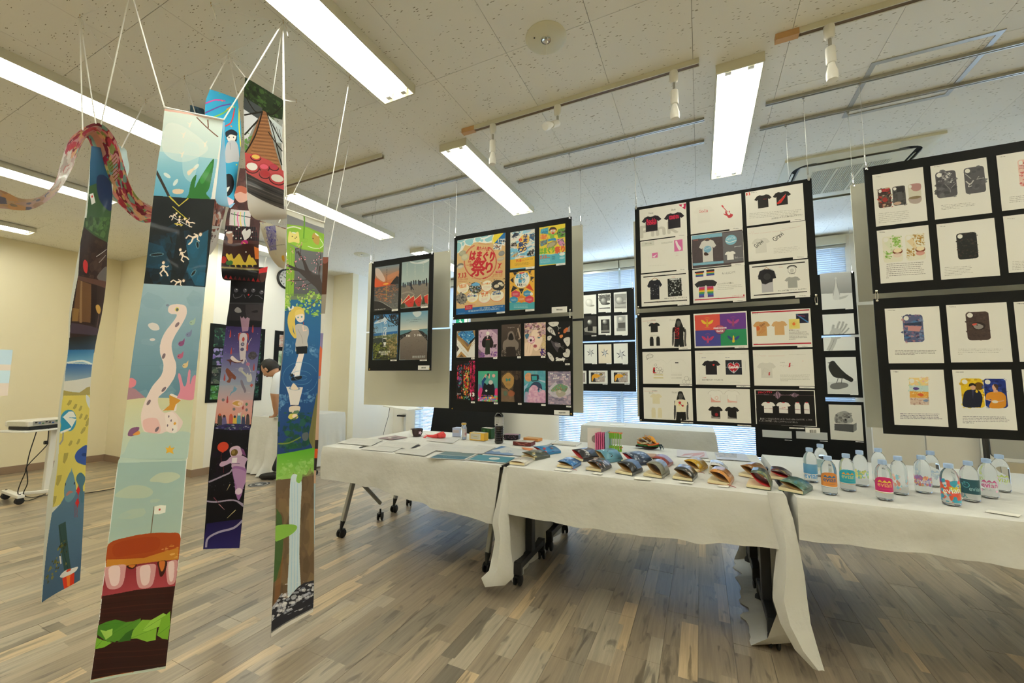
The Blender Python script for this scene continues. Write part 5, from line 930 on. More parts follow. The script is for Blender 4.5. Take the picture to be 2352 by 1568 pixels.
for nm,x0,x1,y0,y1 in(('frame_bar',.91,1.43,2.70,2.725),('frame_bar',.91,1.43,3.195,3.22),('frame_bar',.91,.935,2.725,3.195),('frame_bar',1.405,1.43,2.725,3.195)):
    m=MB();m.box(((x0+x1)/2,(y0+y1)/2,CEIL-.0025),(x1-x0,y1-y0,.005));m.build(nm,M['gridalu'],t)
    m=MB()
t=thing('air_conditioner',(1.145,4.17,CEIL),'cream four-way cassette air conditioner in the ceiling behind the boards','air conditioner')
ax,ay,hw=1.145,4.17,.475
def ring(o_,i_,z0,z1,rc,n=6):  # square frame with rounded inner opening
    m=MB();O,I=[],[]
    for cx,cy,a0 in((1,1,0),(-1,1,90),(-1,-1,180),(1,-1,270)):
        for k in range(n+1):
            a=math.radians(a0+90*k/n);I.append((ax+cx*(i_-rc)+rc*math.cos(a),ay+cy*(i_-rc)+rc*math.sin(a)));O.append((ax+cx*o_,ay+cy*o_))
    N_=len(I);vs=[(x,y,z0)for x,y in O]+[(x,y,z1)for x,y in I];m.add(vs,[(i,(i+1)%N_,N_+(i+1)%N_,N_+i)for i in range(N_)]);return m
M['accream']=mat('ac_cream','DEDBC6',.4);M['dark']=mat('dark_slot','24241F',.8)
m=ring(hw,.405,CEIL-.02,CEIL-.034,.11);m.add([(ax+a*hw,ay+b_*hw,z)for z in(CEIL,CEIL-.02)for a,b_ in((1,1),(-1,1),(-1,-1),(1,-1))],[(i,(i+1)%4,4+(i+1)%4,4+i)for i in range(4)]);m.build('face_panel',M['accream'],t)
m=ring(.41,.36,CEIL-.016,CEIL-.016,.09);m.build('air_slot',M['dark'],t)
for dx,dy in((1,0),(-1,0),(0,1),(0,-1)):
    m=MB();m.box((ax+dx*.385,ay+dy*.385,CEIL-.022),(.016 if dx else.5,.5 if dx else.016,.004),m=Matrix.Rotation(.5*(dy or 0),3,'X')@Matrix.Rotation(-.5*dx,3,'Y'));m.build('louvre',M['accream'],t)
m=ring(.355,.25,CEIL-.032,CEIL-.036,.04);m.build('inner_frame',M['accream'],t)
M['grille']=mat('grille','B9B6A2',.6)
m=MB();m.box((ax,ay,CEIL-.03),(.52,.52,.006));m.build('intake_backing',M['grille'],t)
m=MB()
for i in range(36):m.box((ax-.25+i*.0143,ay,CEIL-.0365),(.004,.5,.006))
m.build('intake_slats',M['accream'],t,kind='stuff')
for dx in(-.085,.085):
    m=MB();m.box((ax+dx,ay,CEIL-.038),(.012,.5,.008));m.build('intake_bar',M['accream'],t)
# ---------------------------------------------------------------- hanging paper banners
class Ribbon:
    def __init__(s,rows,label,name='hanging_banner',ppm=900,bg='E8E8E4',n=8,group='long printed paper banners hanging from strings',width=.21):
        R=np.array(rows,float);D_=np.array(crom(R,False,n));s.D=D_
        s.L=[pk(r[0],r[1],r[2])for r in D_];s.R=[pk(r[3],r[4],r[5])for r in D_]
        mid=[(a+b_)/2 for a,b_ in zip(s.L,s.R)];cum=[0]
        for a,b_ in zip(mid,mid[1:]):cum.append(cum[-1]+(b_-a).length)
        s.cum=np.array(cum);s.len=cum[-1];s.w=width;s.label=label;s.name=name;s.group=group
        s.r0,s.r1=0,len(D_)-1
        s.cv=Cv(width,s.len,ppm,bg,s.map)
    def map(s,x,y):
        Dq=s.D[s.r0:s.r1+1];ax_,ay_=Dq[:,0],Dq[:,1];bx,by=Dq[:,3],Dq[:,4]
        cr=(bx-ax_)*(y-ay_)-(by-ay_)*(x-ax_);L=np.hypot(bx-ax_,by-ay_);d=cr/(L+1e-9)
        i=int(np.argmax((d[:-1]>=0)&(d[1:]<0)))if np.any((d[:-1]>=0)&(d[1:]<0))else(0 if d[0]<0 else len(d)-2)
        t=d[i]/(d[i]-d[i+1]+1e-9);t=min(max(t,-6),7)
        P=Dq[i]+(Dq[i+1]-Dq[i])*t;ex,ey=P[3]-P[0],P[4]-P[1];u=((x-P[0])*ex+(y-P[1])*ey)/(ex*ex+ey*ey+1e-9)
        return(u*s.w,s.cum[s.r0+i]+(s.cum[s.r0+i+1]-s.cum[s.r0+i])*t)
    def build(s,gain=1.26,strings=(),parent=None,nc=7,bow=0,cup=None,part='printed_sheet'):
        if parent is None:c=(s.L[0]+s.R[0])/2;t=thing(s.name,c,s.label,'banner',s.group)
        else:t=parent
        rows,uv=[],[]
        for i,(a,b_)in enumerate(zip(s.L,s.R)):
            nrm=(b_-a).cross(Vector((0,0,1))).normalized();f=s.cum[i]/s.len
            rows.append([a.lerp(b_,j/nc)+nrm*(bow*math.sin(math.pi*j/nc)+.004*math.sin(f*9+j*.8))for j in range(nc+1)]);uv.append([(j/nc,1-f)for j in range(nc+1)])
        m=MB();m.add([p for r in rows for p in r],[(i*(nc+1)+j,(i+1)*(nc+1)+j,(i+1)*(nc+1)+j+1,i*(nc+1)+j+1)for i in range(len(rows)-1)for j in range(nc)],[q for r in uv for q in r])
        mm=s.cv.material('banner_print',.5,gain,coat=.05);nt=mm.node_tree;g=nt.nodes.new('ShaderNodeNewGeometry');mx=nt.nodes.new('ShaderNodeMixRGB');ti=[q for q in nt.nodes if q.type=='TEX_IMAGE'][0]
        s.flip=getattr(s,'flip',False)
        # printed on one face only, plain paper on the back
        if s.flip is not None:
            nt.links.new(g.outputs['Backfacing'],mx.inputs[0]);nt.links.new(ti.outputs[0],mx.inputs[2 if s.flip else 1]);mx.inputs[1 if s.flip else 2].default_value=(*srgb('E2E6E4'),1);nt.links.new(mx.outputs[0],nt.nodes['Principled BSDF'].inputs['Base Color'])
        o=m.build(part,mm,t,smooth=True)
        for a,b_ in strings:
            q=MB();q.tube([a,(Vector(a)+Vector(b_))/2+Vector((0,0,-.004)),b_],.0026,5);q.build('hanging_string',M['string'],t)
        s.t=t;return s
def hk(x,y):return pz(x,y,CEIL-.012)
H=dict(a=hk(183,38),b=hk(300,-25),c=hk(650,50),d=hk(525,125),e=hk(423,178),f=hk(334,232),g=hk(680,232),h=hk(716,358),i=hk(803,180),j=hk(803,322),k=hk(484,10))
# net of strings between cup hooks
t=thing('string_net',H['d'],'net of white strings run between small brass hooks on the ceiling, above the banners','strings')
for v in H.values():
    m=MB();m.tube([(v.x,v.y,CEIL),(v.x,v.y,CEIL-.012),(v.x+.006,v.y,CEIL-.02),(v.x,v.y,CEIL-.027),(v.x-.007,v.y,CEIL-.02)],.0014,6);m.build('cup_hook',M['brass'],t)
for a,b_ in('ab','af','de','ci','ij','jh','hg','gd','kc','ef','dc'):
    m=MB();p,q=H[a],H[b_];m.tube([p,(p+q)/2-Vector((0,0,.012)),q],.0022,5);m.build('net_string',M['string'],t)
for a in 'cadk':
    m=MB();v=H[a];m.tube([v,v+Vector((.012,.01,-.03)),v+Vector((.02,.015,-.07))],[.002,.004,.0015],5);m.build('string_tail',M['string'],t)

# A: hamburger banner
kl,kr=1.98,2.06
A=Ribbon([(378,248,kl,513,276,kr),(370,320,kl,508,330,kr),(360,382,kl,500,400,kr),(348,482,kl,490,482,kr),(339,570,kl,481,569,kr),(330,650,kl,471,658,kr),(311,776,kl,459,776,kr),(293,917,kl,448,896,kr),(278,1040,kl,434,1040,kr),(270,1070,kl,430,1065,kr),(252,1208,kl,420,1184,kr),(236,1332,kl,408,1298,kr),(225,1430,kl,396,1383,kr),(206,1568,kl,379,1534,kr)],
    'tall banner nearest the camera: pale dinosaur above a hamburger with a small flag',ppm=1100)
c=A.cv;c.view(0,0,2.904)
c.poly([(1080,715),(1500,800),(1440,1100),(1030,1080)],'D8E2DC',col2='BCD8DC');c.poly([(1055,1010),(1450,1060),(1400,1345),(1000,1310)],'9CCAD8',col2='58A4C4');c.line([(1095,732),(1490,800)],14,'E4B8AC')
c.blob([(1120,820),(1300,900),(1380,1000),(1200,1080),(1080,1000)],'E4EAE4',.55);c.blob([(1220,960),(1320,980),(1280,1200),(1210,1150)],'CFE4E4',.45)
c.line([(1300,780),(1455,912)],8,'6C4430');c.line([(1380,795),(1384,850)],8,'6C4430')
c.blob([(1395,1240),(1425,1070),(1400,1080),(1330,1180),(1290,1250),(1303,1165),(1270,1200),(1250,1290),(1240,1330),(1390,1330),(1370,1290)],'2C7430');c.blob([(1330,1190),(1400,1090),(1410,1110),(1350,1220)],'3E9440',.8)
for x,y in((1250,820),(1210,890),(1360,950),(1200,1020)):c.blob([(x-20,y-6),(x,y),(x+18,y-14),(x+10,y+8),(x+4,y+28),(x-6,y+26),(x-4,y+8)],'EAE6DC',.85)
for x,y,r_ in((1105,1170,.5),(1160,1215,-1.1),(1300,1110,-.9)):c.ell(x,y,26,12,'F2F2EC',.8,rot=r_)
c.blob([(1140,1268),(1170,1258),(1215,1265),(1200,1290),(1150,1290)],'E0C8B0');c.blob([(1240,1140),(1290,1115),(1285,1130),(1250,1168)],'ECDCC8')
c.poly([(1044,1135),(1124,1305),(1108,1310),(1040,1165)],'30261E')
c.view(0,0,2.904);c.poly([(990,1303),(1440,1330),(1370,1925),(930,1890)],'0E1414')
c.view(0,500,2.904);c.speck([(985,120),(1385,60),(1370,460),(960,440)],['0E3448','0C1C24','103C54','0A1014','14506C'],60,40,.5,1.6);c.poly([(1240,150),(1385,80),(1358,455),(1290,450),(1210,300)],'1C6484',.75);c.poly([(985,160),(1080,190),(1150,350),(960,330)],'174E68',.6);c.poly([(1180,60),(1210,60),(1250,300),(1190,450),(1120,450)],'081012',.8)
c.view(0,0,2.904);c.line([(1118,1308),(1185,1372),(1248,1320)],10,'C8B83C')
def fig(x,y,s_,rot,hair='6C5040'):
    q=lambda pts:[(x+(a*math.cos(rot)-b_*math.sin(rot))*s_,y+(a*math.sin(rot)+b_*math.cos(rot))*s_)for a,b_ in pts]
    k='ECD8C4';c.line(q([(0,-14),(2,8)]),11*s_,k);c.line(q([(2,6),(-12,22),(-4,36)]),7*s_,k);c.line(q([(3,8),(16,20),(22,34)]),7*s_,k);c.line(q([(0,-12),(14,-6),(24,-12)]),5*s_,k);c.line(q([(-2,-12),(-12,0)]),5*s_,k);h_=q([(0,-24)])[0];c.ell(h_[0],h_[1]-3,8*s_,8*s_,hair);c.ell(h_[0],h_[1],6*s_,7*s_,k)
for x,y,s_,r_ in((1150,1395+40,.9,1.0),(1185,1490-20,1,.2),(1245,1480,1.2,-.8)):fig(x,y,s_,r_,'D8C83C')
c.line([(1130,1440),(1260,1510)],5,'D8D4CC');c.line([(1140,1375),(1240,1460)],5,'D8C83C');c.line([(1155,1490),(1210,1500)],10,'C8B43C')
c.view(0,500,2.904)
fig(1290,125,1.7,1.25);fig(1205,245,1.4,-.35);fig(1082,335,1.5,.05);fig(1180,425,1.4,1.4)
for x,y,r_ in((1040,245,-.1),(1308,180,1.3),(1280,368,-1.0)):c.ell(x,y,46 if x<1100 else 26,12,'9CC4D0',.6,rot=r_);c.ell(x,y,40 if x<1100 else 22,8,'0C1416',rot=r_)
c.view(0,500,2.904);c.poly([(958,437),(1372,462),(1310,1205),(845,1215)],'9DB8C4',col2='5C8498')
c.speck([(958,437),(1372,462),(1310,1205),(845,1215)],['88A8B8','94B0BC','7C9CAC'],30,60,.25)
c.poly([(848,1200),(1310,1205),(1235,1660),(780,1660)],'D0CBA0',col2='B9CFC8');c.blob([(830,1560),(900,1440),(1100,1430),(1280,1440),(1250,1600),(830,1600)],'A9C4C0',.6)
c.line([(883,985),(1330,985)],3,'6C8C98',.5)
PK='E6D2CC'
c.blob([(1112,600),(1130,580),(1180,575),(1225,590),(1232,640),(1205,700),(1150,790),(1130,850),(1140,920),(1160,980),(1150,1060),(1090,1150),(1040,1200),(1045,1260),(1080,1300),(1140,1290),(1190,1330),(1215,1370),(1170,1430),(1100,1425),(1050,1440),(990,1430),(945,1420),(930,1330),(950,1240),(1000,1130),(1060,1050),(1075,980),(1055,900),(1060,830),(1090,760),(1150,680),(1165,645),(1130,640),(1112,625)],PK)
c.blob([(945,1350),(1030,1340),(1050,1430),(960,1425)],'E0A8A4',.6);c.blob([(1060,1285),(1120,1250),(1120,1175),(1200,1210),(1170,1240),(1160,1290),(1110,1282)],'E8DCD4');c.poly([(1068,1288),(1115,1250),(1112,1182),(1198,1218),(1160,1245),(1145,1285),(1120,1283)],'D09438')
c.blob([(1085,1310),(1130,1295),(1175,1340),(1172,1420),(1140,1435),(1095,1420),(1090,1370)],'ECDCD4');c.blob([(1140,1390),(1165,1385),(1172,1425),(1140,1435)],'F0E4DC');c.ell(1155,1372,10,9,'D89C3C')
for x,y,r_ in((1168,712,.6),(1078,922,.2),(1076,1145,.7),(979,1232,.4),(1030,1410,.5)):c.ell(x,y,10,19,'7C6870',rot=r_)
for x,y in((1110,1325),(1128,1352),(1102,1385),(1140,1412)):c.ell(x,y,5,8,'7C6870')
c.ell(1168,610,14,15,'D8CC74');c.ell(1169,612,8,11,'5C6468');c.ell(1108,582,10,8,'7C88A0')
c.blob([(983,715),(1010,698),(1045,712),(1052,745),(1010,748)],'D8D0CC');c.ell(1010,812,17,10,'D8D0CC')
for x,y,k in((1272,695,'A4BCA8'),(1246,775,'7C84A4'),(1194,835,'884C78'),(1186,920,'B8607C'),(1224,982,'DCC08C')):c.blob([(x-20,y+8),(x-12,y-8),(x+8,y-14),(x+24,y-30),(x+22,y),(x+12,y+16),(x-8,y+20)],k);c.ell(x-9,y+4,3,3,'3C3C44')
c.blob([(1170,1195),(1190,1140),(1172,1050),(1190,1045),(1215,1120),(1235,1110),(1250,1022),(1266,1022),(1264,1110),(1285,1060),(1310,1060),(1300,1205),(1180,1205)],'DC8CA0');c.blob([(850,1130),(870,1068),(905,1085),(900,1120),(870,1135)],'DC8490');c.poly([(848,1128),(900,1140),(960,1200),(848,1213)],'A8808C')
c.blob([(850,1450),(870,1405),(920,1398),(890,1450)],'84587C');c.blob([(880,1445),(915,1420),(922,1440),(900,1450)],'DC9448');c.poly([(1088,1530),(1110,1535),(1122,1515),(1130,1535),(1158,1530),(1142,1550),(1150,1575),(1120,1562),(1095,1570),(1100,1548)],'E4B440')
c.view(0,1030,2.915)
c.poly([(795,95),(1250,80),(1195,660),(715,690)],'9DB8B4',col2='A8BCB0');c.speck([(795,95),(1250,80),(1195,640),(715,690)],['B8C4AC','A4BCB4','C0C8B0'],16,70,.5,.35);c.blob([(985,215),(1050,165),(1160,160),(1205,190),(1120,230),(1050,225)],'C4CAB0',.8);c.blob([(770,320),(850,250),(950,250),(1010,290),(950,330)],'BCC6AC',.7)
c.line([(1018,388),(996,570)],6,'6C5C48');c.poly([(1020,388),(1060,380),(1103,382),(1098,430),(1060,440),(1018,442)],'F0ECE0');c.ell(1057,410,7,7,'C04038')
c.blob([(722,640),(850,590),(1000,568),(1120,565),(1205,580),(1195,745),(1190,742),(700,800),(705,790)],'A8481C');c.poly([(712,740),(950,735),(1195,660),(1190,740),(705,800)],'C4802C');c.blob([(760,640),(900,600),(1050,600),(1040,680),(880,710),(760,720)],'A03C18',.8);c.speck([(1100,660),(1195,640),(1192,730),(1080,740)],['DCA850','C88838','E8C078'],12,22,.6,.4)
c.poly([(705,800),(1190,740),(1170,945),(675,1000)],'8C2C34',col2='B04850')
for x,w_,y in((762,66,850),(965,68,850),(1145,40,820)):c.blob([(x-w_,y-40),(x-w_*.8,y-60),(x+w_*.8,y-75),(x+w_,y-40),(x+w_*.6,y+70),(x-w_*.5,y+90),(x-w_*.9,y+50)],'D8A4A4',.9);c.blob([(x-w_*.6,y-50),(x+w_*.4,y-60),(x+w_*.3,y+50),(x-w_*.4,y+62)],'ECD4D0',.9)
c.blob([(835,785),(900,778),(880,805),(850,805)],'3C1C14');c.blob([(845,785),(892,780),(872,800)],'D07830');c.blob([(1045,762),(1110,755),(1095,830),(1065,860),(1050,800)],'401C14');c.blob([(1056,762),(1098,757),(1085,815),(1068,820)],'C87030')
c.poly([(680,985),(900,950),(1170,918),(1110,1460),(603,1560)],'36160F',col2='2E140E')
for i in range(16):y=1000+i*34;c.line([(670-i*4,y+8*math.sin(i)),(900,y-14),(1160-i*4,y-38)],8,('4C2016','281009','55281A')[i%3],.45,True)
for P,k in(([(655,1180),(700,1160),(760,1145),(830,1165),(860,1165),(800,1230),(760,1300),(690,1280),(645,1240)],'4A8428'),([(630,1340),(640,1260),(680,1280),(740,1300),(690,1330)],'7CB438'),([(690,1270),(760,1215),(840,1165),(880,1160),(930,1140),(930,1190),(870,1220),(800,1290),(710,1295)],'568C2C'),([(850,1280),(880,1220),(940,1150),(1000,1150),(1040,1200),(1030,1280),(970,1295),(900,1275)],'84B83C'),([(940,1220),(1000,1150),(1085,1100),(1110,1110),(1060,1190),(970,1225)],'98C84C'),([(1040,1250),(1070,1140),(1135,1085),(1135,1180),(1120,1275),(1080,1272)],'7CB034'),([(775,1300),(830,1240),(880,1210),(860,1290)],'33641E'),([(665,1210),(700,1220),(745,1205),(740,1250),(700,1280)],'A4CC5C')):c.poly(P,k);c.line([P[0],P[len(P)//2]],2.5,'3C6C20',.7)
c.poly([(603,1548),(1108,1452),(1104,1480),(600,1580)],'C0CCBC');c.line([(606,1545),(880,1497)],5,'A8602C',.8)
A.flip=False
A.build(strings=[(H['b'],A.L[0]),(H['c'],A.R[0])])
G=Ribbon([(512,278,2.10,516,283,2.16),(506,340,2.10,519,345,2.2),(496,420,2.09,519,440,2.2),(497,462,2.12,526,474,2.24),(512,474,2.2,534,476,2.3),(528,470,2.3,541,466,2.38)],'',bg='8CC4E4',width=.1,n=5);G.cv.poly([(0,0),(0,0),(0,0)],'8CC4E4');G.flip=None;G.build(parent=A.t,part='folded_end',nc=4)
rod=MB();rod.tube([A.L[0]+Vector((0,0,.002)),A.R[0]+Vector((0,0,.002))],.004,6);rod.build('top_rod',M['string'],A.t)

# B: beach banner at the far left
kb=2.72
B=Ribbon([(210,335,kb,262,345,kb+.1),(202,413,kb,260,415,kb+.1),(192,500,kb,253,500,kb+.1),(180,572,kb,245,562,kb+.1),(166,660,kb,243,638,kb+.1),(159,730,kb,235,712,kb+.1),(158,800,kb,220,793,kb+.1),(147,870,kb,211,870,kb+.1),(136,940,kb,207,948,kb+.1),(128,1040,kb,200,1040,kb+.1),(110,1125,kb,195,1110,kb+.1),(99,1250,kb,188,1230,kb+.1),(94,1384,kb,182,1332,kb+.1)],
    'leftmost tall banner with a beach, umbrella and a blue shark headed figure',ppm=800,bg='D6D8CE');c=B.cv;c.view(0,0,2.904)
c.poly([(605,960),(770,980),(745,1200),(590,1270)],'3C6484',col2='24506C');c.poly([(590,1240),(745,1180),(735,1568),(555,1568)],'3F5B38');c.blob([(640,1180),(700,1170),(745,1240),(740,1400),(690,1370),(650,1290)],'283858');c.poly([(590,1295),(615,1285),(635,1350),(605,1365)],'E8E4DC');c.ell(608,1310,6,8,'D04038')
c.view(0,500,2.904);c.poly([(560,0),(740,0),(712,165),(530,175)],'3C5430');c.speck([(560,0),(735,0),(715,150),(570,60)],['4C6C3C','304828','5C7C48'],60,14,.7)
c.poly([(552,60),(712,165),(705,450),(690,620),(640,850),(470,800),(480,620),(522,380),(530,180)],'35241E');c.speck([(540,100),(712,170),(700,420),(525,380)],['402C24','2C1C18','4C3830'],50,24,.6);c.blob([(555,300),(570,280),(588,310),(580,370),(560,350)],'C83434');c.line([(640,260),(680,230),(705,210)],4,'B8B0AC');c.line([(655,300),(700,250)],3,'B8B0AC');c.blob([(640,400),(690,330),(710,340),(705,430)],'706C68',.8)
c.poly([(522,385),(705,425),(700,470),(520,410)],'5C3E34');c.poly([(520,410),(605,445),(595,700),(490,690)],'6C4C30');c.poly([(540,420),(552,425),(545,700),(530,700)],'8C6C48');c.poly([(605,440),(640,450),(625,720),(595,710)],'2C1E1A');c.poly([(485,600),(530,610),(520,690),(482,690)],'94703C',.8);c.blob([(630,590),(650,580),(668,610),(660,640),(640,630)],'C89C50');c.line([(655,640),(640,745)],10,'5C4440');c.poly([(480,700),(660,740),(655,790),(470,770)],'4A3A44')
c.poly([(465,800),(655,780),(632,900),(458,900)],'26241F',col2='3A5068');c.poly([(460,880),(632,878),(620,975),(450,968)],'2C6CA0',col2='8CB8CC');c.line([(448,968),(540,955),(618,978)],8,'E0E4DC',smooth=True);c.poly([(448,972),(618,978),(610,1080),(435,1100)],'3464A0',col2='A4B4B8');c.poly([(434,1090),(612,1060),(608,1140),(425,1160)],'DCD8CC')
c.poly([(428,1150),(470,1160),(520,1165),(580,1130),(606,1125),(606,1190),(415,1250)],'AC9C58');c.poly([(425,1185),(606,1180),(575,1700),(360,1720),(400,1300)],'DCCA64')
c.blob([(575,1180),(605,1205),(604,1270),(580,1230)],'D8DCD8');
c.ell(452,1350,50,72,'3C94B8');c.poly([(452,1290),(478,1290),(500,1330),(415,1330)],'F0EEE4');c.poly([(415,1330),(470,1395),(430,1425),(398,1430)],'3090B4');c.poly([(415,1325),(502,1340),(470,1395)],'ECEAE0');c.poly([(400,1425),(470,1395),(460,1412),(402,1440)],'ECEAE0');c.line([(416,1430),(412,1480),(395,1510)],8,'9C9C94')
for x,y in((455,1230),(490,1255),(530,1268),(535,1320),(575,1328),(585,1370),(560,1410),(550,1420),(460,1500),(520,1490),(470,1620),(430,1740),(590,1350)):c.poly([(x-14,y+14),(x+2,y-16),(x+18,y-14),(x+10,y+10),(x-4,y+22)],'B0A050')
c.view(0,1030,2.915);c.poly([(360,40),(590,20),(575,300),(330,400),(335,200)],'DCCC66');c.blob([(500,45),(530,5),(590,-20),(590,100),(540,100),(510,80)],'3858A4');c.ell(568,40,18,12,'24407C');
for x,y in((430,60),(385,210),(352,350)):c.poly([(x-18,y+30),(x-10,y-30),(x+20,y-34),(x+14,y),(x-6,y+40)],'B4A454')
c.poly([(340,430),(400,370),(440,300),(600,280),(540,880),(270,1040),(290,800)],'5C7C94',col2='486480');c.blob([(425,280),(440,210),(478,148),(505,220),(508,300),(470,355),(435,345)],'6C94A4');c.poly([(472,155),(478,128),(484,155)],'7CA0AC');c.blob([(440,305),(465,282),(492,290),(470,300),(445,318)],'B47C70');c.ell(433,240,3,12,'24303C');c.ell(500,232,4,10,'24303C')
c.blob([(512,210),(520,175),(545,160),(570,190),(565,230),(555,260),(560,350),(540,355),(530,260)],'4C7488');c.line([(528,240),(522,280),(526,350)],3,'C83030');
for x,y in((524,280),(517,362)):c.poly([(x-14,y+2),(x+2,y-32),(x+14,y-4),(x+2,y+32)],'D02C2C')
for x in(503,516):c.line([(x,370),(x-2,460)],3,'A04048')
c.poly([(388,512),(440,488),(470,810),(430,830)],'36504C');c.line([(395,520),(450,800)],4,'2A403C');c.speck([(420,620),(445,610),(440,660),(410,700),(400,790),(350,880),(290,905),(330,790),(370,690)],['6C6C34','3C3C24','8C8444','54502C'],70,9);c.poly([(395,720),(408,720),(412,770),(404,775)],'D8D4D0')
c.blob([(400,860),(430,820),(480,800),(515,790),(500,820),(440,860)],'E4E0DC');c.poly([(415,870),(492,830),(488,910),(425,942)],'DC3C24');c.poly([(440,855),(465,845),(460,920),(445,925)],'EC7C30');c.ell(455,815,16,9,'DC4C30')
# pale back-of-paper margin on the left side
e_=[(182,562),(179,631),(165,707),(161,775),(158,810),(151,861),(146,906),(137,994),(133,1037),(127,1091),(118,1168),(106,1253),(95,1383)]
c.view(0,0,1);c.poly(e_+[(60,1400),(60,1037),(120,860),(140,700),(170,562)],'CFCFC0')
B.flip=False
B.build(strings=[])
for o in list(B.t.children):pass
# C: curling red ribbon
C_=Ribbon([(-60,425,2.45,-60,470,2.62),(0,436,2.5,0,478,2.68),(45,455,2.52,62,482,2.70),(90,450,2.55,103,463,2.72),(124,418,2.57,138,430,2.74),(140,375,2.58,166,384,2.75),(160,325,2.58,180,352,2.76),(190,297,2.6,195,325,2.77),(224,283,2.62,203,318,2.78),(250,297,2.64,214,342,2.8),(270,330,2.68,232,395,2.82),(283,378,2.72,250,440,2.86),(297,424,2.76,284,480,2.9),(318,456,2.8,318,508,2.93),(352,476,2.84,348,510,2.96)],
    'wavy red patterned paper ribbon curling at the top left',ppm=600,bg='C8A8A4');c=C_.cv;c.M=None;LN=C_.len;w_=.21
def band_(f0,f1,ks,n,sz,asp=1):c.speck([(0,LN*f0),(w_,LN*f0),(w_,LN*f1),(0,LN*f1)],ks,n,sz,.9,asp)
band_(0,.3,['B89078','6C7094','C8A88C','D0B49C','9C8C80','D8A878'],60,.05,.5);band_(.28,.46,['E0D4CC','D8CCC0','C07C70','D8D8C8','B8A89C','E4DCD4'],60,.03)
band_(.44,1,['A83448','D88C88','C84858','E4B48C','8CA45C','7C2438','D8A0A4','DCC078','7CB4AC','B83C54'],420,.022,1.3)
for i in range(7):c.line([(.05,LN*.72+i*.014),(.12,LN*.72+i*.014-.006)],.004,'8C5C2C')
c.fill([(60,LN*.55*600),(95,LN*.55*600),(100,LN*.68*600),(70,LN*.68*600)],'D0A088')
C_.flip=None
C_.build(strings=[(H['a'],pk(190,299,2.6)),(H['a'],pk(220,284,2.62)),(H['b'],pk(232,286,2.62))])
N2=Ribbon([(262,330,3.0,283,338,2.9),(262,345,3.02,293,350,2.9),(262,380,3.02,295,382,2.9),(265,415,3.02,294,415,2.9)],'short pale blue paper end behind the crest of the wavy red ribbon',bg='B8D4E0',ppm=300,n=5);N2.flip=None;N2.build(strings=[(H['f'],pk(279,340,2.9))])
# D: bridge banner
kd,ke=2.36,2.2
Db=Ribbon([(563,177,kd,650,229,ke),(561,241,kd,650,290,ke),(561,344,kd,651,360,ke),(563,400,kd,652,410,ke),(566,441,kd,653,449,ke),(571,480,kd+.01,656,476,ke+.01),(584,501,kd+.03,658,494,ke+.03),(603,506,kd+.08,658,502,ke+.08),(626,492,kd+.12,658,484,ke+.12),(648,472,kd+.15,659,470,ke+.15)],
    'banner with a plank suspension bridge and red lacquer bowls, curled up at its foot',ppm=900,bg='DCD8D4');c=Db.cv;c.view(0,0,2.904);Db.r1=50
c.poly([(1630,505),(1890,660),(1890,1400),(1640,1290)],'888A88');c.poly([(1630,505),(1890,660),(1885,800),(1630,740)],'1E2C1A');c.speck([(1640,520),(1885,670),(1885,800),(1740,740),(1640,640)],['2C4020','3A5428','141C12','202C1A'],110,16,.8);c.poly([(1632,650),(1750,720),(1740,800),(1632,900)],'404448');c.poly([(1630,730),(1720,790),(1650,930),(1630,940)],'C8CCD4');c.poly([(1780,760),(1885,850),(1885,960),(1840,950),(1800,850)],'B4BCC0');c.speck([(1632,930),(1680,900),(1680,990),(1632,1010)],['4C7C3C','5C8C44'],20,12)
c.poly([(1750,735),(1775,745),(1880,1130),(1640,1020)],'7C5438',col2='A06C44')
for i in range(30):y=760+i*11;w0=(i/30)**1.1;c.line([(1745-100*w0,y),(1782+90*w0,y+34*w0)],3,('5C3C28','B88458')[i%2],.8)
for P in([(1750,740),(1700,900),(1632,1020)],[(1775,745),(1830,900),(1880,1100)],[(1632,770),(1750,745)],[(1640,640),(1700,740),(1745,745)],[(1885,700),(1820,760),(1780,750)],[(1882,950),(1800,800)],[(1632,900),(1720,800)],[(1885,1010),(1790,880)]):c.line(P,8,'18140F',smooth=True)
for x in(1800,1820,1845,1865):c.line([(x,800+(x-1800)),(x+30,850+(x-1800)*2)],3,'18140F')
c.poly([(1630,1015),(1700,1030),(1800,1070),(1890,1140),(1890,1270),(1760,1220),(1640,1150)],'C04A4C');c.poly([(1640,1150),(1760,1215),(1890,1265),(1892,1400),(1650,1290)],'24201F',col2='4C4440')
for x,y,rx,ry,k in((1680,1110,50,40,'E8E4E0'),(1705,1045,36,22,'E0C060'),(1765,1115,36,26,'DC5C74'),(1830,1115,28,20,'B43C50'),(1770,1160,36,30,'B83038'),(1850,1190,48,38,'D8D0C4')):c.ell(x,y+6,rx+4,ry,'3C1418');c.ell(x,y,rx,ry,'B83C40');c.ell(x,y-2,rx*.8,ry*.65,k)
for i in range(6):c.line([(1650,1180+i*22),(1885,1280+i*20)],6,('584C48','141010','6C605C')[i%3],.7)
c.poly([(1640,1275),(1770,1345),(1895,1395),(1900,1500),(1650,1500)],'DCD6D2',.95);Db.r1=len(Db.D)-1
Db.flip=False
Db.build(strings=[(H['d'],Db.L[0]),(H['c'],Db.R[0]),(H['g'],Db.R[0]),(H['c'],pk(654,474,2.2))])
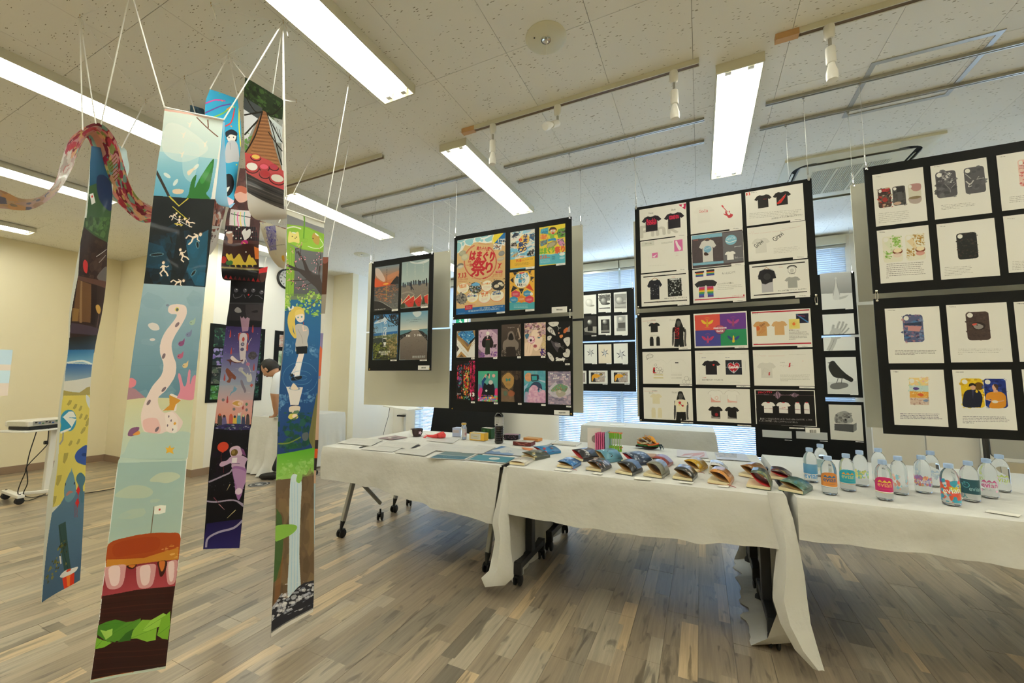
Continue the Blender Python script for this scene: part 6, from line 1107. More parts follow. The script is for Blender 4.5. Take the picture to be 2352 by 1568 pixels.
# E: translucent end with blue scribble
Eb=Ribbon([(596,507,2.7,657,524,2.62),(600,523,2.7,657,545,2.62),(606,549,2.72,657,570,2.64),(616,578,2.74,656,598,2.66),(628,598,2.76,655,612,2.68),(641,613,2.78,655,619,2.70)],'pale hanging paper end with a blue scribble, beside the clock',bg='CFC9B6',ppm=500,n=5);c=Eb.cv;c.view(420,480,4.9)
c.line([(865,140),(960,150),(1155,215)],12,'7C4438');c.poly([(930,200),(1040,180),(1060,460),(980,470)],'8C88B0');c.speck([(930,200),(1045,185),(1060,460),(980,470)],['5C5CA4','4844A0','B8B4C4','7C78B4'],110,9,.8);c.blob([(1110,530),(1135,520),(1140,590),(1115,570)],'D8A83C');c.line([(940,430),(1150,400)],3,'8C8878');Eb.flip=None
Eb.build(strings=[(H['h'],pk(640,512,2.66))])
# F: blue confetti banner
Fb=Ribbon([(482,205,2.50,546,226,2.66),(470,240,2.50,550,262,2.66),(472,300,2.50,553,310,2.66),(480,350,2.5,552,352,2.66),(490,400,2.5,547,396,2.66),(500,440,2.5,541,438,2.64),(508,464,2.49,534,466,2.6),(516,474,2.46,528,475,2.54)],'blue banner with party streamers and a dark haired child',bg='2F9CC4',ppm=900);c=Fb.cv;c.view(0,0,2.904)
for P,k in(([(1365,690),(1430,665),(1500,672)],'D83C8C'),([(1352,760),(1400,735),(1470,705),(1540,692)],'6C4494'),([(1420,780),(1490,750),(1540,710)],'8CBC3C'),([(1500,840),(1540,810),(1565,720)],'D83C3C'),([(1595,720),(1590,850),(1605,980)],'E8D83C'),([(1510,730),(1550,705)],'E8943C')):c.line(P,8,k,smooth=True)
for i in range(40):x,y=1360+230*c.r.rand(),620+700*c.r.rand();c.stamp(x,y,[(-.5,-.5),(.5,-.3),(.4,.5),(-.4,.4)],('E8D83C','D83C8C','6CB84C','E8843C','6C4494')[i%5],9,12,rot=i)
c.blob([(1505,930),(1510,880),(1535,865),(1570,885),(1572,935),(1560,940),(1545,900),(1520,920)],'1C2430');c.blob([(1508,900),(1565,900),(1560,935),(1530,950),(1512,935)],'E0D8D0');c.blob([(1500,880),(1540,862),(1575,885),(1570,905),(1530,895),(1505,915)],'1C2430');c.ell(1520,915,4,5,'28303C');c.ell(1550,915,4,5,'28303C');c.blob([(1495,1080),(1498,980),(1520,940),(1560,940),(1585,980),(1598,1070),(1560,1078)],'B4B4B8');c.line([(1525,950),(1528,1000)],3,'8C8C94');c.ell(1520,1235,44,76,'0E1014');c.blob([(1490,1270),(1500,1215),(1505,1250),(1535,1245),(1515,1285),(1495,1300)],'ECE8E0');c.poly([(1500,1360),(1520,1310),(1560,1340),(1540,1380)],'DCBCC8');Fb.flip=None
Fb.build(strings=[(H['d'],Fb.L[0]),(H['d'],Fb.R[0])])
# J, H, I
Jb=Ribbon([(487,440,2.72,523,440,2.8),(487,480,2.72,516,480,2.8),(481,531,2.72,508,525,2.8),(478,560,2.72,499,558,2.8),(476,584,2.72,481,585,2.76)],'narrow curled paper end with red and white brush marks beside the cake banner',bg='D8D4CC',ppm=500,n=5);c=Jb.cv;c.view(420,480,4.9);c.speck([(330,-150),(500,-150),(440,200),(310,180)],['7C3020','B85C3C','5C241C','D8A48C','E8DCD0'],60,24,.8,1.2);c.speck([(310,290),(380,290),(370,350),(300,340)],['4C2C2C','A88C84'],10,8);Jb.flip=None;Jb.build(strings=[(H['e'],pk(505,440,2.76))])
kh=2.62
Hb=Ribbon([(551,386,kh,620,392,kh+.12),(537,448,kh,604,450,kh+.12),(522,489,kh,599,490,kh+.12),(516,540,kh,597,530,kh+.12),(513,565,kh,596,565,kh+.12),(508,605,kh,595,610,kh+.12),(508,625,kh,595,634,kh+.12),(511,640,kh+.03,600,648,kh+.14),(524,644,kh+.07,609,641,kh+.18),(530,636,kh+.09,614,612,kh+.22)],'banner with a chocolate dripped yellow cake, rolled up at its foot',ppm=900,bg='4A2A28');c=Hb.cv;c.view(0,0,2.904)
c.speck([(1540,1130),(1700,1130),(1700,1568),(1500,1568)],['5C3430','3C2422','6C4440','4A2A28'],60,26,.6);c.blob([(1560,1280),(1590,1240),(1640,1260),(1650,1330),(1600,1350),(1565,1320)],'D8A898');c.blob([(1560,1290),(1585,1240),(1645,1255),(1640,1290),(1600,1280)],'B86048')
c.view(420,480,4.9);c.poly([(540,0),(760,20),(740,200),(525,180)],'CFC4C4');c.line([(540,50),(750,95)],8,'2C2428')
for x,k in((585,'5CA45C'),(620,'D84C94'),(648,'D8C84C'),(690,'4CA8A8')):c.line([(x,30),(x-8,110),(x,200)],8,k,smooth=True)
c.poly([(470,190),(810,200),(860,360),(455,350)],'141014')
for x in range(480,860,28):c.line([(x,195),(x-4,370)],4,'5C2428')
for y in(240,300):c.line([(470,y),(860,y+14)],4,'5C2428')
c.blob([(650,260),(690,218),(700,245),(745,225),(750,290),(720,330),(680,350),(662,300)],'D0CCC8');c.blob([(485,280),(520,252),(560,275),(555,330),(550,385),(505,380),(510,330)],'9C7460');c.ell(523,262,34,14,'D8D4D0');c.ell(682,385,42,38,'B02870');c.line([(660,370),(700,400)],8,'C8A83C')
for x,y in((490,240),(600,225),(625,205),(560,300),(590,330),(770,260),(760,320),(640,330)):c.ell(x,y,7,10,'D8D8D0')
c.poly([(455,375),(520,400),(855,390),(855,640),(430,640)],'3C1E18');c.blob([(480,520),(520,480),(560,530),(620,500),(690,600),(740,510),(800,560),(815,640),(540,650),(520,610)],'C8AC3C');c.blob([(470,420),(620,395),(800,400),(815,520),(770,545),(740,500),(700,600),(680,540),(620,500),(560,560),(540,500),(505,510)],'34160F');c.ell(455,570,30,40,'B02C24');c.blob([(480,590),(540,580),(545,620),(490,630)],'3C6C34');c.poly([(800,420),(860,440),(858,560),(815,560)],'D0702C');c.ell(700,482,8,8,'E8E4E0')
for i in range(6):c.ell(480+i*68,640,30,14,'181210')
c.poly([(425,645),(857,672),(857,690),(425,665)],'8C8054');c.poly([(425,665),(857,690),(870,840),(430,800)],'0E0C0E')
for i in range(8):x=455+i*52;c.poly([(x,780+i*5),(x+24,740+i*5),(x+46,786+i*5)],'A82428' if i in(0,1,6,7)else '5C1C20')
Hb.cv.a[int(Hb.cv.H*.965):]=rgb('D02830');Hb.flip=None
Hb.build(strings=[(H['c'],pk(600,392,2.7))])
ki=2.78
I_=Ribbon([(534,610,ki,614,614,ki+.12),(530,642,ki,610,645,ki+.12),(526,694,ki,605,695,ki+.12),(520,735,ki,601,737,ki+.12),(514,790,ki,597,790,ki+.12),(505,880,ki,587,885,ki+.12),(495,963,ki,579,970,ki+.12),(491,994,ki,574,994,ki+.12),(481,1070,ki,568,1065,ki+.12),(474,1150,ki,560,1145,ki+.12),(466,1261,ki,549,1258,ki+.12)],'dark banner with a rocket, falling animals and an astronaut in space',ppm=1000,bg='0C0A10');c=I_.cv;c.view(420,480,4.9)
c.rect(515,1050,905,1075,'38363A');c.poly([(520,1075),(905,1075),(885,1260),(490,1250)],'232024');c.poly([(700,1075),(905,1075),(885,1260),(720,1240),(700,1150)],'3A3438')
for x in(590,692,790,884):c.ell(x,915 if x!=884 else 935,24,24,'55525A');c.ell(x+6,906 if x!=884 else 926,7,6,'E4E4E4')
for P in([(560,955),(575,1000),(640,985),(660,960)],[(680,960),(700,1000)],[(740,1000),(780,960)],[(810,970),(850,975),(895,1010)]):c.line(P,8,'5C5A62',smooth=True)
c.ell(735,964,10,10,'C82C2C');c.blob([(572,1140),(600,1105),(640,1120),(652,1160),(600,1165)],'8C8888');c.blob([(765,1155),(830,1135),(838,1160),(800,1165)],'1C1A1C')
c.view(420,780,4.479);c.poly([(420,-140),(800,-130),(780,150),(395,160)],'33285A',col2='5C5288');c.poly([(400,140),(780,130),(740,480),(375,480)],'5C5688',col2='98A0B0');c.poly([(378,470),(742,460),(722,640),(352,640)],'9AA0AC',col2='C8A0A0');c.poly([(352,620),(722,620),(705,870),(335,860)],'D0A09C',col2='D89884')
c.speck([(415,-130),(800,-130),(760,200),(390,200)],['D8D4E4','8C84B0'],20,3);c.blob([(655,-400+60),(660,-300),(735,-290),(745,-380)],'B890A8',.01)
c.view(420,480,4.9);c.poly([(640,1200),(660,1230),(680,1205),(700,1235),(720,1215),(750,1230),(730,1370),(665,1380)],'B48CA0',.85);c.blob([(620,1420),(640,1390),(720,1395),(735,1420),(730,1480),(710,1400),(650,1395),(625,1480)],'B0443C');c.blob([(640,1410),(715,1412),(705,1568),(690,1700),(665,1740),(640,1690),(632,1568)],'C4B8BC');c.ell(676,1465,14,26,'B04440');c.ell(668,1520,20,20,'4C4858');c.ell(668,1520,12,12,'8C8CA4')
for x,y in((530,1410),(780,1355),(715,1560)):c.blob([(x-8,y+30),(x-10,y+10),(x+4,y-55),(x+10,y+10),(x+4,y+35)],'A83C3C')
c.view(420,780,4.479);c.ell(605,98,18,18,'54506C');c.line([(700,-20),(660,60),(632,160),(650,230),(690,330)],5,'C8BCB0',smooth=True);c.ell(708,162,45,42,'4A444A');c.speck([(670,130),(750,130),(750,200),(670,200)],['605A60','38343A'],14,10,.7)
for x,y in((495,120),(722,285),(430,390),(655,70),(453,620),(608,685)):c.blob([(x-7,y+28),(x-8,y+6),(x+4,y-44),(x+9,y+8),(x+4,y+30)],'AC4440')
c.blob([(448,208),(490,200),(520,185),(560,215),(612,205),(590,235),(540,240),(500,228),(490,265),(475,225)],'5C3434');c.blob([(488,190),(505,165),(528,180),(560,210),(600,225),(570,232),(520,222)],'DCD0C8');c.blob([(440,320),(455,290),(480,310),(515,350),(540,380),(530,410),(500,395),(480,440),(450,430),(470,400),(455,360)],'7C4838');c.poly([(590,300),(620,330),(690,400),(640,380),(580,320)],'D0CCA8',.7);c.ell(588,305,24,22,'A8A4A8',rot=-.6);c.blob([(645,360),(660,340),(670,365),(690,345),(705,400),(690,430),(650,425)],'C0BCB4');c.ell(660,250,20,18,'B07088')
c.blob([(582,420),(600,415),(620,470),(640,520),(625,545),(610,510),(590,470)],'7C7480');c.blob([(520,480),(545,500),(530,530),(500,545),(475,580),(490,540),(510,520)],'6C98B4');c.poly([(680,470),(700,448),(722,465),(700,490)],'B45850');c.ell(560,655,62,40,'E4CCBC',.6);c.blob([(500,652),(540,630),(580,640),(598,660),(560,678),(525,670)],'C8984C');c.ell(572,656,20,16,'E4C0A4')
for x,y in((415,618),(650,720),(515,712),(648,662)):c.ell(x,y,14,16,'7C7878' if x!=648 else '5C8464')
c.speck([(420,190),(760,190),(720,600),(380,600)],['B8BCCC','D0C8CC'],20,24,.35,.15)
for x,y,k in((380,810,'4C4440'),(420,825,'6C6490'),(485,815,'C05C50'),(522,830,'D8B44C'),(565,805,'5C94A4'),(615,820,'3C4460'),(665,815,'4C4448')):c.blob([(x-20,y+60),(x-18,y-20),(x-10,y-45),(x+10,y-45),(x+18,y-20),(x+20,y+60)],k);c.ell(x,y-40,12,14,('4C3430','B8A8C8','C85C3C','4C3C30','3C3C4C','E0DCD4','C8C48C')[int(x)%7])
c.line([(580,780),(588,740)],9,'D0C4BC');c.blob([(325,940),(360,885),(480,862),(620,870),(700,890),(690,950),(330,960)],'34305C');c.speck([(350,880),(480,865),(690,890),(685,930),(340,930)],['4C4C8C','C8C4D0','2C2450','3C6048'],60,14,.7,.5)
c.poly([(320,925),(330,910),(480,930),(690,925),(690,955),(320,950)],'100C14');c.poly([(320,948),(688,955),(600,1650),(240,1650)],'0C080E')
c.speck([(310,1050),(680,1050),(640,1560),(250,1560)],['C8C4D8','8C84A8'],50,2.2);c.speck([(310,1100),(500,1100),(460,1400),(280,1400)],['180C20','14101C'],20,40,.5)
c.ell(404,1100,55,52,'D0442C');c.blob([(385,1150),(410,1148),(400,1160)],'D0442C');c.line([(388,1160),(382,1230),(405,1300),(408,1370)],3,'8C2C30',smooth=True)
SU='C4A4C0'
c.blob([(470,1130),(500,1100),(560,1090),(600,1120),(610,1180),(560,1210),(500,1205),(478,1180)],'D4B8CC');c.ell(522,1160,40,36,'6C5424');c.ell(512,1155,20,22,'94783C');c.poly([(590,1110),(630,1130),(655,1200),(615,1180)],'784474');c.blob([(365,1290),(385,1255),(440,1240),(490,1200),(600,1190),(665,1220),(655,1250),(640,1290),(635,1340),(505,1320),(490,1270),(430,1290),(390,1305)],SU);c.rect(500,1215,552,1265,'ECE4E8');c.line([(495,1270),(585,1275)],5,'4C3C64');c.blob([(505,1310),(640,1320),(650,1400),(620,1500),(610,1570),(570,1650),(540,1570),(530,1480)],'9C6CA4');
for i in range(5):c.line([(520,1350+i*40),(630,1370+i*40)],8,'B48CBC',.6)
c.line([(262,1462),(400,1400),(470,1370),(505,1330)],17,'A094A8',smooth=True)
c.view(0,1030,2.915);c.blob([(1555,140),(1640,150),(1650,200),(1620,280),(1600,308),(1572,300),(1585,260)],'B088B4');c.ell(1597,285,24,22,'DCC8D8');c.line([(1380,350),(1440,356),(1560,345),(1625,372)],10,'A498B0',smooth=True);c.poly([(1380,500),(1615,470),(1600,680),(1350,690)],'1C1448',col2='2A2466');c.line([(1620,480),(1560,530),(1460,560),(1390,600),(1378,660)],14,'A49CB8',smooth=True)
for P,k in(([(1538,238),(1515,280)],'C8B88C'),([(1575,410),(1518,465)],'D8C88C'),([(1460,370),(1500,408)],'C88C94'),([(1425,325),(1460,365)],'7C3C4C')):c.line(P,6,k,taper=.4)
c.ell(1635,370,14,1,'A498B0');c.line([(1590,355),(1628,385)],10,'A498B0')
I_.flip=False
I_.build(strings=[(pk(606,612,2.8),pk(612,590,2.84))])
# K: waterfall banner
k1,k2=2.22,2.34
K=Ribbon([(658,482,k1-.02,745,512,k2),(659,505,k1-.01,745,522,k2),(658,545,k1,744,560,k2),(657,602,k1,741,602,k2),(654,674,k1,738,674,k2),(651,766,k1,735,766,k2),(647,820,k1,733,820,k2),(643,880,k1,731,885,k2),(640,950,k1,728,950,k2),(638,1010,k1,725,1012,k2),(634,1105,k1,722,1095,k2),(631,1243,k1,721,1245,k2),(625,1373,k1,720,1350,k2),(621,1464,k1,718,1404,k2)],'banner with a plum branch, a blond schoolgirl over water and a waterfall',ppm=1150,bg='7C7C7A');c=K.cv;c.view(420,480,4.9)
c.poly([(1160,0),(1600,130),(1600,220),(1160,70)],'DCDCD4');c.poly([(1160,55),(1600,215),(1580,500),(1160,540)],'84858A');c.poly([(1168,170),(1400,200),(1590,280),(1580,490),(1380,470),(1160,380)],'86B43C');c.blob([(1180,180),(1400,215),(1560,320),(1560,440),(1380,450),(1200,380),(1165,280)],'94C444')
c.line([(1168,215),(1240,200),(1318,222)],14,'E8F0D8',smooth=True);c.line([(1540,330),(1580,400),(1540,440)],7,'E8F0D8',smooth=True);c.line([(1400,415),(1470,438),(1530,440)],7,'E8F0D8',smooth=True);c.line([(1345,35),(1355,120),(1348,330)],20,'6CA834')
for r_ in(16,30,46):c.line([(1350+r_*math.cos(t),350+r_*.6*math.sin(t))for t in np.linspace(0,6.28,16)],2,'7CA83C')
c.blob([(1180,375),(1188,265),(1205,252),(1220,268),(1260,262),(1280,255),(1292,275),(1298,382),(1240,370)],'E4D884');c.ell(1222,308,6,6,'3C342C');c.ell(1266,315,6,6,'3C342C');c.ell(1252,328,6,5,'3C342C');c.ell(1240,268,24,8,'F4F0E0');c.blob([(1450,320),(1462,272),(1490,268),(1530,300),(1538,340),(1525,400),(1480,380)],'C0A050');c.ell(1462,328,7,8,'3C342C');c.ell(1505,285,26,9,'F4F0E0',rot=.5)
c.poly([(1160,380),(1250,430),(1240,980),(1140,960)],'86B438',.9);
for x in(1175,1200,1225):c.line([(x,480),(x-4,950)],5,'9CCC44',.7)
c.poly([(1250,440),(1580,490),(1558,960),(1240,980)],'6E7074',col2='5C5E62');BR='443C3A'
c.poly([(1555,980),(1490,880),(1400,800),(1290,700),(1150,640),(1150,610),(1250,655),(1370,690),(1340,590),(1270,480),(1290,470),(1380,600),(1420,690),(1510,740),(1530,640),(1545,640),(1540,770),(1565,850)],BR)
for P,w_ in(([(1270,500),(1255,450),(1300,440)],9),([(1310,540),(1320,400)],7),([(1240,590),(1260,650),(1300,690)],7),([(1500,740),(1520,620),(1490,560)],9),([(1540,700),(1550,500)],7),([(1150,680),(1220,680),(1300,700)],9),([(1430,790),(1340,800),(1190,808)],9),([(1440,830),(1370,860),(1290,880)],8),([(1360,640),(1370,570)],7),([(1240,800),(1210,855)],6)):c.line(P,w_,BR)
for i in range(80):
    bx,by=[(1280,420),(1320,395),(1230,480),(1170,600),(1190,690),(1180,715),(1260,590),(1375,570),(1470,600),(1490,690),(1540,480),(1555,590),(1190,815),(1240,830),(1300,795),(1350,850),(1290,875),(1380,865),(1320,545),(1510,540)][i%20];c.ell(bx+c.r.randn()*14,by+c.r.randn()*18,5,6,('E08CA0','D87488','F0A8B4')[i%3])
c.poly([(1140,960),(1240,950),(1558,960),(1552,1060),(1240,1020),(1140,1060)],'6C8C54',.5)
c.poly([(1140,1020),(1555,1020),(1540,1568),(1140,1568)],'2C6C98',col2='2A649C');c.view(420,780,4.479);c.poly([(1050,-20),(1402,-20),(1385,560),(1330,1130),(975,1180),(1000,500)],'2A6498',col2='203C74');c.view(420,480,4.9)
for P in([(1290,990),(1380,960),(1430,910),(1550,960),(1555,1180),(1500,1200),(1400,1180),(1300,1100)],[(1140,960),(1190,980),(1190,1110),(1140,1130)]):c.speck(P,['84B844','A4C858','6CA040','C0D470'],110,15)
c.line([(1550,1010),(1480,1050),(1420,1100)],8,'7C6440',smooth=True)
HR='DCC060'
c.blob([(1200,1150),(1180,1200),(1175,1280),(1200,1380),(1250,1450),(1275,1440),(1240,1380),(1235,1280),(1250,1180)],HR);c.blob([(1215,1180),(1220,1110),(1290,1095),(1350,1120),(1365,1180),(1360,1250),(1340,1170),(1280,1170),(1260,1280),(1290,1440),(1260,1420),(1230,1290)],HR);c.blob([(1265,1190),(1350,1180),(1355,1250),(1320,1275),(1280,1250)],'F4DCD0');c.blob([(1255,1200),(1270,1140),(1330,1130),(1360,1170),(1320,1180),(1285,1190)],'E4CC74');c.ell(1293,1218,8,9,'3C949C');c.ell(1333,1212,8,9,'3C949C');c.line([(1312,1254),(1322,1253)],3,'C87870');c.poly([(1170,1090),(1200,1110),(1215,1135),(1190,1145)],'E4E4E4');c.poly([(1215,1135),(1225,1085),(1245,1090),(1240,1120)],'E4E4E4')
c.blob([(1260,1320),(1300,1290),(1350,1300),(1400,1330),(1408,1400),(1390,1480),(1390,1560),(1270,1550),(1275,1440)],'BCB8B4');c.line([(1345,1310),(1350,1370),(1385,1360)],12,'E8CCC0');c.line([(1350,1270),(1355,1300)],7,'B03C3C');c.line([(1290,1350),(1330,1430),(1350,1550)],3,'8C8884');c.poly([(1265,1545),(1392,1545),(1388,1600),(1262,1600)],'BCB8B4')
c.view(420,780,4.479)
for P in([(1060,20),(1110,50),(1120,110),(1080,150),(1040,120)],[(1290,60),(1390,100),(1390,200),(1330,170),(1280,120)],[(1000,560),(1060,560),(1070,640),(1000,720)],[(1210,560),(1330,520),(1360,620),(1280,660),(1200,640)]):c.speck(P,['5C8CB8','7CA4C8','4C7CB0'],40,14,.6)
c.poly([(1160,40),(1270,40),(1272,65),(1155,75)],'BCB8B4');c.poly([(1158,72),(1272,65),(1268,140),(1165,148)],'141C20');c.poly([(1185,145),(1240,142),(1215,240),(1195,340),(1180,390),(1140,385),(1155,250)],'F0DCD4');c.poly([(1162,240),(1212,235),(1190,380),(1145,385)],'E8E4E4');c.poly([(1150,270),(1170,270),(1140,360),(1108,350)],'DCD8D8');c.blob([(1100,350),(1130,350),(1128,380),(1102,375)],'1C2024');c.blob([(1116,390),(1150,380),(1205,370),(1210,395),(1170,415),(1118,418)],'1C2024')
for rx,ry in((60,26),(110,70),(175,160)):c.line([(1205+rx*math.cos(t),390+ry*math.sin(t))for t in np.linspace(.2,5.9,26)],4,'6C9CC4',.7)
c.poly([(1062,482),(1222,488),(1205,560),(1175,680),(1100,672),(1085,560)],'DCD4D0');c.ell(1142,500,55,20,'8C9CB0');c.blob([(1110,510),(1125,450),(1150,460),(1175,510)],'E0D0BC');c.rect(1108,672,1178,684,'24304C');c.blob([(1090,740),(1100,685),(1190,685),(1180,745),(1150,765)],'D8C8B8');c.blob([(1080,785),(1110,755),(1160,765),(1172,800),(1130,822),(1085,810)],'CCC060');c.ell(1140,785,24,22,'E4CCB4')
c.speck([(1040,860),(1200,760),(1320,800),(1330,1100),(990,1140),(1000,1060)],['1C5034','244C3C','1A3C44','2C6040'],110,28,.7);c.blob([(1385,560),(1345,700),(1310,880),(1290,1000),(1330,1100),(1365,1100)],'7C7440',.9);c.line([(985,1070),(1080,1060),(1200,1000)],12,'74843C',smooth=True);c.blob([(1210,1000),(1225,960),(1280,955),(1280,1020),(1240,1040)],'5C6468')
c.poly([(975,1180),(1360,1110),(1350,1390),(1320,1400),(1210,1420),(1100,1450),(960,1450)],'58A428',col2='98C060');c.speck([(970,1280),(1350,1230),(1350,1400),(960,1450)],['8CBC5C','A8CC7C','74B048','94C468'],70,24,.6)
c.view(0,1030,2.915);c.poly([(1850,210),(2105,180),(2098,1000),(1815,1130)],'6C5842');c.speck([(1850,230),(2105,200),(2098,950),(1820,1080)],['7C6448','5C4A38','8C7450','6C5A44'],60,34,.5,2.5);c.poly([(1850,400),(1880,450),(1890,620),(1870,860),(1822,900)],'3C6434',.8);c.poly([(1840,900),(1890,700),(1870,980),(1830,1060)],'8C5C38',.6)
c.blob([(1940,190),(1990,180),(2015,230),(2010,400),(2002,700),(2005,1010),(1925,1010),(1930,700),(1928,400)],'C8D8E0');
for x in(1945,1965,1985):c.line([(x,220),(x+6,600),(x,980)],4,'9CC4DC',.7)
c.blob([(1990,165),(2020,190),(2000,230),(1975,215)],'8CBC5C');c.blob([(1838,540),(1860,510),(1960,508),(1985,530),(1950,570),(1870,610),(1840,615)],'88B84C')
c.poly([(1818,1080),(1880,970),(1900,1010),(1930,1000),(1990,930),(2030,900),(2098,880),(2096,1060),(1815,1225)],'2C2C34');c.speck([(1820,1060),(1880,970),(1960,960),(2098,880),(2096,980),(1960,1080),(1818,1160)],['E4E4E8','B8BCC8','F0F0F0','8C90A0','D0D4DC'],130,17,.7,.7);c.poly([(1813,1235),(2096,1068),(2096,1090),(1812,1268)],'D4D0C8')
K.flip=False
K.build(strings=[(H['c'],K.L[0]),(H['i'],K.R[0])])
rod=MB();rod.tube([K.L[0]+Vector((0,0,.002)),K.R[0]+Vector((0,0,.002))],.005,8);rod.build('top_rod',M['string'],K.t)
Lb=Ribbon([(700,588,2.75,754,590,2.72),(694,640,2.75,752,640,2.72),(692,720,2.75,747,720,2.72),(688,780,2.75,742,780,2.72),(688,900,2.75,735,900,2.72),(690,1030,2.75,730,1030,2.72),(688,1110,2.75,725,1110,2.72),(685,1248,2.75,723,1248,2.72)],'banner almost hidden behind the right edge of the waterfall banner',bg='C8A890',ppm=500);c=Lb.cv;c.view(0,0,1)
c.poly([(690,585),(760,585),(755,676),(690,676)],'5C3C2C');c.ell(746,596,8,9,'8C5448');c.poly([(690,676),(755,676),(750,720),(690,720)],'9C9488');c.poly([(690,720),(750,720),(745,765),(690,765)],'E4E2DC');c.poly([(690,765),(745,765),(735,870),(690,870)],'8C84B4');c.blob([(715,800),(740,800),(738,860),(720,850)],'D86C4C');c.poly([(690,1010),(732,1010),(728,1080),(690,1080)],'2C2428');c.poly([(690,1030),(730,1030),(728,1052),(690,1052)],'D85C2C');c.poly([(690,1110),(726,1110),(724,1250),(685,1250)],'A8BCC8');Lb.flip=None
Lb.build(strings=[(H['j'],pk(753,590,2.72))])
Mb=Ribbon([(436,241,3.1,470,250,3.2),(434,262,3.1,468,271,3.2),(430,300,3.1,464,309,3.2)],'small dark paper end behind the top of the hamburger banner',bg='4C6C80',ppm=300,n=4);Mb.flip=None;Mb.cv.speck([(430,240),(470,240),(470,300),(430,300)],['2C4858','6C8894','3C5C6C'],30,6);Mb.build(strings=[(H['e'],Mb.L[0])])
t=Mb.t
# ---------------------------------------------------------------- folding tables and cloths
TZ=.712;CZ=TZ+.003
def caster(parent,p,r=.032,ang=0):
    p=Vector(p);f=MB();f.box(p+Vector((0,0,r*1.75)),(.03,.05,.012));f.cyl(p+Vector((0,0,r*1.75)),p+Vector((0,0,.095)),.008,8);f.box(p+Vector((0,.012,r*1.3)),(.018,.03,r*1.1));o=f.build('caster_fork',M['black'],parent)
    for s_ in(-1,1):
        w=MB();R=Matrix.Rotation(ang,3,'Z')@Matrix.Rotation(math.pi/2,3,'Y');w.lathe([(0,-.008),(r*.8,-.008),(r,-.004),(r,.004),(r*.8,.008),(0,.008)],p+Matrix.Rotation(ang,3,'Z')@Vector((s_*.016,0,0))+Vector((0,0,r)),18,m=R);w.build('caster_wheel',M['black'],parent,smooth=40)
def tabletop(t,x0,x1,y0,y1):
    m=MB();m.box(((x0+x1)/2,(y0+y1)/2,TZ-.014),(x1-x0,y1-y0,.026));bevel(m.build('table_top',M['frame_black'],t),.003)
def leg(t,a,b,r=None,foot=None,mt='silver_leg',w=.036):
    a,b=Vector(a),Vector(b);m=MB();m.bar(a,b,w,w*.8,up=(1,0,0));o=bevel(m.build('leg',M[mt],t),.006)
    d=(b-a).normalized();f=MB();f.tube([b-d*.005,b+d*.05,b+d*.06],[w*.55,w*.28,w*.24],12);f.build('leg_tip',M['black'],o);return o
def ytable(x0,x1,y0,y1,label,ends=((0,1),(1,1))):
    t=thing('folding_table',((x0+x1)/2,(y0+y1)/2,0),label,'table','wheeled folding tables');tabletop(t,x0,x1,y0,y1);ym=(y0+y1)/2
    for e in(0,1):
        x=(x0+.05,x1-.18)[e];yf,yb=y0+.13,y1-.05-.02
        top=Vector((x,yf+.19,TZ-.03));A_=Vector((x,yf+.01,.115));B_=Vector((x,yb,.14));mid=top.lerp(A_,.42)
        leg(t,top,A_);caster(t,(x,yf,0));br=MB();br.bar(mid,B_,.03,.026,up=(1,0,0));bevel(br.build('brace',M['silver_leg'],t),.008);caster(t,(x,yb,0),ang=.5)
    m=MB();m.box(((x0+x1)/2,ym,TZ-.05),(x1-x0-.14,.05,.03));m.build('cross_beam',M['frame_black'],t);return t
def fliptable(x0,x1,y0,y1,label,xa,xb):
    t=thing('folding_table',((x0+x1)/2,(y0+y1)/2,0),label,'table','wheeled folding tables');tabletop(t,x0,x1,y0,y1);ym=(y0+y1)/2
    for x in(xa,xb):
        m=MB();m.bar((x,ym,.12),(x,ym,TZ-.03),.045,.06,up=(0,1,0));bevel(m.build('upright',M['frame_black'],t),.004)
        m=MB();m.bar((x,y0+.08,.115),(x,y1-.08,.115),.045,.04);m.box((x,y0+.07,.10),(.05,.03,.075));m.box((x,y1-.07,.10),(.05,.03,.075));bevel(m.build('foot_bar',M['frame_black'],t),.004)
        caster(t,(x,y0+.07,0));caster(t,(x,y1-.07,0),ang=.6)
    m=MB();m.box(((xa+xb)/2,ym,TZ-.06),(xb-xa,.05,.05));m.build('cross_beam',M['frame_black'],t);return t
ytable(-2.62,-1.10,2.24,2.86,'front left folding table with slanted silver legs on casters')
ytable(-2.65,-1.13,2.80+.07,3.28,'rear left folding table behind the slanted silver legs')
fliptable(-1.065,.325,2.24,2.77,'middle folding table with black upright frames under the book display',-1.035,.27)
fliptable(-1.065,.325,2.78,3.28,'rear middle folding table with black frames',-1.03,.265)
fliptable(.38,1.88,2.26,2.79,'front right folding table under the water bottles',.385,1.80)
fliptable(.38,1.88,2.80,3.32,'rear right folding table under the water bottles',.385,1.80)
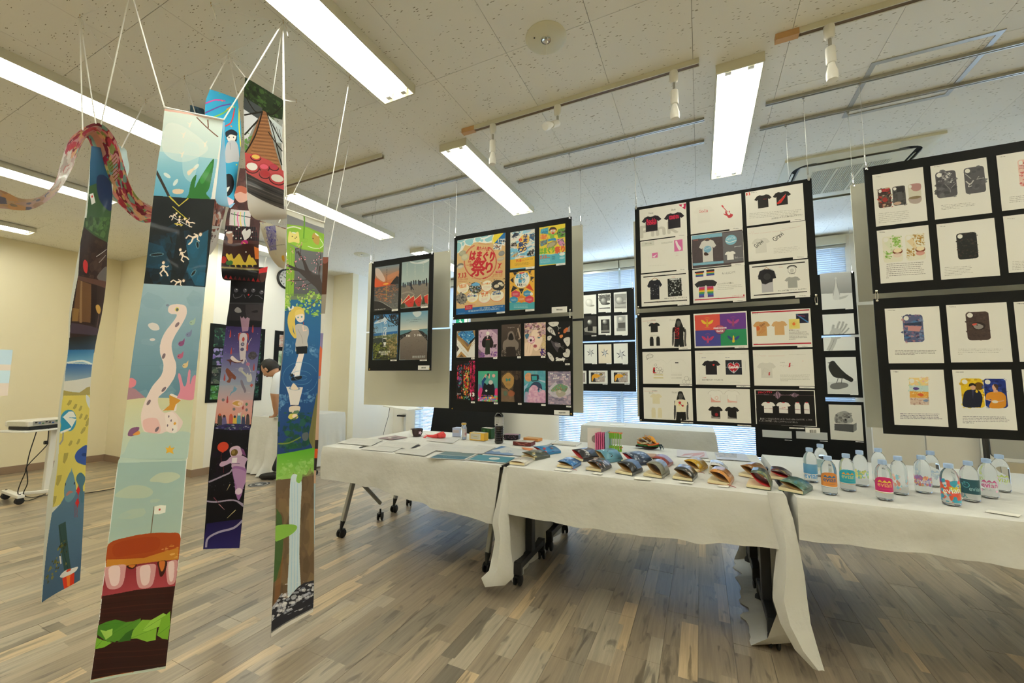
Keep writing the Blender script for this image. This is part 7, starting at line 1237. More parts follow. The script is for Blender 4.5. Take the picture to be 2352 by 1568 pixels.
def cloth(x0,x1,y0,y1,z,bot,label,amp=.012,fl=None,step=.035,name='tablecloth',seed=1,group='white tablecloths'):
    """bot(side, u): height of the hem; sides f r b l"""
    rr_=random.Random(seed);per=[]
    def side(sd,a,b_,n_):
        L=math.hypot(b_[0]-a[0],b_[1]-a[1]);k=max(4,int(L/step))
        for i in range(k):per.append((sd,i/k,a[0]+(b_[0]-a[0])*i/k,a[1]+(b_[1]-a[1])*i/k,n_))
    side('f',(x0,y0),(x1,y0),(0,-1));side('r',(x1,y0),(x1,y1),(1,0));side('b',(x1,y1),(x0,y1),(0,1));side('l',(x0,y1),(x0,y0),(-1,0))
    P=len(per);ph=[rr_.random()*6 for _ in range(6)]
    rows=[[(x,y,z)for _,_,x,y,_ in per]]
    NR=12
    for j in range(1,NR+1):
        row=[]
        for sd,u,x,y,n_ in per:
            zb=bot(sd,u);t=j/NR;d=(z-zb)*t;s_=x+y*1.3
            o=.010*(1-math.exp(-d*60))+amp*(t**1.3)*(math.sin(s_*19+ph[0])+.6*math.sin(s_*43+ph[1])+.4*noise.noise(Vector((s_*6,d*7,seed)))*2)*min(1,d*3)+.008*noise.noise(Vector((s_*7+d*5,d*10,seed+3)))
            o=max(o,.003 if d>.01 else 0)+(fl(sd,u,t,d)if fl else 0)
            row.append((x+n_[0]*o,y+n_[1]*o,max(z-d+.003*(math.sin(s_*31+ph[2])if j==NR else 0),.004)))
        rows.append(row)
    m=MB();m.add([p for r in rows for p in r],[(i*P+k,(i+1)*P+k,(i+1)*P+(k+1)%P,i*P+(k+1)%P)for i in range(NR)for k in range(P)]);m.add(rows[0],[tuple(range(P))])
    return m
def patch(m,cols):  # cols: list of polylines (equal length), front to back folds
    n=len(cols[0]);k=len(cols);m.add([p for c_ in zip(*cols)for p in c_],[(i*k+j,(i+1)*k+j,(i+1)*k+j+1,i*k+j+1)for i in range(n-1)for j in range(k-1)])
def hem(pts,Y=2.21):
    q=[(pY(x,y,Y).x,pY(x,y,Y).z)for x,y in pts]
    def f(X):
        for(a,za),(b_,zb)in zip(q,q[1:]):
            if X<=b_:return za+(zb-za)*max(0,min(1,(X-a)/(b_-a+1e-9)))
        return q[-1][1]
    return f
M['cloth'].node_tree.nodes['Principled BSDF'].inputs['Sheen Weight'].default_value=.2
h1=hem([(743,1099),(784,1105),(868,1121),(1005,1168),(1129,1200)]);X0,X1=-2.63,-1.117
m=cloth(X0,X1,2.215,3.295,CZ,lambda sd,u:h1(X0+(X1-X0)*u)if sd=='f' else(CZ-.012 if sd=='r' else(.20+.25*u if sd=='b' else.52)),'',seed=3)
tag(m.build('tablecloth',M['cloth'],smooth=50),'white cloth over the left table, hanging above slanted silver legs','tablecloth','white tablecloths')
h2=hem([(1169,1175),(1200,1186),(1371,1215),(1587,1242),(1783,1257),(1790,1258)]);X0b,X1b=-1.066,.335
def b2(sd,u):
    if sd=='f':return h2(X0b+(X1b-X0b)*u)
    if sd=='l':return.02 if u<.96 else.02+.33*(u-.96)/.04
    if sd=='r':return.0 if u>.04 else.38*(1-u/.04)
    return.42
def f2(sd,u,t,d):
    if sd=='r':return-.015*t-.16*max(0,(t-.95)/.05)*min(1,u*14)-(.02*math.sin(u*30)+.012*math.sin(u*47)if t>.96 else 0)
    if sd=='l':return-.025*t*(1 if u<.9 else 1)
    return 0
m=cloth(X0b,X1b,2.21,3.30,CZ+.001,b2,'',fl=f2,seed=5)
def PP(x,y,Y):return tuple(pY(x,y,Y))
patch(m,[[PP(*q)for q in c_]for c_ in[[(1157,1071,2.207),(1150,1110,2.201),(1143,1144,2.195),(1133,1187,2.189),(1131,1204,2.183),(1137,1238,2.177),(1132,1267,2.171),(1123,1310,2.165),(1105,1327,2.159),(1114,1348,2.153)],[(1160.8,1071.7,2.207),(1156.7,1110.0,2.184),(1152.5,1144.0,2.162),(1145.6,1183.8,2.139),(1144.7,1202.6,2.133),(1149.2,1235.2,2.127),(1146.3,1264.2,2.121),(1142.6,1307.5,2.115),(1131.2,1326.3,2.109),(1130.1,1346.6,2.103)],[(1164.7,1072.4,2.207),(1163.3,1110.0,2.193),(1161.9,1144.0,2.178),(1158.2,1180.7,2.164),(1158.3,1201.2,2.158),(1161.5,1232.4,2.152),(1160.7,1261.4,2.146),(1162.2,1305.1,2.14),(1157.5,1325.6,2.134),(1146.2,1345.2,2.128)],[(1168,1073,2.207),(1169,1110,2.204),(1170,1144,2.202),(1169,1178,2.199),(1170,1200,2.193),(1172,1230,2.187),(1173,1259,2.181),(1179,1303,2.175),(1180,1325,2.169),(1160,1344,2.163)]]])
patch(m,[[PP(1762,1130,2.205),PP(1775,1190,2.2),PP(1784,1256,2.2),PP(1777,1320,2.2),PP(1774,1372,2.18),PP(1792,1430,2.16),PP(1826,1492,2.15),PP(1868,1536,2.135)],[PP(1780,1131,2.2),PP(1793,1190,2.17),PP(1806,1256,2.15),PP(1806,1320,2.14),PP(1800,1378,2.13),PP(1815,1436,2.13),PP(1845,1495,2.12),PP(1880,1540,2.13)],[PP(1795,1133,2.2),PP(1812,1190,2.19),PP(1822,1256,2.19),PP(1830,1322,2.18),PP(1832,1372,2.17),PP(1840,1430,2.15),PP(1862,1490,2.14),PP(1890,1539,2.14)],[PP(1803,1135,2.208),PP(1822,1192,2.21),PP(1836,1258,2.22),PP(1848,1322,2.22),PP(1854,1375,2.2),PP(1862,1432,2.18),PP(1878,1488,2.16),PP(1894,1541,2.15)]])
m.v=[(x,y,max(z,.004))for x,y,z in m.v]
tag(m.build('tablecloth',M['cloth'],smooth=60),'long white cloth over the middle table, its corners trailing to the floor','tablecloth','white tablecloths')
h3=hem([(1830,1238),(1838,1239),(2000,1256),(2125,1270),(2352,1303)],2.23);X0c,X1c=.375,1.9
m=cloth(X0c,X1c,2.23,3.35,CZ,lambda sd,u:h3(X0c+(X1c-X0c)*u)if sd=='f' else.42,'',seed=9,amp=.016)
tag(m.build('tablecloth',M['cloth'],smooth=50),'white cloth over the right table, under the water bottles','tablecloth','white tablecloths')
# far tables hidden under cloths
t=thing('folding_table',(-.6,4.68,0),'small table by the windows, hidden under its white cloth','table','wheeled folding tables');
def plain(t,x0,x1,y0,y1):
    m=MB();m.box(((x0+x1)/2,(y0+y1)/2,TZ-.014),(x1-x0,y1-y0,.026));m.build('table_top',M['cream'],t)
    for x in(x0+.05,x1-.05):
        for y in(y0+.05,y1-.05):m=MB();m.bar((x,y,0),(x,y,TZ-.03),.03);m.build('leg',M['silver_leg'],t)
plain(t,-1.22,.10,4.47,4.90);m=cloth(-1.23,.11,4.46,4.91,CZ,lambda sd,u:.06,'',seed=12,fl=lambda sd,u,t_,d:.05*t_);tag(m.build('tablecloth',M['cloth'],smooth=50),'white cloth on the small table before the window blinds','tablecloth','white tablecloths')
m=MB();m.box((-.86,4.62,CZ+.004),(.16,.11,.003));tag(m.build('paper_sheet',M['paper']),'folded white paper on the small window table','paper')
t=thing('folding_table',(-5.1,3.9,0),'table by the gallery wall, hidden under its white cloth, where the man leans','table','wheeled folding tables');plain(t,-5.38,-4.84,3.42,4.42)
m=cloth(-5.39,-4.83,3.41,4.43,CZ,lambda sd,u:.012,'',seed=15,amp=.03,step=.02,fl=lambda sd,u,t_,d:.05*t_+(.07*max(0,t_-.8)*5*(.5+.5*math.sin(u*20))if sd in 'fr' else 0));tag(m.build('tablecloth',M['cloth'],smooth=50),'floor length white cloth on the table by the gallery wall, beside the man','tablecloth','white tablecloths')
M['teal']=mat('teal_print','4C8C84',.5)
m=MB();m.box((-5.0,3.66,CZ+.008),(.24,.42,.01),m=Matrix.Rotation(.12,3,'Z'));tag(m.build('print_sheet',M['teal']),'teal patterned prints on the far table beside the man','print')
# ---------------------------------------------------------------- things on the tables
TC=CZ+.004
FZ=[0]
def flat(name,pts,cv_or_mat,label,cat,group=None,th=.0015,z=TC,lift=0):
    FZ[0]+=1;z=z+.0003*(FZ[0]%12)
         # pts: photo pixels of the corners, near-left, near-right, far-right, far-left
    P=[pz(x,y,z)for x,y in pts];m=MB();b_=[Vector((p.x,p.y,z))for p in P];a=[Vector((p.x,p.y,z+th+(lift if i>1 else 0)))for i,p in enumerate(P)]
    m.add(b_+a,[(3,2,1,0),(4,5,6,7),(0,1,5,4),(1,2,6,5),(2,3,7,6),(3,0,4,7)],[(0,0),(1,0),(1,1),(0,1)]*2)
    return tag(m.build(name,cv_or_mat),label,cat,group)
def art(w,h,bg,fn,ppm=500,**k):
    c=Cv(w,h,ppm,bg);fn(c);return c.material('print',**k)
g_='printed sheets lying on the left table'
mt=art(.30,.42,'E8E6DE',lambda c:(c.fill([(8,8),(142,8),(142,96),(8,96)],'7C9494'),c.fill([(8,104),(142,104),(142,200),(8,200)],'4C7C90'),c.text('さくら',(.09,.29),(.12,.29),.02,'E8ECEC'),c.hatch(.13,.27,.22,.30,2,'C8D8DC',.004),c.hatch(.1,.08,.2,.12,2,'B8C4C4',.004)),ppm=500)
flat('print_sheet',[(980,1052),(1068,1056),(1098,1042),(1020,1036)],mt,'print with two teal bands near the table edge','print',g_)
mt=art(.36,.2,'5CA0B4',lambda c:(c.ell(.2,.09,.05,.042,'E8ECE6'),c.fill([(0,92),(60,96),(100,88),(140,94),(180,90),(180,100),(0,100)],'ECEAE2'),c.hatch(.17,.08,.23,.1,1,'A8B8B4',.004)),ppm=500)
flat('print_sheet',[(1075,1056),(1160,1064),(1183,1051),(1100,1044)],mt,'turquoise print with a white oval at the table edge','print',g_)
def sky(c):c.fill([(0,0),(200,0),(200,100),(0,100)],'E4E8EA');c.fill([(0,100),(0,62),(30,70),(55,58),(80,72),(110,60),(150,76),(150,100)],'8CACD8');c.fill([(0,0),(40,0),(20,40),(0,60)],'6C9CD0');c.text('いさな',(.17,.09),(.24,.09),.03,'7C98C8')
flat('print_sheet',[(1113,1041),(1198,1047),(1215,1035),(1152,1024)],art(.4,.2,'E4E8EA',sky),'white and sky blue print behind the turquoise one','print',g_)
flat('print_sheet',[(1202,1031),(1216,1035),(1226,1030),(1198,1027)],mat('orange_print','E08850',.5),'orange print corner beside the blue book','print',g_)
flat('print_sheet',[(868,1006),(900,1010),(936,1004),(908,1000)],art(.3,.2,'B0989C',lambda c:(c.ell(.14,.1,.08,.04,'E0D8D4'),c.ell(.18,.1,.05,.03,'6C6060'))),'grey and mauve print at the far left of the table','print',g_)
def wp(i):
    return art(.3,.2,'E9E7E0',lambda c:(c.hatch(.04,.05,.2,.10,2,('C8B8B4','B8C0C8','C8C4A8')[i%3],.003,.8),c.hatch(.12,.13,.2,.15,1,'D0A8A0',.004,.7)),ppm=260)
for i,P in enumerate([[(775,1017),(852,1024),(880,1010),(810,1005)],[(790,1031),(870,1036),(895,1025),(822,1019)]if 0 else[(868,1024),(942,1030),(962,1018),(892,1012)],[(905,1039),(975,1047),(1002,1034),(930,1029)],[(960,1032),(1030,1036),(1046,1022),(985,1018)],[(1010,1035),(1092,1041),(1112,1026),(1045,1022)],[(1060,1040),(1108,1042),(1138,1027),(1100,1022)],[(980,1012),(1040,1018),(1055,1008),(1002,1003)],[(830,1032),(900,1038),(925,1028),(850,1024)]]):
    flat('paper_sheet',P,wp(i),['white printed paper at the left front corner of the table','white printed paper beside the first black strip','white printed paper just left of the teal print','white printed paper in front of the red paper model','white printed paper in front of the yellow box','white printed paper left of the sky blue print','white printed paper behind, between the red model and the jar','white printed paper near the left front edge of the table'][i],'paper','white papers on the left table')
for i,P in enumerate([[(824,1027),(827,1028),(862,1020),(858,1019)],[(942,1028),(946,1029),(966,1022),(962,1021)],[(1007,1036),(1013,1036),(1027,1031),(1021,1031)]]):flat('card_strip',P,M['black']if i<2 else mat('brown_strip','94806C',.6),('black edge strip between papers at the left of the table','black edge strip between papers before the red paper model','brown edge strip behind the teal print')[i],'card strip',th=.001)
# bowl
p=pz(957,1001,TC);t=thing('bowl',p,'dark brown bowl with a white band and a pink blossom','bowl')
m=MB();m.lathe([(.03,0),(.04,.002),(.052,.03),(.058,.062),(.055,.062),(.049,.03),(.035,.008),(0,.008)],p,32);m.build('bowl_body',mat('brown_glaze','3A2626',.25),t,smooth=40)
v=(Vector((0,0,0))-p);a0=math.atan2(v.y,v.x)
def band(t,p,prof,a,w,mt,nm,n=6):
    m=MB();m.grid([[(p[0]+r*math.cos(a+w*(j/n-.5)),p[1]+r*math.sin(a+w*(j/n-.5)),p[2]+z)for j in range(n+1)]for r,z in prof]);return m.build(nm,mt,t,smooth=True)
band(t,p,[(.0595,.062),(.0535,.03),(.0415,.003)],a0-1.15,.75,M['white_pl'],'white_band')
def disc_on(t,p,a,r,z,s_,mt,nm,petals=0):
    m=MB();C0=Vector((p[0]+r*math.cos(a),p[1]+r*math.sin(a),p[2]+z));ux=Vector((-math.sin(a),math.cos(a),0));n_=25
    q=[C0+ux*(s_*math.cos(k/n_*6.283)*(1+.35*math.cos(petals*k/n_*6.283)if petals else 1))+Vector((0,0,1))*(s_*math.sin(k/n_*6.283)*(1+.35*math.cos(petals*k/n_*6.283)if petals else 1))for k in range(n_)];m.prism(q,Vector((math.cos(a),math.sin(a),0))*.001);return m.build(nm,mt,t)
disc_on(t,p,a0+.5,.0585,.035,.012,mat('blossom','E4C4D4',.5),'blossom_print',5)
# red paper model
p=pz(1003,1006,TC);t=thing('paper_model',p,'crumpled red paper model with a thin tail, beside the bowl','paper model');MR=mat('red_paper','DC4444',.6)
def crumple(c,r,seed,n=10):
    m=MB();bm=bmesh.new();bmesh.ops.create_icosphere(bm,subdivisions=2,radius=1)
    vs=[]
    for v_ in bm.verts:k=.8+.45*noise.noise(v_.co*1.7+Vector((seed,0,0)));vs.append((c[0]+v_.co.x*r[0]*k,c[1]+v_.co.y*r[1]*k,max(c[2]+v_.co.z*r[2]*k,TC+.0005)))
    m.add(vs,[[q.index for q in f.verts]for f in bm.faces]);bm.free();return m
crumple((p.x+.035,p.y+.015,p.z+.028),(.055,.045,.034),3).build('body',MR,t)
m=MB();m.tube([(p.x+.01,p.y,p.z+.02),(p.x-.03,p.y-.012,p.z+.015),(p.x-.07,p.y-.02,p.z+.017),(p.x-.085,p.y-.024,p.z+.02)],[.022,.014,.011,.008],7);m.build('tail',MR,t)
for k in(-1,0,1):m=MB();m.prism([(p.x-.08,p.y-.02,p.z+.018),(p.x-.115,p.y-.03+k*.015,p.z+.018+k*.014),(p.x-.09,p.y-.028+k*.012,p.z+.012+k*.012)],(0,.002,.001));m.build('tail_frill',MR,t)
# small boxes
def boxed(name,x,y,w,d,h,rz,mt,label,cat='box',face=None,topc=None,side=None):
    p=pz(x,y,TC);t=thing(name,(p.x,p.y,TC),label,cat,None,rz);m=MB();m.box((0,0,h/2),(w,d,h));bevel(m.build('carton',mt,t,off=0 and None or(0,0,0)),.0015)
    for nm,mt_,c0,dim in((('front_label',)+face)if face else(None,)*4,(('top_label',)+topc)if topc else(None,)*4,(('side_label',)+side)if side else(None,)*4):
        if nm:q=MB();q.grid([[(c0[0]+dim[0][0]*(u-.5)+dim[1][0]*(v-.5),c0[1]+dim[0][1]*(u-.5)+dim[1][1]*(v-.5),c0[2]+dim[0][2]*(u-.5)+dim[1][2]*(v-.5))for u in(0,1)]for v in(1,0)]);q.build(nm,mt_,t,off=(0,0,0))
    return t
def lab(w,h,bg,fn):return art(w,h,bg,fn,ppm=1500)
boxed('small_box',1055,1001,.10,.08,.075,.1,mat('pale_blue_card','B4C0DC',.6),'pale blue gift box behind the glass jar',face=(lab(.06,.03,'E4D8DC',lambda c:c.hatch(.01,.005,.05,.025,2,'A898A8',.002)),(-.015,-.0405,.045),((.06,0,0),(0,0,.025))))
p=pz(1065,1008,TC);t=thing('glass_jar',p,'clear glass jar with a gold lid and a pink label','jar');MG=mat('clear_glass','F4F8F8',.02,trans=.9,ior=1.3)
m=MB();m.lathe([(.022,0),(.025,.004),(.025,.098),(.019,.110),(.019,.122)],p,28);m.build('jar_body',MG,t,smooth=40);m=MB();m.lathe([(0,.122),(.022,.122),(.022,.134),(.020,.136),(0,.136)],p,28);m.build('lid',M['brass'],t,smooth=40)
band(t,p,[(.0255,.09),(.0255,.02)],a0+.5,2.2,lab(.06,.07,'ECE4E4',lambda c:(c.ell(.035,.045,.014,.012,'DCA8B8'),c.text('さくら',(.01,.02),(.04,.02),.008,'C87890'))),'label',10)
boxed('small_box',1100,1010,.145,.07,.062,-.05,mat('yellow_card','E4B43C',.5),'yellow box with a white panel, in front of the green box',face=(lab(.11,.05,'E8E4D4',lambda c:(c.hatch(.005,.006,.1,.045,4,'9C9888',.0025),c.fill([(50,36),(110,36),(110,42),(50,42)],'E0C43C'))),(-.012,-.0355,.032),((.10,0,0),(0,0,.05))),topc=(lab(.14,.07,'D8D4C0',lambda c:c.speck([(0,0),(.14,0),(.14,.07),(0,.07)],['A8B4A0','E8E4D4'],20,.01)),(0,0,.0625),((.13,0,0),(0,.06,0))))
boxed('small_box',1122,1005,.11,.07,.085,-.15,mat('green_card','2C5C34',.5),'dark green box with fruit print, left of the black bottle',face=(lab(.1,.08,'2C5C34',lambda c:(c.ell(.03,.02,.012,.01,'4C8C44'),c.ell(.07,.016,.012,.01,'3C7C3C'),c.fill([(15,60),(110,60),(110,112),(15,112)],'D0B040'),c.ell(.06,.056,.014,.014,'E8E4D0'))),(0,-.0355,.0425),((.106,0,0),(0,0,.082))),topc=(lab(.1,.07,'E4E0D4',lambda c:c.speck([(0,0),(.1,0),(.1,.07),(0,.07)],['2C5C34','C84C3C','E4E0D4'],16,.01)),(0,0,.0855),((.1,0,0),(0,.066,0))))
p=pz(1146,1017,TC);t=thing('drink_bottle',p,'tall black ribbed drink bottle with a white label','bottle',None);MK=mat('cola_black','120C0A',.08,spec=.8,coat=.5)
pr=[(.028,0),(.034,.004)]
for i in range(7):z0=.01+i*.018;pr+=[(.036,z0),(.036,z0+.010),(.0325,z0+.013),(.0325,z0+.015)]
pr+=[(.036,.14),(.036,.205),(.034,.222),(.024,.236),(.013,.243),(.013,.246)];m=MB();m.lathe(pr,p,36);m.build('bottle_body',MK,t,smooth=35)
m=MB();m.lathe([(0,.256),(.014,.256),(.0145,.244),(0,.244)],p,20);m.build('cap',mat('red_cap','B03038',.4),t,smooth=40)
band(t,p,[(.0366,.208),(.0366,.14)],a0,4.5,lab(.16,.07,'DAD8D2',lambda c:(c.hatch(.045,.01,.075,.05,4,'6C6A64',.0025),c.hatch(.10,.05,.14,.06,1,'A8A49C',.003),c.fill([(68,84),(92,84),(92,98),(68,98)],'3A3834'))),'label',24)
boxed('small_box',1176,1008,.13,.08,.04,.2,mat('dark_pattern_card','2C2830',.4),'dark patterned box with pink edges, right of the black bottle',face=(lab(.12,.04,'2C2830',lambda c:c.speck([(0,0),(.12,0),(.12,.04),(0,.04)],['141218','3C3844','A87890'],60,.004)),(0,-.0405,.02),((.126,0,0),(0,0,.038))),topc=(mat('pink_inner','9C7480',.6),(0,0,.0405),((.12,0,0),(0,.07,0))))
t=boxed('small_book',1204,1021,.15,.10,.028,.02,mat('dark_red_leather','6C2C28',.5),'dark red tied booklet with a white cover and gold oval','book',topc=(lab(.14,.1,'E0DCD0',lambda c:(c.ell(.07,.05,.022,.016,'8C8050'),c.fill([(12,60),(40,60),(40,90),(12,90)],'D0A8A0'))),(0,0,.029),((.145,0,0),(0,.095,0))))
for k in(-1,1):m=MB();m.tube([(-.03*k,-.051,.004),(.02*k,-.052,.014),(.05*k,-.051,.024)],.0018,5);m.build('cord',mat('cord_pink','B87468',.6)if k<0 else D.materials['cord_pink'],t,off=(0,0,0))
boxed('small_box',1224,1011,.14,.08,.022,-.15,mat('orange_card','D8914C',.5),'flat orange box behind the tied booklet',topc=(lab(.13,.08,'E0A860',lambda c:c.fill([(0,0),(195,0),(60,60),(0,60)],'D8A878')),(0,0,.0225),((.135,0,0),(0,.076,0))))
boxed('booklet',1302,1019,.20,.14,.010,-.05,M['paper'],'white booklet lying behind the books','booklet',topc=(lab(.2,.14,'ECEAE2',lambda c:c.hatch(.07,.04,.14,.08,3,'8C8A80',.003)),(0,0,.0105),((.19,0,0),(0,.13,0))))
# standing accordion book
p=pz(1388,1034,TC);t=thing('accordion_book',p,'standing accordion book with pink and green folded pages','book')
m=MB();m.box((p.x-.085,p.y+.05,p.z+.075),(.10,.004,.15),m=Matrix.Rotation(.25,3,'Z'));m.build('white_cover',M['paper'],t);disc_on(t,(p.x-.075,p.y+.046,p.z),-1.4,.001,.07,.028,mat('grey_disc','9C948C',.6),'cover_disc')
MPk=mat('pink_pages','DC6C98',.6);MGn=mat('green_pages','74AC2C',.6);MOr=mat('orange_pages','E8703C',.6);MBl=mat('blue_pages','94B0C0',.6)
for i in range(5):
    x=p.x-.065+i*.014;m=MB();m.prism([(x,p.y-.006,p.z),(x+.009,p.y-.01,p.z),(x+.009,p.y-.01,p.z+.122+.003*(i%2)),(x,p.y-.006,p.z+.12)],(.006,.075,0));m.build('pink_page',MPk,t)
for i in range(2):
    x=p.x+.008+i*.012;m=MB();m.prism([(x,p.y-.01,p.z),(x+.016,p.y-.008,p.z),(x+.016,p.y-.008,p.z+.135-.01*i),(x,p.y-.01,p.z+.13)],(.004,.08,0));m.build('blue_page',MBl,t)
for i in range(6):
    x=p.x+.028+i*.0165;y=p.y-.012+.004*abs(i-2);W_=.0145;z0,z1,z2,z3=p.z,p.z+.04,p.z+.09,p.z+.13
    m=MB();m.box((x+W_/2,y,(z2+z3)/2),(W_,.002,z3-z2));m.box((x+W_/2,y,(z0+z1)/2),(W_,.002,z1-z0));m.box((x+.0015,y,(z1+z2)/2),(.003,.002,z2-z1));m.prism([(x,y,z0),(x+.001,y+.07,z0),(x+.001,y+.07,z0+.035),(x,y,z0+.035)],(.0012,0,0));m.prism([(x,y,z2),(x+.001,y+.07,z2),(x+.001,y+.07,z3),(x,y,z3)],(.0012,0,0));m.build('green_page',MGn,t)
for z_ in(.035,.137):m=MB();m.prism([(p.x+.02,p.y+.01,p.z+z_-.012),(p.x+.125,p.y-.005,p.z+z_-.012),(p.x+.125,p.y+.05,p.z+z_-.012),(p.x+.02,p.y+.06,p.z+z_-.012)],(0,0,.004));m.build('orange_page',MOr,t)
# cloth book
p=pz(1488,1030,TC);t=thing('fabric_book',p,'pile of colourful fabric pages tied into a soft book with a blue tassel','book')
for i,(k,z,s_,dz)in enumerate((('2A1614',.010,.078,.008),('3C8040',.024,.078,.004),('F08048',.034,.076,.007),('E0C8A0',.044,.068,.010),('5C3C2C',.052,.066,.010),('F0A838',.064,.060,.018),('D8D0C4',.056,.064,.016),('B08868',.080,.022,.006))):
    m=MB();q=[]
    for a in np.linspace(0,6.283,17)[:-1]:r_=1+.16*math.sin(a*3+i*2);q.append((p.x+(i%3-1)*.008+s_*r_*math.cos(a),p.y+.045*r_*math.sin(a),p.z+z+dz*math.sin(a*2+i)-(.018 if math.cos(a)<-.8 and i>3 else 0)*0+.012*(-math.cos(a))*(i>3)))
    m.prism(q,(0,0,.009 if i else.012));o=m.build('fabric_page',mat('fabric_'+k,k,.9),t)
    if i==0:o.location.z+=.0
for i in range(9):m=MB();a=i*.7;m.tube([(p.x+.07,p.y,p.z+.035),(p.x+.09+.008*math.cos(a),p.y-.01+.01*math.sin(a),p.z+.03+.01*math.cos(a*2)),(p.x+.10+.012*math.cos(a),p.y-.015+.014*math.sin(a),p.z+.006+.012*(i%3))],.003,5);m.build('tassel_thread',mat('tassel','2C4454',.9)if i==0 else D.materials['tassel'],t)
flat('envelope',[(1462,1049),(1503,1050),(1508,1044),(1455,1041)],mat('brown_paper','B08C70',.6),'brown envelope lying behind the maroon book','envelope',th=.006)
def redp(c):[c.fill([(20+i*60,100),(50+i*60,60),(190,20+i*14),(180,34+i*14),(60+i*60,78)],'E09C9C',.8)for i in range(3)]
flat('print_sheet',[(1555,1048),(1627,1052),(1621,1036),(1554,1032)],art(.4,.2,'EEEAEC',redp),'white print with red strokes at the back of the middle table','print')
def greyp(c):c.fill([(0,0),(150,0),(130,70),(10,70)],'C4C4C8');c.speck([(.01,.01),(.26,.01),(.25,.13),(.02,.13)],['B0B0B8','D0D0D4','E0D8D0'],40,.02)
flat('print_sheet',[(1646,1054),(1724,1059),(1710,1042),(1641,1039)],art(.4,.2,'E4E8F4',greyp),'shiny grey and white print at the back, near the table joint','print')
for i,P in enumerate([[(1360,1087),(1380,1090),(1386,1087),(1368,1084)],[(1456,1100),(1495,1103),(1497,1099),(1458,1096)],[(1559,1108),(1590,1111),(1594,1108),(1563,1105)],[(1618,1058),(1658,1061),(1660,1059),(1620,1056)],[(2262,1114+61),(2340,1187),(2346,1183),(2270,1171)],[(1648,1117),(1672,1119),(1676,1116),(1652,1114)],[(1272,1079),(1310,1083),(1316,1079),(1278,1075)]]):flat('caption_card',P,M['paper'],('white caption slip below the lattice patterned book','raised white caption slip between the two front middle books','white caption slip below the black and white book','white caption slip behind the white book','white caption slip in front of the pink printed bottle','white caption slip below the orange book','white caption slip below the blue and white book')[i],'caption',th=.002)
# ---------------------------------------------------------------- paperback books with lifted covers
MPg=mat('book_pages','E8DAB0',.8);MRb=mat('bookmark_red','A02838',.6)
def book(FL,FR,lift,inner,ks,label,n=40,sz=.012,words=None,mark=False):
    a,b_=pz(*FL,TC),pz(*FR,TC);rz=math.atan2(b_.y-a.y,b_.x-a.x);w=min(max((b_-a).length,.095),.135);d=.148;h=.013
    t=thing('paperback_book',a,label,'book','paperback books on the middle table',rz)
    m=MB();m.box((w/2,d/2,h/2+.0012),(w-.002,d-.004,h));m.build('page_block',MPg,t,off=(0,0,0))
    m=MB();m.box((w/2,d/2,.0006),(w,d,.0012));m.box((w+.0006,d/2,h/2+.001),(.0014,d,h+.002))
    c=Cv(w*1.3,d,600,ks[0]);c.speck([(0,0),(w*1.3,0),(w*1.3,d),(0,d)],ks,n,sz,.85)
    for wd,k in words or[]:c.text(wd,(w*.3,d*.62),(w*1.1,d*.62),.022,k,bold=.6)
    mm=c.material('book_cover',.28,1.05,coat=.4);m.build('back_cover',mm,t,off=(0,0,0))
    # arched front cover and turned-in flap: lens-shaped section
    L=w*.98;z0=h+.0025;up,lo=[],[]
    for i in range(11):
        s_=i/10;x=w-s_*L*math.cos(lift*.9);z=z0+s_*L*math.sin(lift*.9);bulge=(.006+.011*lift)*(1+lift)*math.sin(math.pi*s_);up.append((x+bulge*math.sin(lift),z+bulge));lo.append((x-bulge*.6*math.sin(lift),z-bulge*.55 if z-bulge*.55>z0-.001 else z0-.001))
    u=MB();u.grid([[(x,y,z)for y in(.0,d)]for x,z in up]);u.uv={i:[((1-k/10),v_)for k,v_ in((i,0),(i+1,0),(i+1,1),(i,1))]for i in range(10)}
    o=u.build('front_cover',mm,t,off=(0,0,0),smooth=True);solid(o,.0006)
    u=MB();u.grid([[(x,y,z)for y in(.0005,d-.0005)]for x,z in lo]);o=u.build('cover_flap',inner,t,off=(0,0,0),smooth=True);solid(o,.0005)
    if mark:u=MB();u.tube([(w*.9,.002,h*.6),(w+.01,-.012,.004),(w+.03,-.016,.002)],.0014,5);u.build('bookmark',MRb,t,off=(0,0,0))
IR,IB=mat('red_flap','C83434',.5),mat('kraft_flap','A8824C',.6)
book((1169.7,1066),(1204.6,1069.5),.02,IB,['E4E0D4','E8E4D8','E4E0D4','2C2C28','E4E0D4'],'closed white book with black floral print at the table joint',26,.008)
book((1197,1050.5),(1229,1057),.18,IB,['5C6458','9C9C88','3C4440','D8D8CC','C8B878'],'grey green book with lifted cover, behind the white floral book')
book((1223,1038),(1255,1046),.2,IR,['3C8CC4','5CB4D0','2C5C9C','8CD0DC','D84C44'],'blue book with red inside, leftmost of the rear row')
book((1278.4,1073),(1315.6,1077.5),.22,IB,['3C78B8','B8D0E4','E4ECF0','5C94CC'],'blue and white book with a red bookmark',60,.008,mark=True)
book((1310,1053),(1339.4,1060),.45,IR,['38383C','2C2C30','44444A','38383C'],'charcoal book with red inside and white lettering',20,words=[('夢野','D8D4D0')])
book((1362.6,1056),(1392,1063.5),.5,IB,['6CA8BC','74B0C4','64A0B4','D8E0E4'],'pale blue book with two small dark figures',16,words=[('ﾊ ﾊ','2C3C44')])
book((1345,1079),(1381,1084.5),.4,IB,['3A383A','4C484A','E0D8D8','B86C50','E8E0DC','2C2A2C'],'black book with a red and white lattice, in the front row',36,.014)
book((1426,1061),(1461.5,1070),.4,IR,['34445C','4C5C74','C8D0DC','2C3848','8C98AC'],'navy and white book with red inside, second row',40)
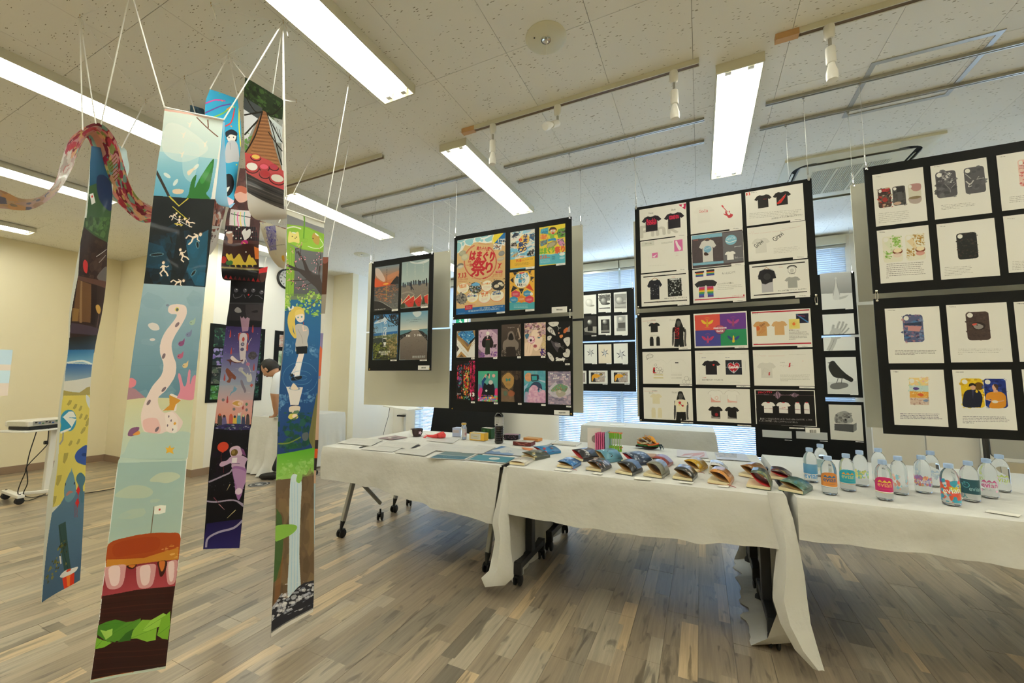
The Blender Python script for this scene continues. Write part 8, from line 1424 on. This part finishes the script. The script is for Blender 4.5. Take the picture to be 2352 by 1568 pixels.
book((1412.8,1086),(1452.4,1092.5),.5,IB,['34383C','3C4044','2C3034','C8B08C'],'black book with a tan corner, front row centre',14)
book((1493,1070),(1531.7,1075),.4,IB,['A04840','944038','AC5448','D8A084'],'maroon book with pale marks, second row',20,.005)
book((1477,1092.5),(1520.4,1099),.65,IB,['8C8C7C','7C7C6C','9C9C90','6C6C64'],'grey olive book standing widely open, front row',24)
book((1567.5,1078),(1603,1083.5),.45,IB,['D8AC34','E0B840','E8E4D8','CC9C2C','E0B840'],'yellow book with a red bookmark, second row',16,mark=True)
book((1544,1099.5),(1590.6,1106),.42,IB,['44443F','3A3A38','E0D8D0','54544C','C89C80'],'black and white book with a pale oval, front row',22,.018)
book((1627.5,1087),(1666,1091),.4,IB,['E0DED8','E4E2DC','DCDAD4'],'white book with fine black strokes, behind the orange book',14,words=[('Yuki','4C4C4C')])
book((1624.6,1108.5),(1676,1116),.5,IB,['D89448','E0A050','D08C40'],'orange book covered in black handwriting, front row',16,words=[('lovely','30241C')],mark=True)
book((1696,1092),(1728,1098),.5,IB,['A06C34','8C5C2C','D8C8A8','B07C40'],'brown book behind the green and red one',24,mark=True)
book((1714,1118.5),(1770,1126.5),.68,IR,['5C7058','748468','6C7480','4C5C48','A8A86C'],'grey green book standing open with red inside, at the joint of the tables',50)
book((1767.7,1099),(1807.4,1104),.3,IR,['4C3C3C','8C3C44','3C3C40','9C9088','B0A458'],'tartan patterned book with red inside, first on the right table',46)
book((1787.5,1125),(1845,1136),.32,IB,['5C8070','3C8CB0','8CA898','4C6C50','C8D8D4','6C9470'],'green and blue landscape book, nearest the water bottles',60)
# ---------------------------------------------------------------- small water bottles
MW=mat('clear_plastic_water','F6FAFC',.03,trans=.92,ior=1.2,spec=.5);MCap=mat('pale_blue_cap','A4BFE4',.4)
BP=[(.020,.0),(.027,.002),(.0295,.008),(.0295,.03),(.0285,.034),(.0295,.038),(.0295,.108),(.0285,.118),(.024,.134),(.017,.145),(.013,.150),(.013,.154)]
def L_arch(k,t2,k2):return lambda c:(c.fill([(0,180),(0,96),(26,66),(58,50),(95,46),(132,50),(164,66),(190,96),(190,180)],k),mtn(c,.047,.044,k2),c.text('evian',(.02,.068),(.075,.068),.02,t2,bold=.8),c.hatch(.03,.077,.07,.081,1,t2,.0015),c.fill([(0,180),(190,180),(190,187),(0,187)],'F0EEE8'),c.fill([(0,188),(190,188),(190,191),(0,191)],k2))
def mtn(c,x,y,k):[c.blob([(x+d-.009,y+.006),(x+d,y-.006),(x+d+.010,y+.006),(x+d,y+.003)],k)for d in(-.017,0,.017)]
def spk(ks,n=50,tx=None,txk='D8D8D8',y0=.05,y1=.09,mt=None):return lambda c:(c.speck([(.0,y0),(.095,y0),(.095,y1),(0,y1)],ks,n,.006,1,1.6),mtn(c,.047,.052,mt)if mt else 0,c.text('evian',(.02,.08),(.075,.08),.02,txk,bold=.6)if tx else 0)
bot=[
 (1863,1109,'label','A',lambda c:(c.fill([(0,66),(190,66),(190,168),(0,168)],'74ACD0',col2='4C94C4'),c.text('evian',(.012,.108),(.084,.108),.026,'4C9CD8',bold=.6)),'water bottle with a sky blue label, leftmost of the front row'),
 (1888,1096,'b','A',lambda c:(c.fill([(20,66),(120,66),(120,160),(20,160)],'A8C4C4'),c.text('evian',(.02,.1),(.075,.1),.02,'C8D0A0')),'clear water bottle behind the sky blue one'),
 (1906,1137,'o','A',L_arch('DC8C3C','3C5C8C','2C6CA0'),'water bottle with an orange label'),
 (1948,1129,'c','A',L_arch('28B0C4','C8D08C','E8A03C'),'water bottle with a turquoise label'),
 (1979,1118,'g','T',spk(['D4E068','B4D458','74C8C0','E4E47C'],60),'clear water bottle with lime green drips'),
 (2022,1110,'n','T',spk(['C8E4EC'],6),'clear water bottle at the back, behind the magenta one'),
 (2032.6,1150,'m','A',L_arch('D0186C','F0B070','E8C83C'),'water bottle with a magenta label'),
 (2068,1137,'f','T',spk(['F0A890','E88C74','8CD0E0','F0C8B8'],26,y0=.03,y1=.11),'clear water bottle with fine orange sprigs'),
 (2122,1134,'p','T',spk(['E8745C','D85C8C','9C5CB0','F0A05C','7C6CC0'],70,True,'F0E8EC'),'clear water bottle with orange and purple drips'),
 (2143,1119,'q','T',spk(['B8C8D8'],8,True,'A8BCD0',mt='A8C0D8'),'clear water bottle with pale blue lettering, at the back'),
 (2186,1162,'x','A',lambda c:(c.speck([(0,.02),(.095,.02),(.095,.115),(0,.115)],['3CA4C0','3CA4C0','E0603C','8C4C9C','D8CC3C','3CA4C0','E85C4C'],60,.012,1),c.text('evian',(.02,.08),(.08,.07),.024,'F4F4F0',bold=.8)),'water bottle splashed with many colours, nearest the camera'),
 (2231,1153,'t','A',lambda c:(c.fill([(0,60),(190,60),(190,190),(0,190)],'12505C'),c.line([(.03+.012*math.cos(a),.055+.012*math.sin(a))for a in np.linspace(0,6.28,14)],.002,'5CC0CC'),c.line([(.01,.05),(.03,.055),(.025,.04)],.002,'5CC0CC'),c.text('evian',(.04,.08),(.085,.08),.018,'8CB8C0',bold=.5),c.text('人',(.01,.12),(.04,.12),.025,'3C9CA8')),'water bottle with a dark teal label'),
 (2273,1145,'k','T',spk(['F0C4DC','E8A8CC','F4DCE8'],14,True,'D0287C',y0=.03,y1=.1,mt='D0287C'),'clear water bottle with pink lettering'),
 (2302,1131,'r','T',spk(['D8E4C0'],8,True,'B8CC50',mt='B8CC50'),'clear water bottle with yellow green lettering, last on the right')]
for(x,y,nm,kind,fn,lb)in bot:
    p=pz(x,y-4,TC);t=thing('water_bottle',(p.x,p.y,TC),lb,'bottle','small water bottles on the right table')
    m=MB();m.lathe([(0,.004)]+BP,(p.x,p.y,TC),28);m.build('bottle_body',MW,t,smooth=40)
    m=MB();m.lathe([(0,.170),(.0145,.170),(.0155,.168),(.0155,.152),(0,.152)],(p.x,p.y,TC),24);m.build('cap',MCap,t,smooth=40)
    c=Cv(.095,.115,2000,'000102' if 1 else 0);fn(c);msk=(np.abs(c.a-rgb('000102')).sum(2)>.003)
    mm=mat('bottle_print','FFFFFF',.3);nt=mm.node_tree;im=D.images.new('label',c.W,c.H,alpha=True);bf=np.ones((c.H,c.W,4),np.float32);bf[...,:3]=np.clip(c.a,0,1)[::-1];bf[...,3]=msk[::-1]*(.96 if kind=='A' else.8);im.pixels.foreach_set(bf.ravel());im.pack()
    ti=nt.nodes.new('ShaderNodeTexImage');ti.image=im;ti.extension='CLIP';nt.links.new(ti.outputs[0],nt.nodes['Principled BSDF'].inputs['Base Color']);nt.links.new(ti.outputs[1],nt.nodes['Principled BSDF'].inputs['Alpha'])
    a=math.atan2(-p.y,-p.x);band(t,(p.x,p.y,TC),[(.0302,.122),(.0302,.014)],a+.12,3.0,mm,'printed_label',18)
# ---------------------------------------------------------------- wall posters, clock, exit sign, projection
X=-5.7
def wallbd(y0,y1,z0,z1,lab_,pics):
    t=thing('photo_board',(X+.006,(y0+y1)/2,z0),lab_,'display board','black photo boards on the gallery wall');m=MB();m.box((X+.006,(y0+y1)/2,(z0+z1)/2),(.008,y1-y0,z1-z0));m.build('backing_panel',M['board'],t)
    for a,b_,c0,d,ks in pics:
        c=Cv(b_-a,d-c0,300,ks[0]);c.speck([(0,0),(b_-a,0),(b_-a,d-c0),(0,d-c0)],ks,90,.03,.9);q=MB();q.grid([[(X+.0115,y_,z_)for y_ in(b_,a)]for z_ in(d,c0)]);q.build('photo_print',c.material('photo',.4),t)
gk=['1E2C24','2C5C3C','3C7C5C','102018','5CA06C','14241C'];pk_=['1A2A2A','8C74C0','B0A0D8','24483C','2C3C34']
wallbd(2.99,3.71,.90,1.92,'black board of garden photographs seen between the hamburger and space banners',[(3.04,3.32,1.62,1.87,gk),(3.04,3.32,1.38,1.6,pk_),(3.04,3.32,1.14,1.36,['34403C','5C6C54','8C847C','1C2420']),(3.04,3.32,.94,1.12,['3C7C3C','5CA048','84B8A0','245028']),(3.38,3.66,1.62,1.87,gk),(3.38,3.66,1.38,1.6,gk),(3.38,3.66,1.14,1.36,pk_),(3.38,3.66,.94,1.12,gk)])
wallbd(3.86,4.58,.90,1.92,'black board of small drawings partly hidden by the waterfall banner',[(3.93,4.2,1.68,1.86,['E8D8C8','E0B8A0','C88C78','ECE4D8']),(3.93,4.2,1.4,1.62,['B4CCA8','DCE4D0','8CAC84']),(4.28,4.52,1.5,1.86,gk)])
t=thing('wall_clock',(X+.02,3.99,2.72),'round black rimmed clock on the gallery wall','clock');RX=Matrix.Rotation(math.pi/2,3,'Y');cc_=Vector((X,3.99,2.72))
m=MB();m.lathe([(.135,0),(.155,.004),(.155,.03),(.145,.04),(.132,.034),(.132,.02)],cc_,40,m=RX);m.build('rim',M['black'],t,smooth=40)
c=Cv(.27,.27,900,'F0EEE6');
for k in range(12):a=k*math.pi/6;c.text(str(k or 12),(.135+.098*math.sin(a)-.014*(1.5 if k in(0,10,11)else 1),.135-.098*math.cos(a)+.014),(.135+.098*math.sin(a)+.012*(1.5 if k in(0,10,11)else 1),.135-.098*math.cos(a)+.014),.026,'1C1C1C',bold=.5)
m=MB();m.grid([[(X+.021,cc_.y+u*.133,cc_.z+v*.133)for u in(1,-1)]for v in(1,-1)]);
fm=c.material('clock_face',.5);m=MB();N_=32;m.add([(X+.021,cc_.y+.133*math.cos(a),cc_.z+.133*math.sin(a))for a in np.linspace(0,6.2832,N_,endpoint=False)],[tuple(range(N_))],[(.5-.49*math.cos(a)*-1 if False else.5+.49*math.cos(a),.5+.49*math.sin(a))for a in np.linspace(0,6.2832,N_,endpoint=False)]);m.build('face',fm,t)
for nm,a,l,w in(('minute_hand',math.radians(180),.10,.006),('hour_hand',math.radians(298),.065,.009)):m=MB();m.bar((X+.026,cc_.y,cc_.z),(X+.026,cc_.y+l*math.sin(a),cc_.z+l*math.cos(a)),w,.002,up=(1,0,0));m.build(nm,M['black'],t)
M['exit']=mat('exit_green','2CB48C',.5,emit=.6);p=pY(1062,741,5.88);t=thing('exit_sign',p,'green emergency exit sign showing through the gap between the festival boards','exit sign')
m=MB();m.box(p,(.26,.04,.2));m.build('housing',M['white_pl'],t)
c=Cv(.24,.18,500,'1CA078');c.ell(.085,.04,.014,.014,'F0F4F0');c.line([(.09,.055),(.11,.095),(.085,.13)],.02,'F0F4F0');c.line([(.1,.09),(.14,.1),(.15,.14)],.014,'F0F4F0');c.line([(.06,.07),(.09,.065),(.13,.08)],.012,'F0F4F0');c.fill([(85,10),(115,10),(115,82),(85,82)],'F0F4F0')
m=MB();m.grid([[(p.x+u*.12,p.y-.021,p.z+v*.09)for u in(-1,1)]for v in(1,-1)]);em=c.material('exit_face',.5);em.node_tree.links.new([q for q in em.node_tree.nodes if q.type=='TEX_IMAGE'][0].outputs[0],em.node_tree.nodes['Principled BSDF'].inputs['Emission Color']);em.node_tree.nodes['Principled BSDF'].inputs['Emission Strength'].default_value=.6;m.build('face',em,t)
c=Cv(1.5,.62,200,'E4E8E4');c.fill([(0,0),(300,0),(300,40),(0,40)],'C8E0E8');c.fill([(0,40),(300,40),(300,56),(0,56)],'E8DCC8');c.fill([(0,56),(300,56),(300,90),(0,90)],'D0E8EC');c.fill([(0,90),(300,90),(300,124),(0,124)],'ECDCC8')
em=c.material('projection_glow',.6);em.node_tree.links.new([q for q in em.node_tree.nodes if q.type=='TEX_IMAGE'][0].outputs[0],em.node_tree.nodes['Principled BSDF'].inputs['Emission Color']);em.node_tree.nodes['Principled BSDF'].inputs['Emission Strength'].default_value=.35
m=MB();m.grid([[(XL+.004,y_,z_)for y_ in(.42,1.92)]for z_ in(1.56,.98)]);tag(m.build('glowing_projection',em),'pale blue glowing sheet as the projected picture on the left wall at the picture edge','projection')  # self-lit sheet on the wall, in place of light thrown by the projector
# floor sticker
p=pz(595,1112,.0008);m=MB();m.lathe([(0,.0006),(.10,.0006)],(p.x,p.y,0),32);c=Cv(.2,.2,400,'3C4048');c.ell(.1,.1,.085,.085,'C8C8C4');c.ell(.1,.1,.07,.07,'3C4048');c.ell(.08,.1,.02,.03,'E0E0DC');c.ell(.12,.1,.02,.03,'E0E0DC')
m=MB();m.add([(p.x+.11*math.cos(a),p.y+.11*math.sin(a),.0025)for a in np.linspace(0,6.2832,32,endpoint=False)],[tuple(range(32))],[(.5+.5*math.cos(a),.5+.5*math.sin(a))for a in np.linspace(0,6.2832,32,endpoint=False)]);tag(m.build('floor_sticker',c.material('sticker',.5)),'round dark floor sticker with white footprints between the banners','sticker')
# ---------------------------------------------------------------- projector and its stand
t=thing('projector_stand',(-6.0,1.75,0),'white wheeled stand carrying the projector at the left','stand');W_=M['white_pl']
pa,pb,pc_=pz(12,1146,0),pz(43,1158,0),pz(130,1120,0);pd=pb+(pa-pb)*-.9
for a,b_ in((pa,pb),):
    m=MB();m.bar(a+Vector((0,0,.075))+(a-b_)*.1,b_+Vector((0,0,.075))-(a-b_)*.1,.05,.03);bevel(m.build('foot',W_,t),.006);caster(t,(a.x,a.y,0),.03);caster(t,(b_.x,b_.y,0),.03)
ct=pX(112,1100,-5.9);base=pz(105,1128,.06)
m=MB();m.bar((pa+pb)/2+Vector((0,0,.07)),base+Vector((.2,.12,.02)),.04,.03);bevel(m.build('base_bar',W_,t),.006)
k_=math.hypot(base.x,base.y);top=pk(122,985,k_);m=MB();m.bar(base+Vector((0,0,.02)),top,.06,.05);bevel(m.build('column',W_,t),.008)
s0=pk(95,985,k_);sh=MB();sh.box((s0.x,s0.y,top.z+.01),(.34,.5,.015),m=Matrix.Rotation(.35,3,'Z'));bevel(sh.build('shelf',W_,t),.004)
m=MB();q=pk(105,1016,k_-.03);m.lathe([(0,-.012),(.018,-.012),(.018,.012),(0,.012)],q,12,m=Matrix.Rotation(1.57,3,'X'));m.build('knob',M['black'],t)
zt=top.z+.02;pp=Vector((s0.x,s0.y,zt));t=thing('projector',pp,'white projector with a row of sockets on the stand at the left','projector',rz=.35)
m=MB();m.box((0,0,.062),(.27,.40,.055));bevel(m.build('top_case',mat('projector_white','D8D4C8',.4),t,off=(0,0,0)),.015,3);m=MB();m.box((0,0,.02),(.24,.36,.038));bevel(m.build('base_case',M['black'],t,off=(0,0,0)),.008)
c=Cv(.34,.045,1200,'B8B4A8');[c.fill([(20+i*33,10+(i%3)*8),(42+i*33,10+(i%3)*8),(42+i*33,26+(i%3)*8),(20+i*33,26+(i%3)*8)],('2C2C2C','3C64A8','4C7C54','1C1C1C')[i%4])for i in range(11)]
m=MB();m.grid([[(.1362,v,z_)for v in(-.17,.17)]for z_ in(.084,.042)]);m.build('socket_panel',c.material('sockets',.5),t,off=(0,0,0))
m=MB();m.grid([[(v,-.2012,z_)for v in(-.1,.1)]for z_ in(.08,.045)]);m.build('vent',M['gboard'],t,off=(0,0,0))
def cable(pts,lab_,r=.004,k=None):m=MB();m.tube([Vector(q)for q in crom([tuple(p)for p in pts],False,6)],r,6);tag(m.build('cable',M['black'],smooth=True),lab_,'cable')
kk=k_-.12;cable([pk(88,968,k_-.1),pk(84,990,kk),pk(68,1040,kk),pk(61,1075,kk),pk(62,1085,kk),pk(63,1110,kk),pk(54,1135,kk),pz(75,1142,.01),pz(105,1134,.01)],'left black cable hanging from the projector to its stand')
cable([pk(113,968,k_-.1),pk(110,1010,kk),pk(105,1025,kk),pk(64,1068,kk),pk(58,1085,kk),pk(45,1115,kk),pk(42,1135,kk),pz(60,1150,.01),pz(110,1136,.01),pz(196,1132,.006),pz(265,1121,.006)],'right black cable from the projector running over the floor')
cable([pz(429,1073+5,.01),pz(450,1082,.01),pz(480,1084,.01),pz(520,1088,.01)],'thin cable on the floor along the gallery wall',.003)
# second stand, leaning black panel, white partition
t=thing('projector_stand',(-4.2,4.5,0),'white wheeled stand behind the grey panel, beside the leaning black panel','stand');q=pY(928,950,4.5)
m=MB();m.bar((q.x,4.5,.1),(q.x,4.5,q.z),.04,.05);m.build('column',W_,t);m=MB();m.bar((q.x-.2,4.5,.08),(q.x+.2,4.5,.08),.04,.03);m.build('foot',W_,t);
for s_ in(-.18,.18):caster(t,(q.x+s_,4.5,0),.03)
a,b_=pY(893,933,4.5),pY(950,938,4.5);m=MB();m.box(((a.x+b_.x)/2,4.55,a.z-.01),(b_.x-a.x,.34,.014),m=Matrix.Rotation(.1,3,'Y'));m.build('shelf',W_,t);m=MB();m.box((q.x+.02,4.42,q.z-.02),(.12,.04,.02));m.build('clamp',M['black'],t)
cable([pY(895,936,4.4),pY(892,955,4.4),pY(885,980,4.4),pY(880,1000,4.4),pY(872,1040,4.4)],'thin black cables hanging from the second stand',.003)
a,b_=pY(995,1000,5.7),pY(1152,1000,5.7);m=MB();m.prism([(a.x,5.55,.004),(b_.x,5.55,.004),(b_.x,5.84,1.35),(a.x,5.84,1.35)],(0,.02,0));tag(m.build('black_panel',M['board']),'large black panel leaning against the window wall behind the bowl and boxes','panel')
t=thing('partition',(1.75,4.7,0),'white partition panels standing behind the right water bottles','partition');MP=mat('partition_white','E0DCD0',.5)
for x0,x1 in((1.36,1.70),(1.71,2.04)):m=MB();m.box(((x0+x1)/2,4.62,.53),(x1-x0-.004,.03,1.04));bevel(m.build('panel',MP,t),.003)
t=thing('mobile_board',(2.6,4.55,0),'grey backed mobile board with a dark edge, at the right picture edge','board');m=MB();q=[(2.07,.66),(2.09,.635),(3.2,.62),(3.2,1.3),(2.06,1.3)];m.prism([(x,4.55,z)for x,z in q],(0,.03,0));m.build('panel',mat('grey_back','ACACA4',.5),t)
m=MB();m.bar((2.05,4.56,0.03),(2.045,4.56,1.32),.02,.04);m.build('edge_frame',M['frame_black'],t);m=MB();m.bar((2.05,4.3,.03),(2.05,4.8,.03),.04,.04);m.build('foot',M['frame_black'],t);m=MB();m.box((2.65,4.58,.3),(1.15,.03,.6));m.build('lower_panel',mat('beige_lower','BDB39A',.6),t)
m=MB();m.bar((3.2,4.3,.03),(3.2,4.8,.03),.04,.04);m.build('foot',M['frame_black'],t)
# ---------------------------------------------------------------- the man leaning over the far table
KP=math.hypot(-4.8,3.34)
def q_(x,y,dk=0):return pk(x,y,KP+dk)
J={};Ed=[]
def jt(n,p,r,par=None,mt=0):
    J[n]=(Vector(p),r,mt)
    if par:Ed.append((par,n))
hip=q_(690,930,.1);L_=(hip-q_(650,930,.1)).normalized();Sd=Vector((-L_.y,L_.x,0))  # L_: towards the picture's right, Sd: to the far side
jt('pelvis',hip,.135,None,1);jt('waist',q_(678,902,.1),.125,'pelvis',1);jt('chest',q_(659,876,.1),.145,'waist',1);jt('upper',q_(646,864,.08),.115,'chest',1);jt('neck',q_(633,856,.06),.055,'upper',0);jt('skull0',q_(626,852,.04),.07,'neck',0);jt('skull',q_(620,846,.04),.085,'skull0',0)
for s_,nm in((-1,'near'),(1,'far')):
    o=Sd*(.17*s_);sh=q_(641,866,.06)+o;jt(nm+'sh',sh,.07,'upper',1)
    el=q_(632,908,.05)+Sd*(.17*s_)if s_<0 else q_(655,908,0)+Sd*.25;jt(nm+'cuff',sh.lerp(el,.85),.062,nm+'sh',1);jt(nm+'el',el,.045,nm+'cuff',0)
    wr=Vector((-4.84,3.36,CZ+.055))if s_<0 else Vector((-4.70,3.62,CZ+.30));jt(nm+'wr',wr,.03,nm+'el',0);d=Vector((-.6,.15,-.35)).normalized();pm=wr+Vector((-.035,.012,-.022));jt(nm+'palm',pm,.032,nm+'wr',0)
    for i in range(4):a=pm+Vector((-.03,-.026+i*.019,-.012));b_=a+Vector((-.032,0,-.008+.002*(i==0)));jt(f'{nm}f{i}a',a,.010,nm+'palm',0);jt(f'{nm}f{i}b',b_,.009,f'{nm}f{i}a',0);jt(f'{nm}f{i}c',b_+Vector((-.018-.004*(i in(1,2)),0,-.004)),.008,f'{nm}f{i}b',0)
    th_=pm+Vector((-.005,-.038,-.01));jt(nm+'t1',th_,.011,nm+'palm',0);jt(nm+'t2',th_+Vector((-.025,-.012,-.004)),.009,nm+'t1',0)
    hp=hip+Sd*(.09*s_)+Vector((0,0,-.06));jt(nm+'hip',hp,.10,'pelvis',2);an=Vector((-4.70,3.27,.09))if s_<0 else Vector((-4.42,3.58,.09));kn=hp.lerp(an,.5)+L_*.02-Vector((0,0,0));jt(nm+'kn',kn,.068,nm+'hip',2);jt(nm+'an',an,.045,nm+'kn',2)
names=list(J);ix={n:i for i,n in enumerate(names)}
me=D.meshes.new('body');me.from_pydata([J[n][0]for n in names],[(ix[a],ix[b_])for a,b_ in Ed],[]);ob=D.objects.new('body_tmp',me);COL.objects.link(ob)
md=ob.modifiers.new('s','SKIN');sv=me.skin_vertices[0].data
for i,n in enumerate(names):sv[i].radius=(J[n][1],J[n][1]);sv[i].use_root=(n=='pelvis')
md.use_smooth_shade=True;md.branch_smoothing=.6;ob.modifiers.new('ss','SUBSURF').levels=2
dg=bpy.context.evaluated_depsgraph_get();me2=D.meshes.new_from_object(ob.evaluated_get(dg));D.objects.remove(ob)
foot=Vector((-4.6,3.4,0));t=thing('person',foot,'man in a white shirt with rolled sleeves leaning over the far table, head bent down','person')
me2.materials.clear()
for k,c_,r_ in(('skin','C89878',.6),('white_shirt','DDE2E8',.85),('black_trousers','1C1C22',.85)):me2.materials.append(mat(k,c_,r_))
ps=[J[a][0].lerp(J[b_][0],.5)for a,b_ in Ed]+[J[n][0]for n in names];pm_=[J[b_][2]for a,b_ in Ed]+[J[n][2]for n in names]
for p in me2.polygons:
    i=min(range(len(ps)),key=lambda k:(ps[k]-p.center).length_squared);p.material_index=pm_[i];p.use_smooth=True
for v in me2.vertices:v.co-=foot
o=D.objects.new('body',me2);COL.objects.link(o);o.parent=t;o.location=(0,0,0)
hc=q_(620,846,.04);fw=(Vector((-.75,-.25,-.6))).normalized();up_=(Vector((-.6,-.2,.75))).normalized();sd_=fw.cross(up_).normalized()
Hm=Matrix((sd_,fw,up_)).transposed()
def ellip(c0,r,mtx,rng=None,n=14):
    bm=bmesh.new();bmesh.ops.create_uvsphere(bm,u_segments=n,v_segments=n//2+3,radius=1);vs,idx=[],{}
    m=MB();m.add([Vector(c0)+mtx@Vector((v_.co.x*r[0],v_.co.y*r[1],v_.co.z*r[2]))for v_ in bm.verts],[[q.index for q in f.verts]for f in bm.faces if rng is None or rng(f.calc_center_median())]);bm.free();return m
SK=me2.materials[0]
ellip(hc,(.078,.098,.115),Hm).build('head',SK,t,smooth=True)
h_=ellip(hc-fw*.006+up_*.01,(.088,.108,.122),Hm,lambda c_:not(c_.y>.28 and c_.z<.45)and c_.z>-.55).build('hair',mat('black_hair','16120F',.5),t,smooth=True)
ellip(hc+fw*.098-up_*.02,(.012,.02,.022),Hm,n=8).build('nose',SK,t,smooth=True)
for s_ in(-1,1):
    ellip(hc+sd_*(.078*s_)-up_*.015,(.012,.02,.03),Hm,n=8).build('ear',SK,t,smooth=True);ellip(hc+sd_*(.032*s_)+fw*.088+up_*.008,(.013,.008,.007),Hm,n=8).build('eye',M['black'],t,smooth=True)
ellip(hc+fw*.088-up_*.062,(.026,.01,.007),Hm,n=8).build('mouth',mat('lips','A86C60',.5),t,smooth=True)
for an in(J['nearan'][0],J['faran'][0]):
    d=Vector((-.85,-.3,0)).normalized();m=MB();m.tube([Vector((an.x,an.y,.05))-d*.06,Vector((an.x,an.y,.048)),Vector((an.x,an.y,.042))+d*.08,Vector((an.x,an.y,.034))+d*.15,Vector((an.x,an.y,.03))+d*.18],[.03,.046,.04,.034,.015],10);m.v=[(x,y,max(z,.002))for x,y,z in m.v];m.build('shoe',M['black'],t,smooth=True)
